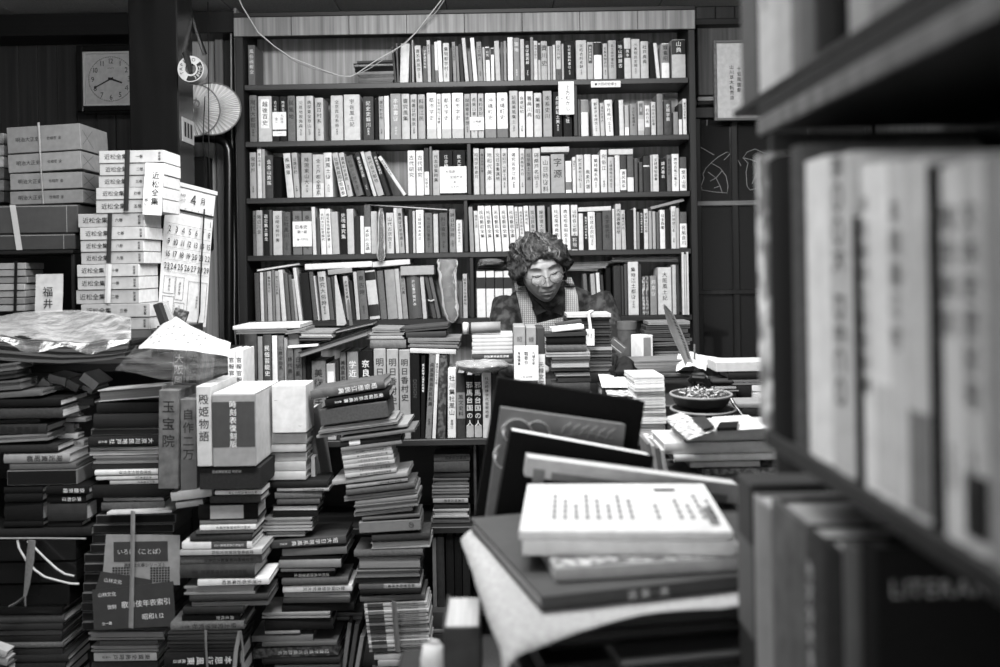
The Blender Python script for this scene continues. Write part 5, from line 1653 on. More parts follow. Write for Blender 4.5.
low_shelf()
RL = [
    (244.6, 257, 334.5, 66, dict(k='S', surf='worn', n=4, tc='d')), (257.8, 262.6, 337, 134), (263.4, 271.4, 335, 80, dict(text='民俗芸能史', tc='w')), (272.2, 277.4, 336, 212), (277.8, 284, 336, 114, dict(n=5, tc='d')), (284.6, 286.4, 338, 150),
    (287, 293.6, 348, 98, dict(n=3, tc='d')), (294.2, 302, 348, 104, dict(n=3, tc='d')), (302.6, 306, 352, 70), (306.6, 311, 354, 24),
    (312, 326, 361, 120, dict(text='美術五千年', k='S')), (326.6, 335.6, 364, 165, dict(panels=[('spine_label', .05, .9, 215, '美術', .7)], n=0)), (336.2, 339, 360, 46),
    (340, 346.4, 352, 114, dict(n=8, tc='d')), (347.4, 358.6, 352, 130, dict(n=4, tc='w', k='S')), (359.4, 373, 351, 26, dict(text='奈良美術史料', tc='w', k='S')), (373.8, 386.2, 349, 152, dict(text='明日香村史', k='C')), (386.9, 398.8, 349.4, 152, dict(text='明日香村史', k='C')), (399.5, 410.4, 350, 150, dict(text='明日香村史', k='C')),
    (411, 419.6, 355, 20, dict(lat='DESIGN', tc=80, k='S')), (420, 423.8, 356, 20, dict(n=10, tc='w', lean=2)), (424.4, 430.6, 355, 116, dict(n=9, lean=6, tc='d')), (431.4, 435, 355, 206, dict(n=8, lean=4.4)), (436.4, 444.6, 356, 92, dict(lean=3.4, surf='print')), (447, 455.6, 368.5, 212, dict(n=6, lean=1.2)), (456.6, 465.2, 373, 60, dict(panels=[('spine_label', .3, .7, 130, 4)], n=0)),
    (466, 473.4, 375.5, 44, dict(text='邪馬台国の人', tc='w', panels=[('obi_band', .01, .2, 170)], size=.0205)), (474.2, 481.6, 375.5, 44, dict(text='邪馬台国の人', tc='w', panels=[('obi_band', .01, .2, 170)], size=.0205)), (482.4, 490.6, 370, 196, dict(n=10, lean=.8)), (491.4, 499, 374, 60),
]
upright_row(RL, YL, ZL1, 'low shelf behind floor stacks', 'upright books on the low shelf', depth=.18)


def L(x0, x1, y0, y1, g, k, lab, Y=YL + .01, tl=0.0, dep=.17, nm=None, **kw):
    lying(nm or KIND[k], lab, x0, x1, y0, y1, Y, g, k, tilt=tl, depth=dep, **kw)


tp = 'on the low shelf row'
L(236, 287, 329.6, 333.6, 190, 'f', 'pale magazine at the wall end, lowest of two on the low shelf row', tl=.5)
L(233, 300, 325.2, 328.8, 200, 's', 'wide pale book at the wall end, topmost of two on the low shelf row', tl=.5, dep=.2)
L(285, 305.5, 329.4, 333, 214, 'f', 'white page edges of a short book beside the wide pale book', tl=7, dep=.15)
L(288, 299, 333.6, 346.4, 112, 'C', 'grey boxed volume lying under the short book, low shelf row', Y=YL + .03)
L(299.5, 333, 331.4, 337.6, 216, 'f', 'thick white-edged paperback lying open-side out, low shelf row', tl=-1, nm='paperback_book')
L(299.5, 331, 338.6, 340.6, 40, 's', 'thin black book under the white-edged paperback, low shelf row')
L(288, 318, 345.0, 347.2, 225, 's', 'white sheet-thin booklet beneath the slanting hardback', Y=YL + .0, tl=3)
L(297, 369, 341.2, 347.2, 156, 'F', 'hardback slanting steeply up to the right across the low shelf row', Y=YL - .03, tl=17, dep=.16, cg=50, pg=130)
L(328, 374, 326.6, 330, 150, 'F', 'thin hardback slanting behind the steep one, low shelf row', Y=YL + .06, tl=12, dep=.12, cg=36, pg=180)
L(366, 404, 333.2, 339.2, 226, 'f', 'upper white page block with curved leaves, middle of the low shelf row', tl=-.5)
L(372, 405, 328.4, 332.4, 214, 'f', 'white booklet on the curved page block, middle of the low shelf row', tl=-2)
L(370, 406, 340.0, 348.2, 112, 'S', 'mid-grey hardback lying under white page blocks, low shelf row', tl=-.4)
L(400, 448, 326.4, 330.4, 110, 'f', 'grey magazine slanting atop the pile right of the white blocks', tl=4)
L(406, 446, 331.8, 337.2, 52, 's', 'dark book under the grey slanting magazine, low shelf row', tl=1)
L(408, 460, 337.8, 341.0, 204, 'f', 'pale magazine with drooping edge, third of the pile on the low shelf', tl=-1)
L(408, 459, 341.6, 347.6, 176, 'f', 'thick pale magazine, fourth of the pile on the low shelf', tl=-2.2)
L(410, 456, 348.8, 353.4, 186, 's', 'pale folded magazine, lowest of the pile on the low shelf', tl=-2.6)
for i in range(5):
    L(472 + (i % 2) * .5, 512.6, 334.6 + i * 3.9, 338.2 + i * 3.9, 196 - i * 3, 's', '%s of five matching white notebooks stacked beside the card-fronted books' % ordw(i + 1), Y=YL - .03, dep=.16)
L(472, 513, 354.4, 358.4, 62, 's', 'dark lettered book under the five notebooks', Y=YL - .03, n=8, tc='w')
L(474, 512, 359, 362.4, 90, 's', 'grey book lowest under the five notebooks', Y=YL - .03)


def roll_and_bag():
    Y = YL - .02
    t = thing('document_roll', 'grey rolled documents bound with a dark clip on the notebooks', 'roll', T(0, 0, 0))
    q = MB()
    q.tube([P(462.5, 328.4, Y), P(480, 327.8, Y), P(500.5, 327.2, Y)], .0175, 14)
    q.build('paper_roll', mat(140, 'paper'), t, smooth=True)
    q = MB()
    q.tube([P(463.5, 328.2, Y), P(467.5, 328.2, Y)], .0185, 14)
    q.build('light_cap', mat(214), t, smooth=True)
    q = MB()
    q.tube([P(469, 328, Y), P(471, 328, Y)], .0205, 14)
    q.build('rubber_band', mat(14), t, smooth=True)
    q = MB()

    def f(u, v):
        a = v * 2 * math.pi
        x = 456 + u * 58
        y = 366.6 + 1.5 * math.sin(u * 5) - 2.2 * (1 - u)
        r = (.004 + .026 * math.sin(math.pi * min(1, u * 1.08 + .02)) ** .5)
        r *= 1 + .25 * noise.noise(Vector((u * 7, math.cos(a) * 2, math.sin(a) * 2)))
        p = P(x, y, YL - .03)
        return p + Vector((0, -math.cos(a) * r * 1.6, math.sin(a) * r * .72))
    q.grid(f, 40, 20, 0)
    t = thing('plastic_bag', 'crumpled clear plastic bag stuffed under the notebooks', 'bag')
    q.build('film', mat_plastic('bag_film', .10, .12), t, smooth=True)
    q = MB()

    def f2(u, v):
        p = f(u * .96 + .02, v)
        c = P(456 + u * 58, 366.6 + 1.5 * math.sin(u * 5) - 2.2 * (1 - u), YL - .03)
        return c + (p - c) * .72
    q.grid(f2, 24, 12, 0)
    q.build('contents', mat(120, 'worn'), t, smooth=True)


roll_and_bag()
# plastic-wrapped bundles on the tall bookcase


def case_bags():
    def bag(label, outline, Y, r0, op, seed, inner):
        t = thing('plastic_bag', label, 'bag')

        def f(u, v, k=1.0):
            i = min(int(u * (len(outline) - 1)), len(outline) - 2)
            a = u * (len(outline) - 1) - i
            x0 = outline[i][0] * (1 - a) + outline[i + 1][0] * a
            x1 = outline[i][1] * (1 - a) + outline[i + 1][1] * a
            y = outline[i][2] * (1 - a) + outline[i + 1][2] * a
            an = v * 2 * math.pi
            cx, w = (x0 + x1) / 2, (x1 - x0) / 2 * k
            n = 1 + .16 * noise.noise(Vector((u * 9, math.cos(an) * 2 + seed, math.sin(an) * 2)))
            p = P(cx + w * math.cos(an) * n, y, Y)
            p.y += -r0 * k * math.sin(an) * n * (.35 + math.sin(math.pi * min(1, max(.06, u)))) + .01
            return p
        q = MB(); q.grid(lambda u, v: f(u, v, .8), 24, 14, 0)
        q.build('contents', mat(inner, 'worn'), t, smooth=True)
        q = MB(); q.grid(lambda u, v: f(u, v), 44, 24, 0)
        q.build('film', mat_plastic('bag_film', .10, .12), t, smooth=True)
    bag('crumpled clear plastic bag hanging among books, fifth shelf', [(438, 457, 259), (437, 458, 265), (438, 456, 272), (440, 457, 288), (442, 458, 304), (444, 458.5, 315), (447, 456, 321), (450, 453, 323)], YB - .07, .022, .3, 2.0, 110)
    bag('dark plastic-wrapped volume bulging below the fourth shelf board', [(379.5, 382, 208), (378, 383.5, 214), (377.6, 384.5, 226), (377.4, 384.6, 240), (376.8, 385, 250), (376.4, 385, 256), (378, 384, 260), (380, 382, 261)], YB - .06, .013, .3, 5.0, 70)
    bag('oval plastic-wrapped paper roll on the white book set behind the woman', [(478, 480, 266), (477.5, 503, 264.2), (478, 504, 261.6), (480, 501, 259.4), (487, 494, 258.4)], YB - .005, .05, .3, 8.0, 150)
    for i, (y0, y1, g) in enumerate([(265.8, 267.2, 190), (267.6, 269.0, 90), (269.4, 270.6, 170)]):
        lying('paper_sheaf', '%s paper sheaf under the oval paper roll, %s from top' % (tone(g), ordw(i + 1)), 477.5, 507 - i, y0, y1, YB + .0, g, 'f', cat='paper', pg=g, depth=.16)
    # two paper wedges poking out below the fifth shelf books
    for x0, x1, yt, yb, g, lb in ((336.8, 346.4, 276, 325.5, 200, 'broad white paper sleeve poking out below the fifth shelf books'), (349.5, 353, 300, 327, 120, 'narrow grey paper strip poking out below the fifth shelf books')):
        q = MB()
        Y = YB - .031
        a = [P(x0 - 2.4, yt, Y), P(x0 - .6, yt - 1, Y), P(x1, yb - 2, Y), P(x1 - 2.5, yb, Y), P(x0, yb, Y)]
        b = [p + Vector((0, .002, 0)) for p in a]
        n = len(a)
        q.add(a + b, [tuple(range(n))[::-1], tuple(range(n, 2 * n))] + [(i, (i + 1) % n, n + (i + 1) % n, n + i) for i in range(n)])
        tag(q.build('paper_sleeve', mat(g)), lb, 'paper')
    q = MB()
    q.tube([P(428, 300, YB - .012), P(431, 301, YB - .016), P(434.5, 299.6, YB - .012)], .003, 5)
    tag(q.build('paper_string', mat(220)), 'white string tied round two leaning volumes, fifth shelf', 'string')


case_bags()
# lower compartments of the low shelf
SF = [('S', 434, 470, 454, 461, 96, dict(n=6, tc='d')), ('S', 434, 469.5, 461.6, 472, 82), ('s', 434, 470, 472.6, 477.6, 52), ('f', 433, 469, 478.2, 484.8, 112), ('f', 432, 469, 485.4, 491, 150), ('f', 432, 469, 491.6, 497.6, 128), ('s', 433, 468, 498.2, 502.8, 160, dict(n=6)), ('S', 434, 469, 503.4, 508.6, 72), ('f', 433, 469, 509.2, 517.6, 200), ('s', 431, 470, 518.2, 523, 112)]
flat_stack(SF, YL + .015, 'of the pile inside the low shelf', 'books of the pile inside the low shelf')
upright_row([(470.2, 473.4, 462, 60)], YL + .02, ZL2, 'low shelf beside its inner pile', 'upright book beside the inner pile', depth=.15) if False else None
upright_row([(432.5, 436.6, 538, 130), (437, 444.6, 537, 66, dict(surf='worn')), (446, 454, 536, 36), (454.6, 462, 537, 30), (462.6, 470, 536, 40)], YL, ZL3, 'lowest shelf of low bookshelf', 'upright books on the lowest low shelf', depth=.16)
flat_stack([('s', 431, 452, 612, 628, 80), ('s', 430, 451, 629, 633, 150), ('s', 430, 452, 634, 650, 60)], YL - .06, 'of the few books below the low shelf', 'few books below the low shelf')
# ------------------------------------------------------------ the desk
ZD = H - .40
ZT2 = H - .50


def desk():
    for nm, lab, x0, x1, y0, y1, z in (('desk', 'cluttered desk the woman sits at, covered by book piles', .012, 1.30, 2.72, 3.40, ZD), ('side_table', 'lower table in front of the desk holding bowls and flat books', .22, 1.32, 1.88, 2.66, ZT2)):
        t = thing(nm, lab, 'table', T((x0 + x1) / 2, (y0 + y1) / 2, 0))
        inv = t.matrix_world.inverted()

        def part(n, a, b, c, d, e, f):
            q = MB(); q.box(a, b, c, d, e, f, 0, .003)
            o = q.build(n, mat(60, 'woodx')); o.parent = t; o.matrix_parent_inverse = inv
        part('table_top', x0, x1, y0, y1, z - .03, z)
        for a in (x0 + .03, x1 - .08):
            for b in (y0 + .03, y1 - .08):
                part('leg', a, a + .05, b, b + .05, 0.001, z - .031)


desk()
# card-fronted volumes
for i, (x0, x1, g) in enumerate([(514.6, 526.4, 150), (527.2, 537.2, 146), (537.8, 545.6, 62)]):
    standing('cased_book', ('first pale volume behind the white three-column card', 'second pale volume behind the white three-column card', 'dark volume with white paper band beside the three-column card')[i], x0, x1, 326.4 + i * .6, 397.5, 2.90, .16, g, 'C', text=('記', '録', None)[i], n=0, size=.016, top_pos=.86,
             panels=[('obi_band', .05, .62, 226, '元禄文学')] if i == 2 else (), tc=95)
card('price_card', 'white card with three columns of brush lettering among desk books', 514.2, 538.4, 345.5, 380.5, 2.885, 240, [(.8, .17, '元禄文学', .135), (.5, .17, '龍歌抄', .17), (.2, .17, '浄瑠璃集', .135)], [(.5, .9, '三冊 五千円', .09)])
SK = [('s', 552, 584, 326, 330.6, 232, dict(tilt=5, yaw=4, feat='sheet-thin')), ('S', 545, 587, 332.4, 336.4, 66, dict(tilt=1)), ('S', 546, 586, 337, 344, 26), ('S', 546, 587, 344.6, 351.4, 100), ('f', 546, 590, 352, 356.8, 196), ('s', 552, 590, 357.4, 360, 92), ('F', 551, 590, 360.6, 368.4, 206, dict(cg=80)), ('s', 551, 590, 369, 371, 64), ('F', 555, 591, 371.6, 377, 214, dict(cg=60)), ('S', 558, 591, 377.6, 382, 60), ('S', 552, 590, 382.6, 392, 70), ('S', 550, 592, 392.6, 402.2, 90)]
flat_stack(SK, 2.80, 'of the stack beside the three-column card', 'books of the stack beside the three-column card')
SP = [('f', 567, 611, 313.6, 317.4, 220, dict(dep=.15)), ('f', 566, 611, 318, 325.4, 66, dict(feat='tied', dep=.15)), ('f', 566, 611.5, 326, 333.4, 72, dict(feat='tied', dep=.15)), ('f', 567, 611, 334, 340.8, 64, dict(feat='tied', dep=.15)), ('f', 567, 611, 341.4, 346.4, 76, dict(feat='tied', dep=.15)), ('f', 568, 612, 347, 350.6, 190), ('f', 570, 612, 351.2, 357, 124), ('f', 570, 612, 357.6, 364, 104), ('f', 571, 612, 364.6, 371.4, 128), ('s', 570, 612, 372, 382.4, 60), ('s', 570, 612, 383, 393.4, 60)]
flat_stack(SP, 2.98, 'of the string-tied parcel before the woman', 'books of the string-tied parcel before the woman')
L(556, 582, 321.6, 325.6, 70, 's', 'dark thin book slanting before the woman behind the desk stack', Y=2.90, tl=8, dep=.05)
q = MB()
q.tube([P(588.4, 312, 2.965), P(590, 325, 2.963), P(591.4, 345, 2.963)], .0065, 4, 0, flat=.2)
q.tube([P(588.4, 312.6, 2.965), P(590, 311.4, 3.03), P(592, 310.2, 3.12)], .006, 4, 0, flat=.2)
tag(q.build('paper_string', mat(230)), 'white flat string tied round the parcel in front of the woman', 'string')
card('hanging_price_tag', 'small white tag hanging on the string-tied parcel', 586, 594.4, 329, 345.6, 2.958, 236, [(.65, .15, '一括千円', .2), (.25, .25, '和本', .18)], cat='tag')


def desk_things():
    # crumpled dark cloth bag by the parcel
    t = thing('cloth_bag', 'dark crumpled cloth bag slumped on the desk beside the tied parcel', 'bag', T(*P(623, 372, 2.95)))
    q = MB()

    def f(u, v):
        a = v * 2 * math.pi
        r = math.sin(math.pi * min(.999, u * .96 + .04)) ** .6
        n = 1 + .38 * noise.noise(Vector((math.cos(a) * 1.8, math.sin(a) * 1.8, u * 5)))
        return Vector((.036 * r * n * math.cos(a) + .012 * (u - .5), .05 * r * n * math.sin(a), u * .085 - .036))
    q.grid(f, 30, 36, 0)
    q.build('body', mat(40, 'cloth'), t, smooth=True)
    q = MB(); q.tube([(-.02, -.03, .05), (-.032, -.045, .02), (-.03, -.05, -.01), (-.01, -.052, -.02)], .004, 6)
    q.build('strap', mat(26, 'cloth'), t, smooth=True)
    lying('paper_envelope', 'grey tilted envelope leaning over the cloth bag', 609, 626, 341, 351, 2.99, 92, 's', tilt=-40, depth=.004, cat='envelope')
    # tin, white box, magazines
    c = P(627.5, 364, 3.35)
    t = thing('round_tin', 'dark round lidded tin standing at the back of the desk', 'tin', T(c.x, 3.35, ZD + .001))
    q = MB(); q.tube([(0, 0, 0), (0, 0, .17)], .033, 28); q.build('body', mat(84, 'worn'), t, smooth=False)
    q = MB(); q.tube([(0, 0, .1705), (0, 0, .198)], .0345, 28); q.build('lid', mat(96, 'paper'), t)
    c = P(642.6, 362, 3.25)
    t = thing('cased_book', 'white cased book standing at an angle at the desk back', 'book', T(c.x, 3.25, ZD + .001) @ RZ(R(28)))
    q = MB(); q.box(-.022, .022, -.03, .035, 0, .158, 0, .002); q.build('slipcase', mat(228), t)
    q = MB(); q.box(-.017, .012, -.0306, -.03, .070, .150, 0); q.build('spine_label', mat(150), t)
    for i, (x0, x1, y0, y1, g, tl) in enumerate([(648, 690, 321.4, 324.6, 224, 0), (646, 690, 325.4, 329, 110, 1), (644.6, 688, 329.8, 333.2, 128, 1), (646, 690, 334, 337.2, 96, 0), (650, 692, 338, 341, 134, -1), (652, 690, 342, 345.6, 160, 2), (652, 690, 347.4, 350.6, 60, 0), (654, 690, 351.2, 356.4, 190, 0), (652, 690, 357, 361, 90, 0), (650, 690, 361.6, 372, 110, 0)]):
        lying('magazine', '%s magazine, %s from top of the pile at the desk back' % (tone(g), ordw(i + 1)), x0, x1, y0, y1, 3.28, g, 'f', tilt=tl, pg=g, depth=.11)
    for i, (x0, x1, y0, y1, g, tl) in enumerate([(632, 690, 360.6, 363.4, 214, 1), (630, 688, 364, 367, 226, .5), (633, 694, 367.6, 371, 200, -.4), (620, 676, 371.6, 374.0, 120, .4), (640, 698, 374.4, 375.8, 150, .4), (625, 690, 376.4, 378.6, 90, 0)]):
        lying('newspaper', '%s folded newspaper, %s from top on the desk before the magazines' % (tone(g), ordw(i + 1)), x0, x1, y0, y1, 3.0 - .012 * i, g, 'f', tilt=tl, pg=g, depth=.16)
    # curled pamphlet standing like a quill
    q = MB()
    le = [(661.5, 304), (664.5, 316), (669.5, 331), (676, 345), (680, 353), (686, 366)]
    re = [(663, 303.5), (672.5, 314), (680.5, 329), (687, 344), (690.5, 356), (694, 368)]

    def g(u, v):
        i = min(int(u * 5), 4); a = u * 5 - i
        p0 = P(le[i][0] * (1 - a) + le[i + 1][0] * a, le[i][1] * (1 - a) + le[i + 1][1] * a, 2.94)
        p1 = P(re[i][0] * (1 - a) + re[i + 1][0] * a, re[i][1] * (1 - a) + re[i + 1][1] * a, 2.96)
        p = p0.lerp(p1, v); p.y += .02 * math.sin(v * math.pi) - .03 * (1 - u) ** 2
        return p
    q.grid(g, 24, 8, 0, thick=Vector((0, .003, 0)))
    t = thing('curled_pamphlet', 'tall curled pamphlet standing up like a quill on the desk', 'pamphlet')
    q.build('cover', mat(150), t, smooth=True)
    q = MB()
    for k in range(14):
        u = .25 + k * .045
        a, b = g(u, .72), g(u + .02, .86)
        q.tube([a + Vector((0, -.002, 0)), b + Vector((0, -.002, 0))], .0012, 4)
    q.build('print', mat(60), t)
    # crumpled white papers
    for (x0, x1, y0, y1, Y, lb, sd) in ((676, 706, 353, 371, 2.93, 'white crumpled sheet at the foot of the curled pamphlet', 1.0), (690, 733, 357, 371, 3.05, 'white rumpled sheet between the crumpled paper and the book stack', 4.0)):
        q = MB()

        def f(u, v):
            p0 = P(x0 + u * (x1 - x0), y1 - 1.5 * math.sin(u * 3), Y)
            p1 = P(x0 + 2 + u * (x1 - x0), y0 + 8 * u * (1 if sd < 2 else .6), Y + .16)
            p = p0.lerp(p1, v)
            p.z += .010 * noise.noise(Vector((u * 3.5, v * 3.5, sd))) + .012 * math.sin(u * math.pi)
            return p
        q.grid(f, 18, 14, 0, thick=.0008)
        tag(q.build('crumpled_paper', mat(228), smooth=False), lb, 'paper')
    # slim stand behind
    q = MB(); q.tube([P(694.5, 344, 3.0), P(694.5, 366, 3.0)], .0035, 8)
    tag(q.build('pencil', mat(120)), 'upright pencil standing behind the curled pamphlet', 'pencil')
    # white paperback pile, lower table
    ys = 376.0
    rows = []
    hs = [5.4, 5.2, 5.4, 5.2, 5.4, 5.6, 5.4, 5.6, 5.0]
    for i, hh in enumerate(hs):
        rows.append(('h', 633 + i * .6 + (i % 2), 664 + i * .25, ys, ys + hh - .25, 244 - (i % 3) * 6, dict(dep=.15, cg=232)))
        ys += hh
    rows += [('h', 637, 665, 424.4, 431, 214), ('S', 637, 666, 431.6, 439, 150, dict(dep=.15)), ('S', 636, 668, 439.6, 446, 120, dict(dep=.15)), ('S', 636, 675, 446.6, 455.6, 36, dict(dep=.15))]
    flat_stack(rows, 2.50, 'of the white paperback pile', 'books of the white paperback pile')
    lying('hardback_book', 'dark book under the white picture card behind the black album', 602, 634, 388.8, 404.6, 2.74, 60, 'S', depth=.15)
    # picture cards behind the black album
    def sheet(name, label, pts, Ys, g, kind='paper', th=.0015, cat='paper', z=None, extra=None):
        """flat sheet lying at height z: corners given in photo pixels, solved on the plane."""
        vs = []
        for x, y in pts:
            ux, uy = U(x, y)
            Yd = (H - z) * F / uy
            vs.append(Vector((ux * Yd / F, Yd, z)))
        q = MB()
        n = len(vs)
        b = [v + Vector((0, 0, -th)) for v in vs]
        q.add(vs + b, [tuple(range(n)), tuple(range(n, 2 * n))[::-1]] + [((i + 1) % n, i, n + i, n + (i + 1) % n) for i in range(n)])
        o = q.build(name, mat(g, kind))
        return tag(o, label, cat), vs
    sheet('picture_card', 'white card with dark picture lying behind the black album, upper', [(598, 374), (624, 374.5), (629, 387), (602, 387)], 0, 232, 'paper', z=ZD + .060)
    o, vs = sheet('picture_card', 'printed picture card peeking out under the white card', [(604, 386.5), (630, 386), (637, 396), (608, 396)], 0, 200, 'print', z=ZD + .051)
    o, vs = sheet('card_picture', 'dark mountain picture printed on the white card behind the album', [(606, 379), (619, 379), (622, 382.6), (604, 382.6)], 0, 70, z=ZD + .0308, th=.0003) if False else (None, None)
    # sheets on the lower table
    ZTOP = P(740, 428.4, 2.05).z + .004
    sheet('brushed_sheet', 'white sheet with brushed writing lying before the bowls', [(664, 418), (681, 412), (716, 430), (688, 440)], 0, 226, 'print', z=ZTOP)
    sheet('printed_leaflet', 'small printed leaflet lying beside the white paperback pile', [(641, 434), (664, 430), (670, 441), (646, 446)], 0, 215, 'print', z=ZT2 + .060)
    sheet('white_sheet', 'plain white sheet beneath the black pen case', [(712, 417), (748, 415), (768, 428), (716, 431)], 0, 226, z=ZTOP + .002)
    sheet('dark_notebook', 'dark notebook lying between written sheet and white sheet', [(692, 417), (705, 416), (714, 426), (704, 429)], 0, 46, z=ZTOP + .0075, th=.0045)
    sheet('pen_case', 'black pen case lying on the plain white sheet', [(720, 422), (739, 421), (737, 427), (716, 428)], 0, 26, 'gloss', z=ZTOP + .0095, th=.007)
    # bowls
    def bowl(label, cx, cy, z, a, b, hh, g):
        c = P(cx, cy, 2.46)
        t = thing('woven_bowl', label, 'bowl', T(c.x, 2.46, z))
        n, k = 40, 8
        rings = []
        prof = [(.45, 0), (.72, .12), (.9, .45), (1, 1), (1.03, 1.02), (.96, .98), (.86, .5), (.66, .2), (.3, .12)]
        for r, hz in prof:
            rings.append([Vector((a * r * math.cos(2 * math.pi * j / n), b * r * math.sin(2 * math.pi * j / n), hz * hh)) for j in range(n)])
        q = MB(); q.loft(rings)
        q.build('body', mat(g, 'worn'), t, smooth=True)
        q = MB()
        q.tube([Vector((a * 1.015 * math.cos(2 * math.pi * j / n), b * 1.015 * math.sin(2 * math.pi * j / n), hh * 1.02)) for j in range(n + 1)], .0035, 6)
        q.build('rim', mat(150), t, smooth=True)
        return c
    c = bowl('dark oval woven bowl, lower of two on the side table', 703, 410, ZT2 + .097, .078, .10, .030, 50)
    c = bowl('dark oval woven bowl full of clips, upper of two on the side table', 701, 400, ZT2 + .128, .074, .095, .036, 56)
    q = MB()
    r2 = random.Random(3)
    for i in range(170):
        an, rr = r2.uniform(0, 6.28), math.sqrt(r2.random()) * .85
        p = Vector((c.x + .066 * rr * math.cos(an), 2.46 + .085 * rr * math.sin(an), ZT2 + .159 + r2.uniform(0, .012) + .010 * (1 - rr)))
        d = Vector((r2.uniform(-1, 1), r2.uniform(-1, 1), r2.uniform(-.3, .5))).normalized() * .009
        q.tube([p - d, p + d], .0016, 4, i % 3)
    o = q.build('clips', [mat(220), mat(120), mat(60)])
    o['kind'] = 'stuff'; o['label'] = 'pale clips and bits heaped in the upper woven bowl'; o['category'] = 'clips'
    t = thing('flat_box', 'dark flat box carrying the woven bowls on the side table', 'box', T(.525, 2.46, ZT2 + .001))
    q = MB(); q.box(-.10, .10, -.11, .11, 0, .094, 0, .003); q.build('carton', mat(40, 'worn'), t)
    # black leather pouch
    c = P(715, 388, 2.78)
    t = thing('leather_pouch', 'black leather pouch with rolled flap behind the woven bowls', 'pouch', T(c.x, 2.78, c.z - .012) @ RZ(R(-4)))
    q = MB(); q.box(-.070, .066, 0, .11, 0, .016, 0, .006); q.build('body', mat(26, 'gloss'), t)
    q = MB()
    q.tube([(-.072, .01, .030), (-.062, .008, .040), (-.03, .004, .038), (-.016, 0, .017)], [.008, .011, .011, .008], 10)
    q.box(-.060, -.012, .0, .10, .0165, .046, 0, .008)
    q.build('rolled_flap', mat(22, 'gloss'), t)
    q = MB(); q.box(-.010, .060, .02, .10, .0165, .036, 0, .008); q.build('inner_block', mat(48, 'worn'), t)
    q = MB(); q.tube([(-.074, -.003, .012), (-.05, -.004, .004), (0, -.004, .001), (.066, -.003, .004)], .0022, 6); q.build('trim', mat(120), t)
    # pile at the foreground shelf's edge
    for i, (k, x0, x1, y0, y1, g, lb, Y) in enumerate([
        ('C', 716, 775, 361.6, 371.6, 206, 'white boxed book with label, topmost of the pile beside the foreground shelf', 2.80), ('S', 728, 775, 372.4, 379, 40, 'dark book under the white boxed book beside the foreground shelf', 2.80), ('f', 732, 775, 379.6, 384.6, 208, 'pale page block, third of the pile beside the foreground shelf', 2.80),
        ('S', 737, 751, 385.4, 400, 34, 'dark upright block in the pile beside the foreground shelf', 2.80), ('X', 752, 775, 385.2, 391.6, 222, 'upper small white box in the pile beside the foreground shelf', 2.80), ('X', 751, 775, 392.4, 399.8, 216, 'lower small white box in the pile beside the foreground shelf', 2.80), ('s', 731, 775, 403.6, 407.6, 150, 'light grey booklet near the tray rim beside the foreground shelf', 2.62),
        ('S', 742, 775, 408, 420, 44, 'dark thick book under the light grey booklet', 2.62), ('S', 740, 775, 420.6, 444, 50, 'dark thick volume lowest beneath the light grey booklet', 2.62)]):
        lying(KIND[k], lb, x0, x1, y0, y1, Y, g, k, depth=.12, cat='box' if k == 'X' else 'book')
    q = MB()
    q.tube([P(727, 392, 2.62), P(734, 404, 2.60), P(742, 415, 2.58), (P(747, 418, 2.57)), P(775, 418.6, 2.57)], .005, 8)
    q.tube([P(727, 392, 2.62), P(722, 390.5, 2.68), P(714, 391, 2.74)], .0045, 8)
    tag(q.build('tray_rim', mat(110, 'metal'), smooth=True), 'bent metal rim of a dark tray beside the woven bowls', 'tray')
    # flat books on the front of the side table
    rows = [('S', 684, 800, 428.6, 440.4, 186, dict(surf='paper', dep=.15, yaw=1)), ('S', 664, 800, 441.6, 453, 212, dict(surf='paper', dep=.16, yaw=1)), ('S', 674, 800, 453.8, 460.6, 232, dict(surf='paper', dep=.19, yaw=1)), ('s', 690, 760, 461.4, 467.2, 205, dict(dep=.18)), ('s', 702, 800, 467.8, 474.4, 150, dict(surf='print', dep=.18)), ('S', 676, 800, 475, 484, 120, dict(dep=.18)), ('S', 672, 800, 484.6, 497, 90, dict(dep=.18))]
    flat_stack(rows, 2.05, 'of the side table front pile', 'books of the flat pile on the side table front')
    for i, (x0, x1, g) in enumerate([(655.5, 659, 130), (659.6, 663, 190), (663.6, 667.6, 120), (668.2, 672, 205)]):
        standing('paperback_book', '%s slim paperback, %s of four leaning against the flat pile' % (tone(g), ordw(i + 1)), x0, x1, 443 + i * 2.2, 500, 2.04 - .004 * i, .12, g, 's', tilt=-8, group='slim books leaning on the flat pile')


desk_things()
# ------------------------------------------------------------ the woman
from mathutils.bvhtree import BVHTree


def remeshed(mb, voxel, name, smooth_it=2):
    o = mb.build('tmp', mat(100))
    md = o.modifiers.new('r', 'REMESH'); md.mode = 'VOXEL'; md.voxel_size = voxel
    if smooth_it:
        ms = o.modifiers.new('s', 'SMOOTH'); ms.iterations = smooth_it; ms.factor = .5
    dg = bpy.context.evaluated_depsgraph_get()
    me = bpy.data.meshes.new_from_object(o.evaluated_get(dg))
    bpy.data.objects.remove(o)
    me.name = name
    me.materials.clear()
    me.polygons.foreach_set('use_smooth', [True] * len(me.polygons))
    return me


def oval(c, ax, ay, a, b, n=28):
    return [c + ax * (a * math.cos(2 * math.pi * i / n)) + ay * (b * math.sin(2 * math.pi * i / n)) for i in range(n)]


HC = P(541.5, 270.0, 3.66)
HM = Matrix.Translation(HC) @ RY(R(-9.5)) @ RZ(R(5)) @ RX(R(14)) @ Matrix.Scale(1.09, 4)


def g2(x, z, cx, cz, sx, sz):
    return math.exp(-((x - cx) / sx) ** 2 - ((z - cz) / sz) ** 2)


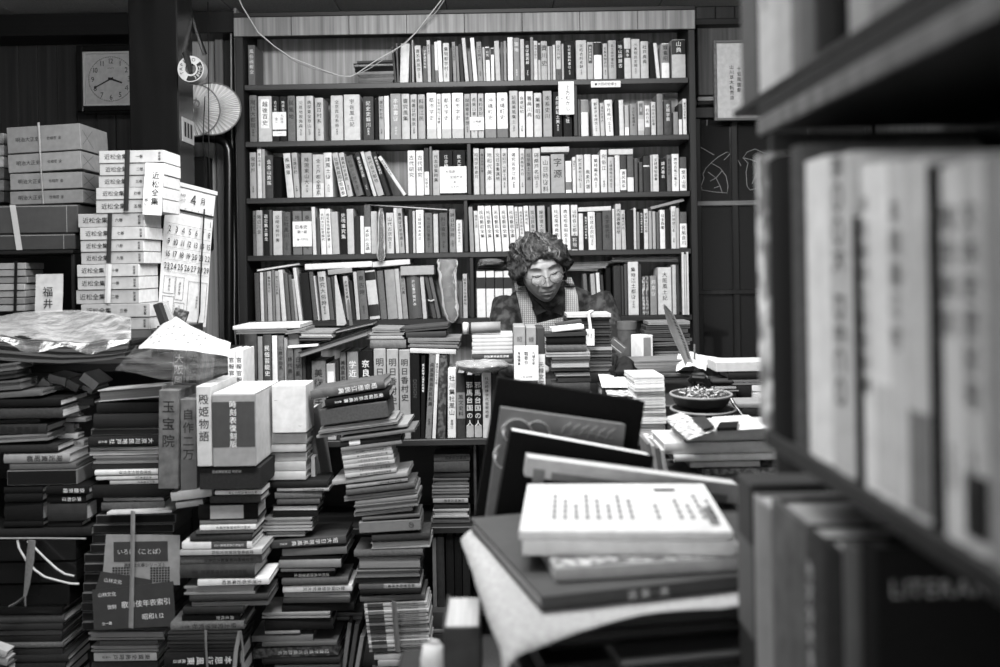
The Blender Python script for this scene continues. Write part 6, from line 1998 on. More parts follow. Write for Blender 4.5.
def face_pt(th, ph):
    """unit-sphere direction -> head surface, face towards -Y."""
    x, y, z = math.cos(ph) * math.sin(th), -math.cos(ph) * math.cos(th), math.sin(ph)
    X, Y, Z = .074 * x, .094 * y, .112 * z
    if Z < -.01:
        k = min(1, (-Z - .01) / .10)
        X *= 1 - .30 * k ** 1.4
        if Y > 0:
            Y *= 1 - .55 * k
        else:
            Y *= 1 + .10 * k
    if Y < .02:
        f = min(1, max(0, (.02 - Y) / .05))
        ax = abs(X)
        d = 0
        # nose
        if -.040 < Z < .022:
            pr = (.022 - Z) / .054
            d += .024 * math.exp(-(X / (.0065 + .004 * pr)) ** 2) * max(0, min(1, pr)) * min(1, (Z + .040) / .007)
        d += .007 * (g2(X, Z, .0125, -.032, .006, .006) + g2(X, Z, -.0125, -.032, .006, .006))
        d -= .0155 * g2(ax, Z, .030, .013, .017, .011)
        d += .0078 * g2(ax, Z, .031, .009, .0125, .0075)
        d -= .003 * g2(ax, Z, .031, .0025, .013, .0022)
        d += .005 * g2(ax, Z, .030, .031, .020, .007)
        d += .0065 * g2(ax, Z, .040, -.020, .016, .016)
        d -= .0070 * g2(ax, Z, .0245 + (-.030 - Z) * .25, -.042, .0035, .016)
        d -= .003 * g2(ax, Z, .034, -.008, .012, .003)
        d += .0058 * g2(X, Z, 0, -.0545, .019, .0045)
        d -= .0065 * g2(X, Z, 0, -.0600, .023, .0022)
        d += .0058 * g2(X, Z, 0, -.0660, .016, .0045)
        d -= .004 * g2(X, Z, 0, -.0765, .018, .004)
        d += .007 * g2(X, Z, 0, -.092, .017, .012)
        d -= .003 * g2(ax, Z, .027, -.066, .004, .008)
        d += .0012 * math.sin(Z * 520) * g2(X, Z, 0, .052, .035, .016)
        Y -= d * f
    return Vector((X, Y, Z))


def woman():
    root = thing('person', 'curly-haired woman in glasses and checked apron reading behind the desk', 'person', T(.2, 3.95, 0))
    V = Vector
    ex, ey, ez = V((1, 0, 0)), V((0, 1, 0)), V((0, 0, 1))
    pel = V((.205, 4.02, .50))
    LS, RS = V((.030, 3.83, 1.005)), V((.375, 3.83, 1.012))
    LE, RE = V((-.020, 3.70, .735)), V((.475, 3.71, .745))
    LW, RW = V((.10, 3.47, .790)), V((.33, 3.47, .790))

    def torso(mb, e=0.0):
        prof = [(.46, .17, .12, 4.02), (.55, .175, .125, 4.01), (.66, .155, .115, 3.98), (.78, .165, .12, 3.93), (.90, .178, .115, 3.88), (.985, .172, .100, 3.84), (1.035, .142, .082, 3.815), (1.065, .085, .066, 3.805)]
        rings = []
        for z, a, b, y in prof:
            rings.append(oval(V((.205 - .005 * z, y, z)), ex, ey, a + e, b + e))
        mb.loft(rings)

    def limb(mb, pts, rs, e=0.0, n=16):
        # subdivided path for smooth tapering
        P2, R2 = [], []
        for i in range(len(pts) - 1):
            for k in range(6):
                a = k / 6
                P2.append(pts[i].lerp(pts[i + 1], a)); R2.append(rs[i] * (1 - a) + rs[i + 1] * a + e)
        P2.append(pts[-1]); R2.append(rs[-1] + e)
        mb.tube(P2, R2, n)
    b = MB()
    torso(b)
    # neck
    limb(b, [V((.188, 3.82, 1.01)), V((.176, 3.775, 1.055)), HM @ V((0, .025, -.03))], [.062, .052, .050])
    # head
    n1, n2 = 150, 130
    rings = []
    for j in range(1, n2):
        ph = -math.pi / 2 + math.pi * j / n2
        rings.append([HM @ face_pt(2 * math.pi * i / n1, ph) for i in range(n1)])
    b.loft(rings)
    for s in (-1, 1):   # ears
        rr = [oval(HM @ V((s * (.070 + .010 * k), .012 + .006 * k, -.004)), HM.to_3x3() @ V((0, 1, 0)), HM.to_3x3() @ V((0, .15, 1)), .014 + .004 * k, .026 + .004 * k, 16) for k in (0, .5, 1)]
        b.loft(rr)
    for S, E_, W in ((LS, LE, LW), (RS, RE, RW)):
        limb(b, [S, E_, W], [.048, .038, .025])
        d = (W - E_).normalized()
        side = -1 if W is LW else 1
        # palm and five fingers lying on the desk edge, slightly curled
        pc = W + V((0, -.075, -.012))
        inx = -side
        b.loft([oval(W + V((0, .0, 0)), ex, ez, .024, .020, 16), oval(W + V((0, -.03, -.004)), ex, ez, .034, .016, 16), oval(W + V((0, -.065, -.006)), ex, ez, .040, .014, 16), oval(W + V((0, -.088, -.008)), ex, ez, .038, .012, 16)])
        for k, (ox, ln) in enumerate(((-.030, .058), (-.010, .072), (.011, .076), (.031, .068))):
            o = ox * side * -1
            p0 = W + V((o, -.078, -.006)); p1 = W + V((o * 1.12, -.084 - ln * .45, .004)); p2 = W + V((o * 1.16, -.084 - ln * .8, -.006)); p3 = W + V((o * 1.16, -.084 - ln, -.020))
            b.tube([p0, p1, p2, p3], [.0095, .0088, .0082, .006], 10)
        b.tube([W + V((inx * .022, -.022, -.004)), W + V((inx * .048, -.046, -.002)), W + V((inx * .058, -.072, -.006)), W + V((inx * .056, -.092, -.012))], [.013, .0115, .010, .007], 10)
    for s in (-.09, .09):
        hp = pel + V((s, -.03, .0)); kn = V((.205 + s * 1.2, 3.62, .50)); an = V((.205 + s * 1.2, 3.66, .09))
        limb(b, [hp, kn], [.085, .060]); limb(b, [kn, an], [.058, .038])
        b.loft([oval(V((.205 + s * 1.2, y, .045)), ex, ez, a, .035, 14) for y, a in ((3.72, .03), (3.66, .038), (3.58, .044), (3.52, .036))])
    me = remeshed(b, .0032, 'body', 1)
    me.materials.append(mat(152, 'skin'))
    o = bpy.data.objects.new('body', me); COL.objects.link(o)
    o.parent = root; o.matrix_parent_inverse = root.matrix_world.inverted()

    def child(mb, nm, m, smooth=True, parent=None):
        q = mb.build(nm, m, smooth=smooth)
        q.parent = parent or root
        q.matrix_parent_inverse = (parent or root).matrix_world.inverted()
        return q
    # blouse
    q = MB()
    torso(q, .012)
    for S, E_, W in ((LS, LE, LW), (RS, RE, RW)):
        limb(q, [S + V((0, 0, .0)), E_, E_.lerp(W, .82)], [.066, .058, .044])
    q.loft([oval(V((.194, 3.795, z)), ex, (ey + ez * .35).normalized(), a, a * .95) for z, a in ((1.01, .088), (1.045, .078), (1.068, .070))])
    me = remeshed(q, .006, 'blouse', 3)
    vs = me.vertices
    for v in vs:   # soft folds
        n = noise.noise(v.co * 11) * .006 + noise.noise(v.co * 26) * .003
        v.co += v.normal * n
    me.materials.append(mat(62, 'blotch'))
    o2 = bpy.data.objects.new('blouse', me); COL.objects.link(o2)
    o2.parent = root; o2.matrix_parent_inverse = root.matrix_world.inverted()
    bv = BVHTree.FromPolygons([v.co.copy() for v in me.vertices], [tuple(p.vertices) for p in me.polygons])
    cam = V((0, 0, H))
    # collar points
    q = MB()
    for s in (-1, 1):
        c0 = V((.182, 3.708, .985))
        a = [c0 + V((s * .004, -.002, -.012)), c0 + V((s * .052, .02, .030)), c0 + V((s * .070, .045, .018)), c0 + V((s * .050, .0, -.030))]
        b2 = [p + V((0, .006, .002)) for p in a]
        q.add(a + b2, [(0, 1, 2, 3), (7, 6, 5, 4), (0, 4, 5, 1), (1, 5, 6, 2), (2, 6, 7, 3), (3, 7, 4, 0)])
    child(q, 'collar', mat(44, 'blotch'), False, o2)

    def on_blouse(px, py, off=.006):
        t = P(px, py, 1.0)
        h = bv.ray_cast(cam, (t - cam).normalized(), 8)
        p = h[0] if h[0] else P(px, py, 3.72)
        return p - (t - cam).normalized() * off
    # apron: two straps and the bib following the blouse
    ap = thing('apron', '', '')
    for k in ('label', 'category'):
        del ap[k]
    ap.parent = root; ap.matrix_parent_inverse = root.matrix_world.inverted()
    for nm, le, re in (('strap', [(514.5, 283), (515.5, 290), (518.5, 302), (521.5, 316), (524, 338)], [(523.5, 281), (526.5, 290), (531.5, 302), (535.5, 316), (540, 338)]), ('strap', [(563, 277), (564.6, 285), (565.4, 295), (565.6, 308), (565, 338)], [(571.2, 276), (574.5, 285), (577.4, 295), (579, 308), (580, 338)])):
        q = MB()

        def f(u, v):
            i = min(int(u * 4), 3); a = u * 4 - i
            x0 = le[i][0] * (1 - a) + le[i + 1][0] * a; x1 = re[i][0] * (1 - a) + re[i + 1][0] * a
            y = le[i][1] * (1 - a) + le[i + 1][1] * a
            return on_blouse(x0 + (x1 - x0) * v, y)
        q.grid(f, 22, 4, 0, thick=V((0, .004, 0)))
        child(q, nm, mat_check(), True, ap)
    q = MB()

    def f(u, v):
        x = 522 + u * 70
        yt = 327 - 15 * min(1, u * 1.15)
        return on_blouse(x, yt + v * (352 - yt), .009)
    q.grid(f, 24, 10, 0, thick=V((0, .004, 0)))
    child(q, 'bib', mat_check(), True, ap)
    # trousers
    q = MB()
    q.loft([oval(V((.205, y, z)), ex, ey, a, c) for z, a, c, y in ((.42, .185, .14, 4.02), (.50, .190, .145, 4.02), (.60, .185, .138, 4.0))])
    for s in (-.09, .09):
        limb(q, [pel + V((s, -.03, .0)), V((.205 + s * 1.2, 3.62, .50))], [.105, .078]); limb(q, [V((.205 + s * 1.2, 3.62, .50)), V((.205 + s * 1.2, 3.66, .12))], [.076, .066])
    me = remeshed(q, .012, 'trousers', 3)
    me.materials.append(mat(40, 'cloth'))
    o3 = bpy.data.objects.new('trousers', me); COL.objects.link(o3); o3.parent = root; o3.matrix_parent_inverse = root.matrix_world.inverted()
    # hair: waved volume plus locks of strands
    q = MB()
    n1, n2 = 120, 80

    def hp(th, ph, k=1.0, up=0.0):
        x, y, z = math.cos(ph) * math.sin(th), -math.cos(ph) * math.cos(th), math.sin(ph)
        d = V((x, y, z))
        c = V((-.003, .019, .028))
        w = noise.noise(d * 2.2 + V((3, 1, 5))) * .022 + (abs(noise.noise(d * 3.8 + V((0, 4, 0)))) - .2) * .034 + .004
        side = 1 + .16 * max(0, abs(x) - .5)
        p = c + V((x * .086 * side, y * .103, z * .092)) + d * (w * k + up)
        hl = .058 - .060 * max(0, abs(p.x) / .075 - .42) * 1.5
        hp.opening = p.y < -.014 and p.z < hl - .002
        if p.y < -.012 and p.z < hl:
            f = min(1, (hl - p.z) / .010) * min(1, (-.012 - p.y) / .02)
            tgt = V((p.x * .66, -.02, p.z * .8))
            p = p.lerp(tgt, f)
        if p.z < -.045:
            p.z = -.045 + (p.z + .045) * .4
        return p
    rings = [[HM @ hp(2 * math.pi * i / n1, -math.pi / 2 + math.pi * j / n2) for i in range(n1)] for j in range(1, n2)]
    q.loft(rings)
    r3 = random.Random(11)
    for i in range(400):
        th0 = r3.uniform(0, 2 * math.pi)
        ph0 = r3.uniform(-.3, 1.5)
        if math.cos(th0) < -.3 and i % 3:
            continue
        ln = r3.uniform(.6, 1.1)
        dth = .25 + r3.uniform(-.25, .25)
        f0, fr = r3.uniform(0, 6.3), r3.uniform(4.5, 7.5)
        m = 1 + (r3.choice((0, 1, 1, 2)) if ph0 > .75 else r3.choice((0, 0, 0, 1)))  # crown locks lighter, side locks darker: highlights put into the strand colour
        lift = r3.uniform(.002, .008)
        for sidx in range(9):
            o1, o2 = r3.uniform(-.075, .075), r3.uniform(-.05, .05)
            pts, rs = [], []
            for k in range(11):
                a = k / 10
                th = th0 + o1 + dth * a + (.05 + .11 * a) * math.sin(a * fr + f0)
                ph = ph0 + o2 - ln * a
                p2 = hp(th, max(-.75, ph), 1.0, lift * (.35 + .65 * abs(math.sin(a * fr * .6 + f0))) - .001)
                if hp.opening:
                    break
                pts.append(HM @ p2)
                rs.append(.0021 if k else .0007)
            if len(pts) > 2:
                rs[-1] = .0007
                q.tube(pts, rs, 4, m if sidx % 3 else 1)
    child(q, 'hair', [mat(38, 'hair'), mat(52, 'hair'), mat(78, 'hair'), mat(112, 'hair')], True)
    # brows, lash lines, lips
    def surf(x, z, off=.001):
        best = None
        lo, hi = -math.pi / 2, math.pi / 2
        # march on the front surface by sampling
        for it in range(3):
            pass
        bm, bp = 9, None
        for a in range(-30, 31):
            for c in range(-40, 41):
                p = face_pt(a * .04, c * .035)
                e = (p.x - x) ** 2 + (p.z - z) ** 2
                if e < bm:
                    bm, bp = e, p
        return HM @ (V((x, bp.y - off, z)))
    q = MB()
    for s in (-1, 1):
        q.tube([surf(s * .013, .026, .002), surf(s * .027, .0325, .0022), surf(s * .040, .031, .0022), surf(s * .050, .025, .002)], [.0006, .0010, .0009, .0004], 6)
    child(q, 'eyebrow', mat(62, 'hair'))
    q = MB()
    for s in (-1, 1):
        q.tube([surf(s * .016, .0040, .0016), surf(s * .025, .0018, .0020), surf(s * .034, .0012, .0020), surf(s * .045, .0048, .0016)], [.0012, .0024, .0025, .0012], 6)
    child(q, 'eyelashes', mat(16, 'hair'))
    q = MB()
    q.tube([surf(-.022, -.0600, .0010), surf(-.010, -.0598, .0012), surf(0, -.0604, .0012), surf(.010, -.0598, .0012), surf(.022, -.0600, .0010)], [.0010, .0022, .0023, .0022, .0010], 6)
    child(q, 'mouth_line', mat(60, 'skin'))
    # glasses
    gl = thing('glasses', '', '')
    for k in ('label', 'category'):
        del gl[k]
    gl.parent = root; gl.matrix_parent_inverse = root.matrix_world.inverted()
    yg = -.118
    q = MB()
    for s in (-1, 1):
        pts = [HM @ V((s * .031 + .0235 * math.cos(t) * (1 + .0), yg + .012 * abs(math.cos(t) * .5 + s * .5) * .6, -.004 + .0185 * math.copysign(abs(math.sin(t)) ** .85, math.sin(t)))) for t in [2 * math.pi * i / 28 for i in range(29)]]
        q.tube(pts, .0012, 6)
        q.tube([HM @ V((s * .0545, yg + .010, .002)), HM @ V((s * .070, yg + .03, .005)), HM @ V((s * .080, .0, .006))], .0012, 6)
    q.tube([HM @ V((-.0085, yg + .001, -.001)), HM @ V((0, yg - .002, .002)), HM @ V((.0085, yg + .001, -.001))], .0012, 6)
    child(q, 'frame', mat(120, 'metal'), True, gl)
    for s in (-1, 1):
        q = MB()
        c = HM @ V((s * .031, yg + .003, -.004))
        ring_ = [HM @ V((s * .031 + .0225 * math.cos(t), yg + .003 + .012 * abs(math.cos(t) * .5 + s * .5) * .6, -.004 + .0175 * math.sin(t))) for t in [2 * math.pi * i / 28 for i in range(28)]]
        q.add([c] + ring_, [(0, i + 1, (i + 1) % 28 + 1) for i in range(28)])
        child(q, 'lens', mat_lens(), True, gl)


def mat_check():
    if 'check' in _M:
        return _M['check']
    m = bpy.data.materials.new('checked_cloth')
    m.use_nodes = True
    N, L = m.node_tree.nodes, m.node_tree.links
    b = N['Principled BSDF']
    b.inputs['Roughness'].default_value = .85
    tc = N.new('ShaderNodeTexCoord')
    sx = N.new('ShaderNodeSeparateXYZ')
    L.new(tc.outputs['Object'], sx.inputs[0])
    outs = []
    for ax in ('X', 'Z'):
        mu = N.new('ShaderNodeMath'); mu.operation = 'MULTIPLY'; mu.inputs[1].default_value = 130
        fr = N.new('ShaderNodeMath'); fr.operation = 'FRACT'
        gt = N.new('ShaderNodeMath'); gt.operation = 'GREATER_THAN'; gt.inputs[1].default_value = .72
        L.new(sx.outputs[ax], mu.inputs[0]); L.new(mu.outputs[0], fr.inputs[0]); L.new(fr.outputs[0], gt.inputs[0])
        outs.append(gt)
    ad = N.new('ShaderNodeMath'); ad.operation = 'MAXIMUM'
    L.new(outs[0].outputs[0], ad.inputs[0]); L.new(outs[1].outputs[0], ad.inputs[1])
    mx = N.new('ShaderNodeMix'); mx.data_type = 'RGBA'
    a, c = lin(222), lin(140)
    mx.inputs['A'].default_value = (a, a, a, 1); mx.inputs['B'].default_value = (c, c, c, 1)
    L.new(ad.outputs[0], mx.inputs['Factor'])
    L.new(mx.outputs['Result'], b.inputs['Base Color'])
    _M['check'] = m
    return m


woman()
# ------------------------------------------------------------ foreground table with big art books
ZF = H - .3866


def front_table():
    t = thing('front_table', 'low foreground table under the cloth and art books', 'table', T(.3, 1.3, 0))
    inv = t.matrix_world.inverted()

    def part(n, a, b, c, d, e, f):
        q = MB(); q.box(a, b, c, d, e, f, 0, .003)
        o = q.build(n, mat(34, 'woodx')); o.parent = t; o.matrix_parent_inverse = inv
    part('table_top', .03, .66, 1.085, 1.82, ZF - .16, ZF - .135)
    for a in (.05, .59):
        for b in (1.12, 1.74):
            part('leg', a, a + .045, b, b + .045, 0.001, ZF - .1605)
    # flat portfolios and folders that make the level for the cloth
    Rz = RZ(R(10))
    c = Matrix.Translation(Vector((.0, 1.05, 0)))
    z = ZF - .134
    for i, (x0, w, y0, d, th, g, s, lb) in enumerate([(.012, .55, .02, .5, .028, 52, 'paper', 'grey flat box, lowest under the foreground cloth'), (.045, .5, .005, .5, .022, 120, 'paper', 'grey portfolio, second from the bottom under the foreground cloth'), (.02, .52, .045, .5, .016, 30, 'gloss', 'black folder, third from the bottom under the foreground cloth'), (.10, .45, .012, .5, .014, 60, 'gloss', 'dark folder with light lip under the foreground cloth'), (.03, .5, .05, .5, .020, 24, 'gloss', 'black folder, second from the top under the foreground cloth'), (.008, .54, .035, .5, .024, 30, 'gloss', 'black flat portfolio, topmost under the foreground cloth')]):
        d -= .10
        M = c @ Rz @ T(x0 + .03, y0, z)
        t = thing('portfolio', lb, 'portfolio', M)
        q = MB(); q.box(0, w, 0, d, 0, .003, 0, .001); q.box(0, w, 0, d, th - .004, th - .001, 0, .001)
        q.build('cover', mat(g, s), t)
        q = MB(); q.box(.004, w - .004, .006, d - .006, .0032, th - .0042, 0)
        q.build('sheets', mat((150, 170, 40, 140, 40, 50)[i], 'leaves'), t)
        z += th
    # pale cloth
    q = MB()
    zz = z + .0022

    def f(u, v):
        a = Vector((-.066, 1.46, zz)); b = Vector((-.004, 1.005, zz)); e = Vector((.46, 1.53, zz)); d = Vector((.46, 1.19, zz))
        p = a.lerp(b, v).lerp(e.lerp(d, v), u)
        ed = max(0, (.05 - u) / .05)
        ev = max(0, (v - .93) / .07)
        p.z -= .016 * ed ** 2 + .012 * ev ** 2 * max(0, 1 - u * 3)
        p.z += .0006 * noise.noise(Vector((u * 9, v * 9, 2)))
        p.x += .006 * noise.noise(Vector((0, v * 5, 8))) * (1 - u)
        p.y += .014 * noise.noise(Vector((u * 4, 0, 3))) * v
        if ev:
            p.z += .010 * max(0, math.sin(u * 7 - .6)) * ev
        return p
    q.grid(f, 60, 40, 0, thick=.0011)
    tag(q.build('table_cloth', mat(184, 'cloth'), smooth=True), 'pale cloth spread under the big foreground art books', 'cloth')
    return zz


ZC2 = front_table()


def flat_at(name, label, x, y, z, h, d, t, yaw, g, kind, **k):
    """book lying flat, front-cover up; (x, y) is the left end of its spine, spine towards the viewer."""
    M = T(x, y, z + t / 2) @ RZ(R(yaw)) @ RY(R(90))
    return make_book(M, t, h, d, g, kind, label, name=name, **k)


def as_part(o, root):
    bpy.context.view_layer.update()
    o.parent = root
    o.matrix_parent_inverse = root.matrix_world.inverted()
    return o


BIG = flat_at('hardback_book', 'large dark art book lying under the foreground pile', .040, 1.10, ZC2 + .001, .42, .362, .0170, 14.5, 68, 'S', surf='paper', text=None, pg=200)
z = ZC2 + .0190
PAT = flat_at('magazine', 'patterned pale magazine on the large dark art book', .060, 1.150, z, .25, .24, .0150, 8, 176, 's', pg=205)
q = MB()
M = T(.060, 1.150, z + .0154) @ RZ(R(8))
q.box(.004, .246, .004, .235, .0, .0006, 0, M=M)
as_part(q.build('patterned_jacket', mat(190, 'print')), PAT)
z += .0165
flat_at('paperback_book', 'white booklet below the topmost white catalogue, foreground pile', .022, 1.200, z, .258, .255, .0175, -3.5, 214, 's', n=0, pg=225)
z += .0182
R_ = T(.018, 1.206, z) @ RZ(R(-4))
TOPC = flat_at('magazine', 'topmost white catalogue with faint columns of print, foreground pile', .018, 1.206, z, .262, .262, .0095, -4, 214, 's', pg=205)
q = MB()
for i in range(14):
    if i == 9:
        as_part(q.build('print', mat(112)), TOPC)
        q = MB()
    x = .040 + i * .0145 + (i > 7) * .02
    if 8 < i < 10:
        continue
    for j in range(5 - (i % 3)):
        q.box(x, x + .005, .06 + j * .028, .078 + j * .028, .0101, .0104, 0, M=R_)
as_part(q.build('print', mat(112)), TOPC)
q = MB()
q.box(.185, .215, .212, .228, .0101, .0104, 0, M=R_)
as_part(q.build('seal', mat(40)), TOPC)
q = MB()
q.box(.240, .252, .03, .12, .0101, .0104, 0, M=R_)
as_part(q.build('side_print', mat(112)), TOPC)
# white title characters on the dark art book spine
q = MB()
q.text('画 集 · 美', .012, T(.040, 1.10, ZC2 + .0095) @ RZ(R(14.5)) @ T(.13, -.0022, 0), 0)
as_part(q.build('spine_title', mat(190)), BIG)


def leaning():
    def slab(name, label, tl, tr, Y, th, g, rim=None, cat='book', surf='paper', lean=8, zf=None, split=True):
        """upright volume leaning back: top-left and top-right pixel corners of its front, standing on the cloth or table."""
        a, b = P(tl[0], tl[1], Y), P(tr[0], tr[1], Y)
        w = (b - a).length
        roll = math.atan2(-(b.z - a.z), (b.x - a.x))
        zbase = (ZC2 if zf is None else zf) + .002
        hgt = (b.z - zbase) / math.cos(roll)
        # local frame: origin at top-left front, x right, z up
        M = T(*a) @ RY(roll) @ RX(R(-lean))
        hgt = hgt / math.cos(R(lean)) - .004
        t = thing(name, label, cat, M)
        q = MB()
        q.box(0, w, 0, .003, -hgt, 0, 0, .001)
        q.box(0, w, th - .003, th, -hgt, 0, 0, .001)
        q.box(0, .003, .0031, th - .0031, -hgt, 0, 0, .0005)
        q.build('cover', mat(g, surf), t)
        q = MB()
        q.box(.0035, w - .003, .0032, th - .0032, -hgt + .003, -.0015, 0)
        q.build('pages', mat(rim or 200, 'paper'), t)
        return t, w, hgt
    slab('album', 'large black album leaning behind the foreground art books', (497.5, 377), (645, 401.5), 1.715, .055, 16, 105, 'album', 'cloth', lean=5, zf=ZF - .1345)
    t, w, h = slab('hardback_book', 'grey volume with pale swirl design leaning on the black album', (500.5, 407), (626, 424.5), 1.66, .03, 122, 190, lean=5, zf=ZF - .1345)
    q = MB()

    def spiral(cx, cz, r, turns, a0, rad, s=1):
        pts = [(cx + s * r * (1 - .75 * k / 40) * math.cos(a0 + turns * 2 * math.pi * k / 40), -.0012, cz + r * (1 - .75 * k / 40) * math.sin(a0 + turns * 2 * math.pi * k / 40)) for k in range(41)]
        q.tube(pts, rad, 5, 0, flat=.25)
    spiral(.030, -.042, .030, 1.0, .3, .0045)
    spiral(.024, -.085, .026, .8, 2.2, .0045)
    spiral(.072, -.038, .026, .8, .6, .0035, -1)
    for k in range(6):
        x = .108 + k * .015
        q.tube([(x, -.0012, -.030), (x + .006, -.0012, -.018), (x + .016, -.0012, -.009)], [.001, .0028, .001], 5, 0, flat=.25)
    q.tube([(.112, -.0012, -.034), (.15, -.0012, -.022), (.195, -.0012, -.027)], .0018, 5, 0, flat=.25)
    q.build('swirl_design', mat(215), t)
    slab('hardback_book', 'black book with white top edge leaning before the swirl volume', (510.5, 430), (654, 456), 1.56, .07, 22, 226, lean=5, zf=ZF - .1345, surf='cloth')
    t, w, h = slab('paperback_book', 'light grey paperback leaning behind the white catalogue', (527, 457), (742, 485), 1.475, .055, 176, 200, lean=4, zf=ZC2 + .0195)
    q = MB()
    q.box(.012, .030, -.0008, -.0002, -.045, -.016, 0)
    q.box(.040, w - .02, -.0008, -.0002, -.030, -.018, 0)
    q.build('print', mat(110), t)


leaning()
# blurred book ends at the bottom edge
standing('hardback_book', 'dark blurred book end standing at the foreground table corner', 444, 481, 627, 700, 1.22, .12, 66, 'S', surf='worn', n=0, tilt=0)
t = thing('paper_roll', 'white blurred paper roll beside the dark book end', 'roll', T(*P(433, 690, 1.24)))
q = MB(); q.tube([(0, .0, -.04), (0, .01, .035), (.001, .012, .052), (.002, .013, .058)], [.016, .0165, .014, .007], 20)
q.build('roll', mat(222), t, smooth=True)
q = MB(); q.tube([(.012, -.002, -.04), (.0135, .008, .044)], .006, 12)
q.build('loose_edge', mat(205), t, smooth=True)
c = P(437, 690, 1.24)
t = thing('stool', 'small dark stool carrying the blurred book end and paper roll', 'stool', T(c.x + .03, 1.30, 0))
zb = P(462, 700, 1.22).z
q = MB(); q.box(-.09, .020, -.09, .09, zb - .03, zb - .001, 0, .004); q.build('seat', mat(40, 'woodx'), t)
for a in (-.085, -.01):
    for b in (-.07, .05):
        q = MB(); q.box(a, a + .025, b, b + .025, .001, zb - .0305, 0, .002); q.build('leg', mat(40, 'wood'), t)

# ------------------------------------------------------------ foreground shelf on the right
XS, KS = .250, .250 / .330
ZS1, ZS0 = H - .212 * KS, H + .211 * KS


def front_shelf():
    t = thing('foreground_bookshelf', 'out-of-focus dark bookshelf at the near edge of the aisle', 'bookshelf', T(XS + .12, .7, 0))
    inv = t.matrix_world.inverted()

    def part(n, a, b, c, d, e, f, g=44):
        q = MB(); q.box(a, b, c, d, e, f, 0, .0015)
        o = q.build(n, mat(g, 'wood')); o.parent = t; o.matrix_parent_inverse = inv
    y0, y1, D = .22, .932, .22
    part('shelf_board', XS, XS + D, y0, y1 - .004, ZS1 - .016, ZS1)
    part('shelf_board', XS, XS + D, y0, y1 + .10, ZS0 - .008, ZS0)
    part('shelf_rail', XS, XS + D, y0, y1 + .0, ZS0 - .034, ZS0 - .0085)
    part('shelf_edge', XS - .004, XS - .0005, y0, y1 - .01, ZS0 - .042, ZS0 - .026, 130)
    part('shelf_board', XS, XS + D, y0, y1 + .146, ZS1 - .315, ZS1 - .30)
    part('side_panel', XS + .02, XS + D, y1 + .026, y1 + .038, ZS1 - .05, ZS0 - .0345, 60)
    part('side_panel', XS, XS + D, y0 - .016, y0 - .001, 0.001, ZS0 + .30)
    part('side_panel', XS + .004, XS + D, y1 + .13, y1 + .145, 0.001, ZS1 - .316, 60)
    part('back_panel', XS + D + .001, XS + D + .01, y0, y1 + .10, 0.001, ZS0 + .30, 24)
    part('top_board', XS, XS + D, y0, y1, ZS0 + .301, ZS0 + .316)


front_shelf()


def aisle_row(rows, zb, yref, where, group, X=XS + .005):
    """rows: (px far edge, px near edge, height m, grey, opts) spines facing the aisle (towards -X)."""
    off = TH * (yref - CY)
    for i, r in enumerate(rows):
        xa, xb, h, g = r[:4]
        o = dict(r[4]) if len(r) > 4 else {}
        out = o.pop('out', 0.0)
        kind = o.pop('k', 'S' if g < 60 else 's')
        lab = o.pop('lab', None)
        ya, yb = X * F / (xa - CX - off), X * F / (xb - CX - off)
        tt = (ya - yb) - .0008
        dep = o.pop('dep', .15)
        M = T(X - out, (ya + yb) / 2, zb + .0005) @ RZ(R(-90))
        make_book(M, tt, h, dep, g, kind, '%s, %s from far end, %s' % (lab or (tone(g) + ' tall ' + NICE[KIND[kind]]), ordw(i + 1), where), group, **o)


aisle_row([
    (760, 770.4, .262, 200, dict(k='s', out=.002, lab='speckled white thin book', surf='blotch')), (771, 793, .254, 18, dict(k='S', lab='thick black book')), (793.6, 805, .257, 100, dict(k='S')), (807.4, 830.6, .241, 252, dict(k='s', lab='white thick book', n=0)), (831.4, 853, .238, 215, dict(k='s', n=0, lat='BOOK DECO', tc=110, size=.030)),
    (854, 861, .19, 24), (862.4, 874, .226, 250, dict(n=9, tc=60)), (874.6, 889.6, .224, 252, dict(n=0, panels=[('obi_band', .02, .34, 225)])), (890.4, 906.6, .222, 225, dict(n=5, tc=110)), (907.4, 927.6, .220, 215, dict(panels=[('obi_band', .02, .30, 140)], n=0)),
    (929, 940.6, .214, 26), (942, 962, .212, 222, dict(n=4, tc=100)), (963, 985, .213, 205, dict(n=6, tc=80, panels=[('spine_label', .04, .2, 26)])), (986, 1020, .212, 160), (1022, 1075, .21, 90), (1078, 1140, .21, 150),
], ZS1, 300, 'middle board, foreground shelf', 'books on the middle board of the foreground shelf')
aisle_row([
    (741, 757, .25, 100, dict(k='C', lab='tall grey boxed book')), (759, 776, .25, 220, dict(k='s', n=7, tc=120)), (776.6, 791, .25, 200), (792, 801, .25, 134), (802, 815, .25, 104), (816, 838, .25, 44), (841, 868, .23, 180, dict(out=-.006)), (870, 905, .23, 150), (907, 950, .25, 90), (955, 1010, .24, 120),
], ZS0, 60, 'upper board, foreground shelf', 'books on the upper board of the foreground shelf')
zb = ZS1 - .2996
aisle_row([
    (738.5, 752.6, .229, 48, dict(k='C', lab='dark boxed volume with grey band', panels=[('obi_band', .30, .72, 104)])), (755, 772, .222, 150, dict(k='S', surf='paper', n=0)), (772.8, 806, .234, 104, dict(k='s', surf='worn', lab='worn grey-covered book')), (807, 824, .236, 74, dict(k='S', n=8, tc='w', panels=[('obi_band', .02, .32, 120)])),
    (825, 842, .238, 46, dict(panels=[('obi_band', .02, .22, 225)])), (843, 856, .248, 90), ], zb, 580, 'lower board, foreground shelf', 'books on the lower board of the foreground shelf')

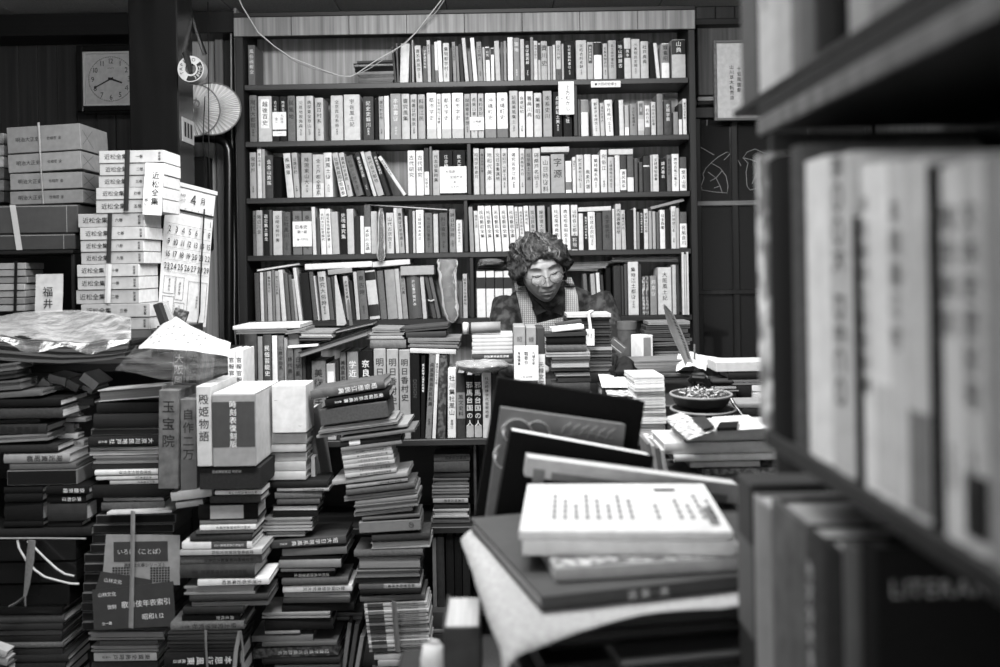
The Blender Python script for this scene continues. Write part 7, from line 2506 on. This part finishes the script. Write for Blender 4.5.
def face_out():
    """the row ends at a black volume whose cover faces the aisle's near end."""
    off = TH * (580 - CY)
    Yc = (XS + .004) * F / (859 - CX - off)
    M = T(XS + .004, Yc - .034, zb + .0006)
    t = thing('hardback_book', 'black volume turned cover-out, lettered in capitals, lower board, foreground shelf', 'book', M)
    w, h, d = .155, .262, .03
    q = MB()
    q.box(0, w, 0, .003, 0, h, 0, .001); q.box(0, w, d - .003, d, 0, h, 0, .001); q.box(0, .003, .0031, d - .0031, 0, h, 0, .0005)
    q.build('cover', mat(14, 'cloth'), t)
    q = MB(); q.box(.0035, w - .003, .0033, d - .0033, .003, h - .003, 0); q.build('pages', mat(70, 'pages'), t)
    q = MB(); q.text('LITERARY', .0165, T(.048, -.0006, h - .028), 0); q.build('title', mat(150), t)


face_out()
# ------------------------------------------------------------ light, camera, view


def area(name, loc, sx, sy, power, rot=(0, 0, 0)):
    l = bpy.data.lights.new(name, 'AREA')
    l.shape = 'RECTANGLE'
    l.size, l.size_y = sx, sy
    l.energy = power
    o = bpy.data.objects.new(name, l)
    COL.objects.link(o)
    o.location = loc
    o.rotation_euler = rot
    return o


LIGHTS = [
    ('ceiling_lamp_desk', (.10, 2.45, ZC - .08), 1.6, .25, 38, (R(34), 0, 0)),
    ('ceiling_lamp_aisle', (-.45, 1.75, ZC - .08), 1.2, .25, 46, (R(28), 0, 0)),
    ('front_fill_light', (-.55, .75, ZC - .06), .25, .8, 5),  # unseen fill light added to brighten the near shelf and catalogue top
]
for a in LIGHTS:
    area(*a)
w = bpy.data.worlds.new('street_daylight')
bpy.context.scene.world = w
w.use_nodes = True
w.node_tree.nodes['Background'].inputs[0].default_value = (1, 1, 1, 1)
w.node_tree.nodes['Background'].inputs[1].default_value = 2.6

cd = bpy.data.cameras.new('camera')
cam = bpy.data.objects.new('camera', cd)
COL.objects.link(cam)
cd.sensor_width = 36
cd.lens = F / 1000 * 36
cd.shift_y = -(333.5 - CY) / 1000
cd.clip_start = .05
cam.matrix_world = Matrix.Translation((0, 0, H)) @ RX(R(90)) @ RZ(-TH)
cd.dof.use_dof = True
cd.dof.focus_distance = 3.5
cd.dof.aperture_fstop = 3.2
bpy.context.scene.camera = cam
vs = bpy.context.scene.view_settings
vs.view_transform = 'Standard'
try:
    vs.look = 'None'
except Exception:
    pass
vs.gamma = 1
vs.exposure = 0.5
vs.use_curve_mapping = False
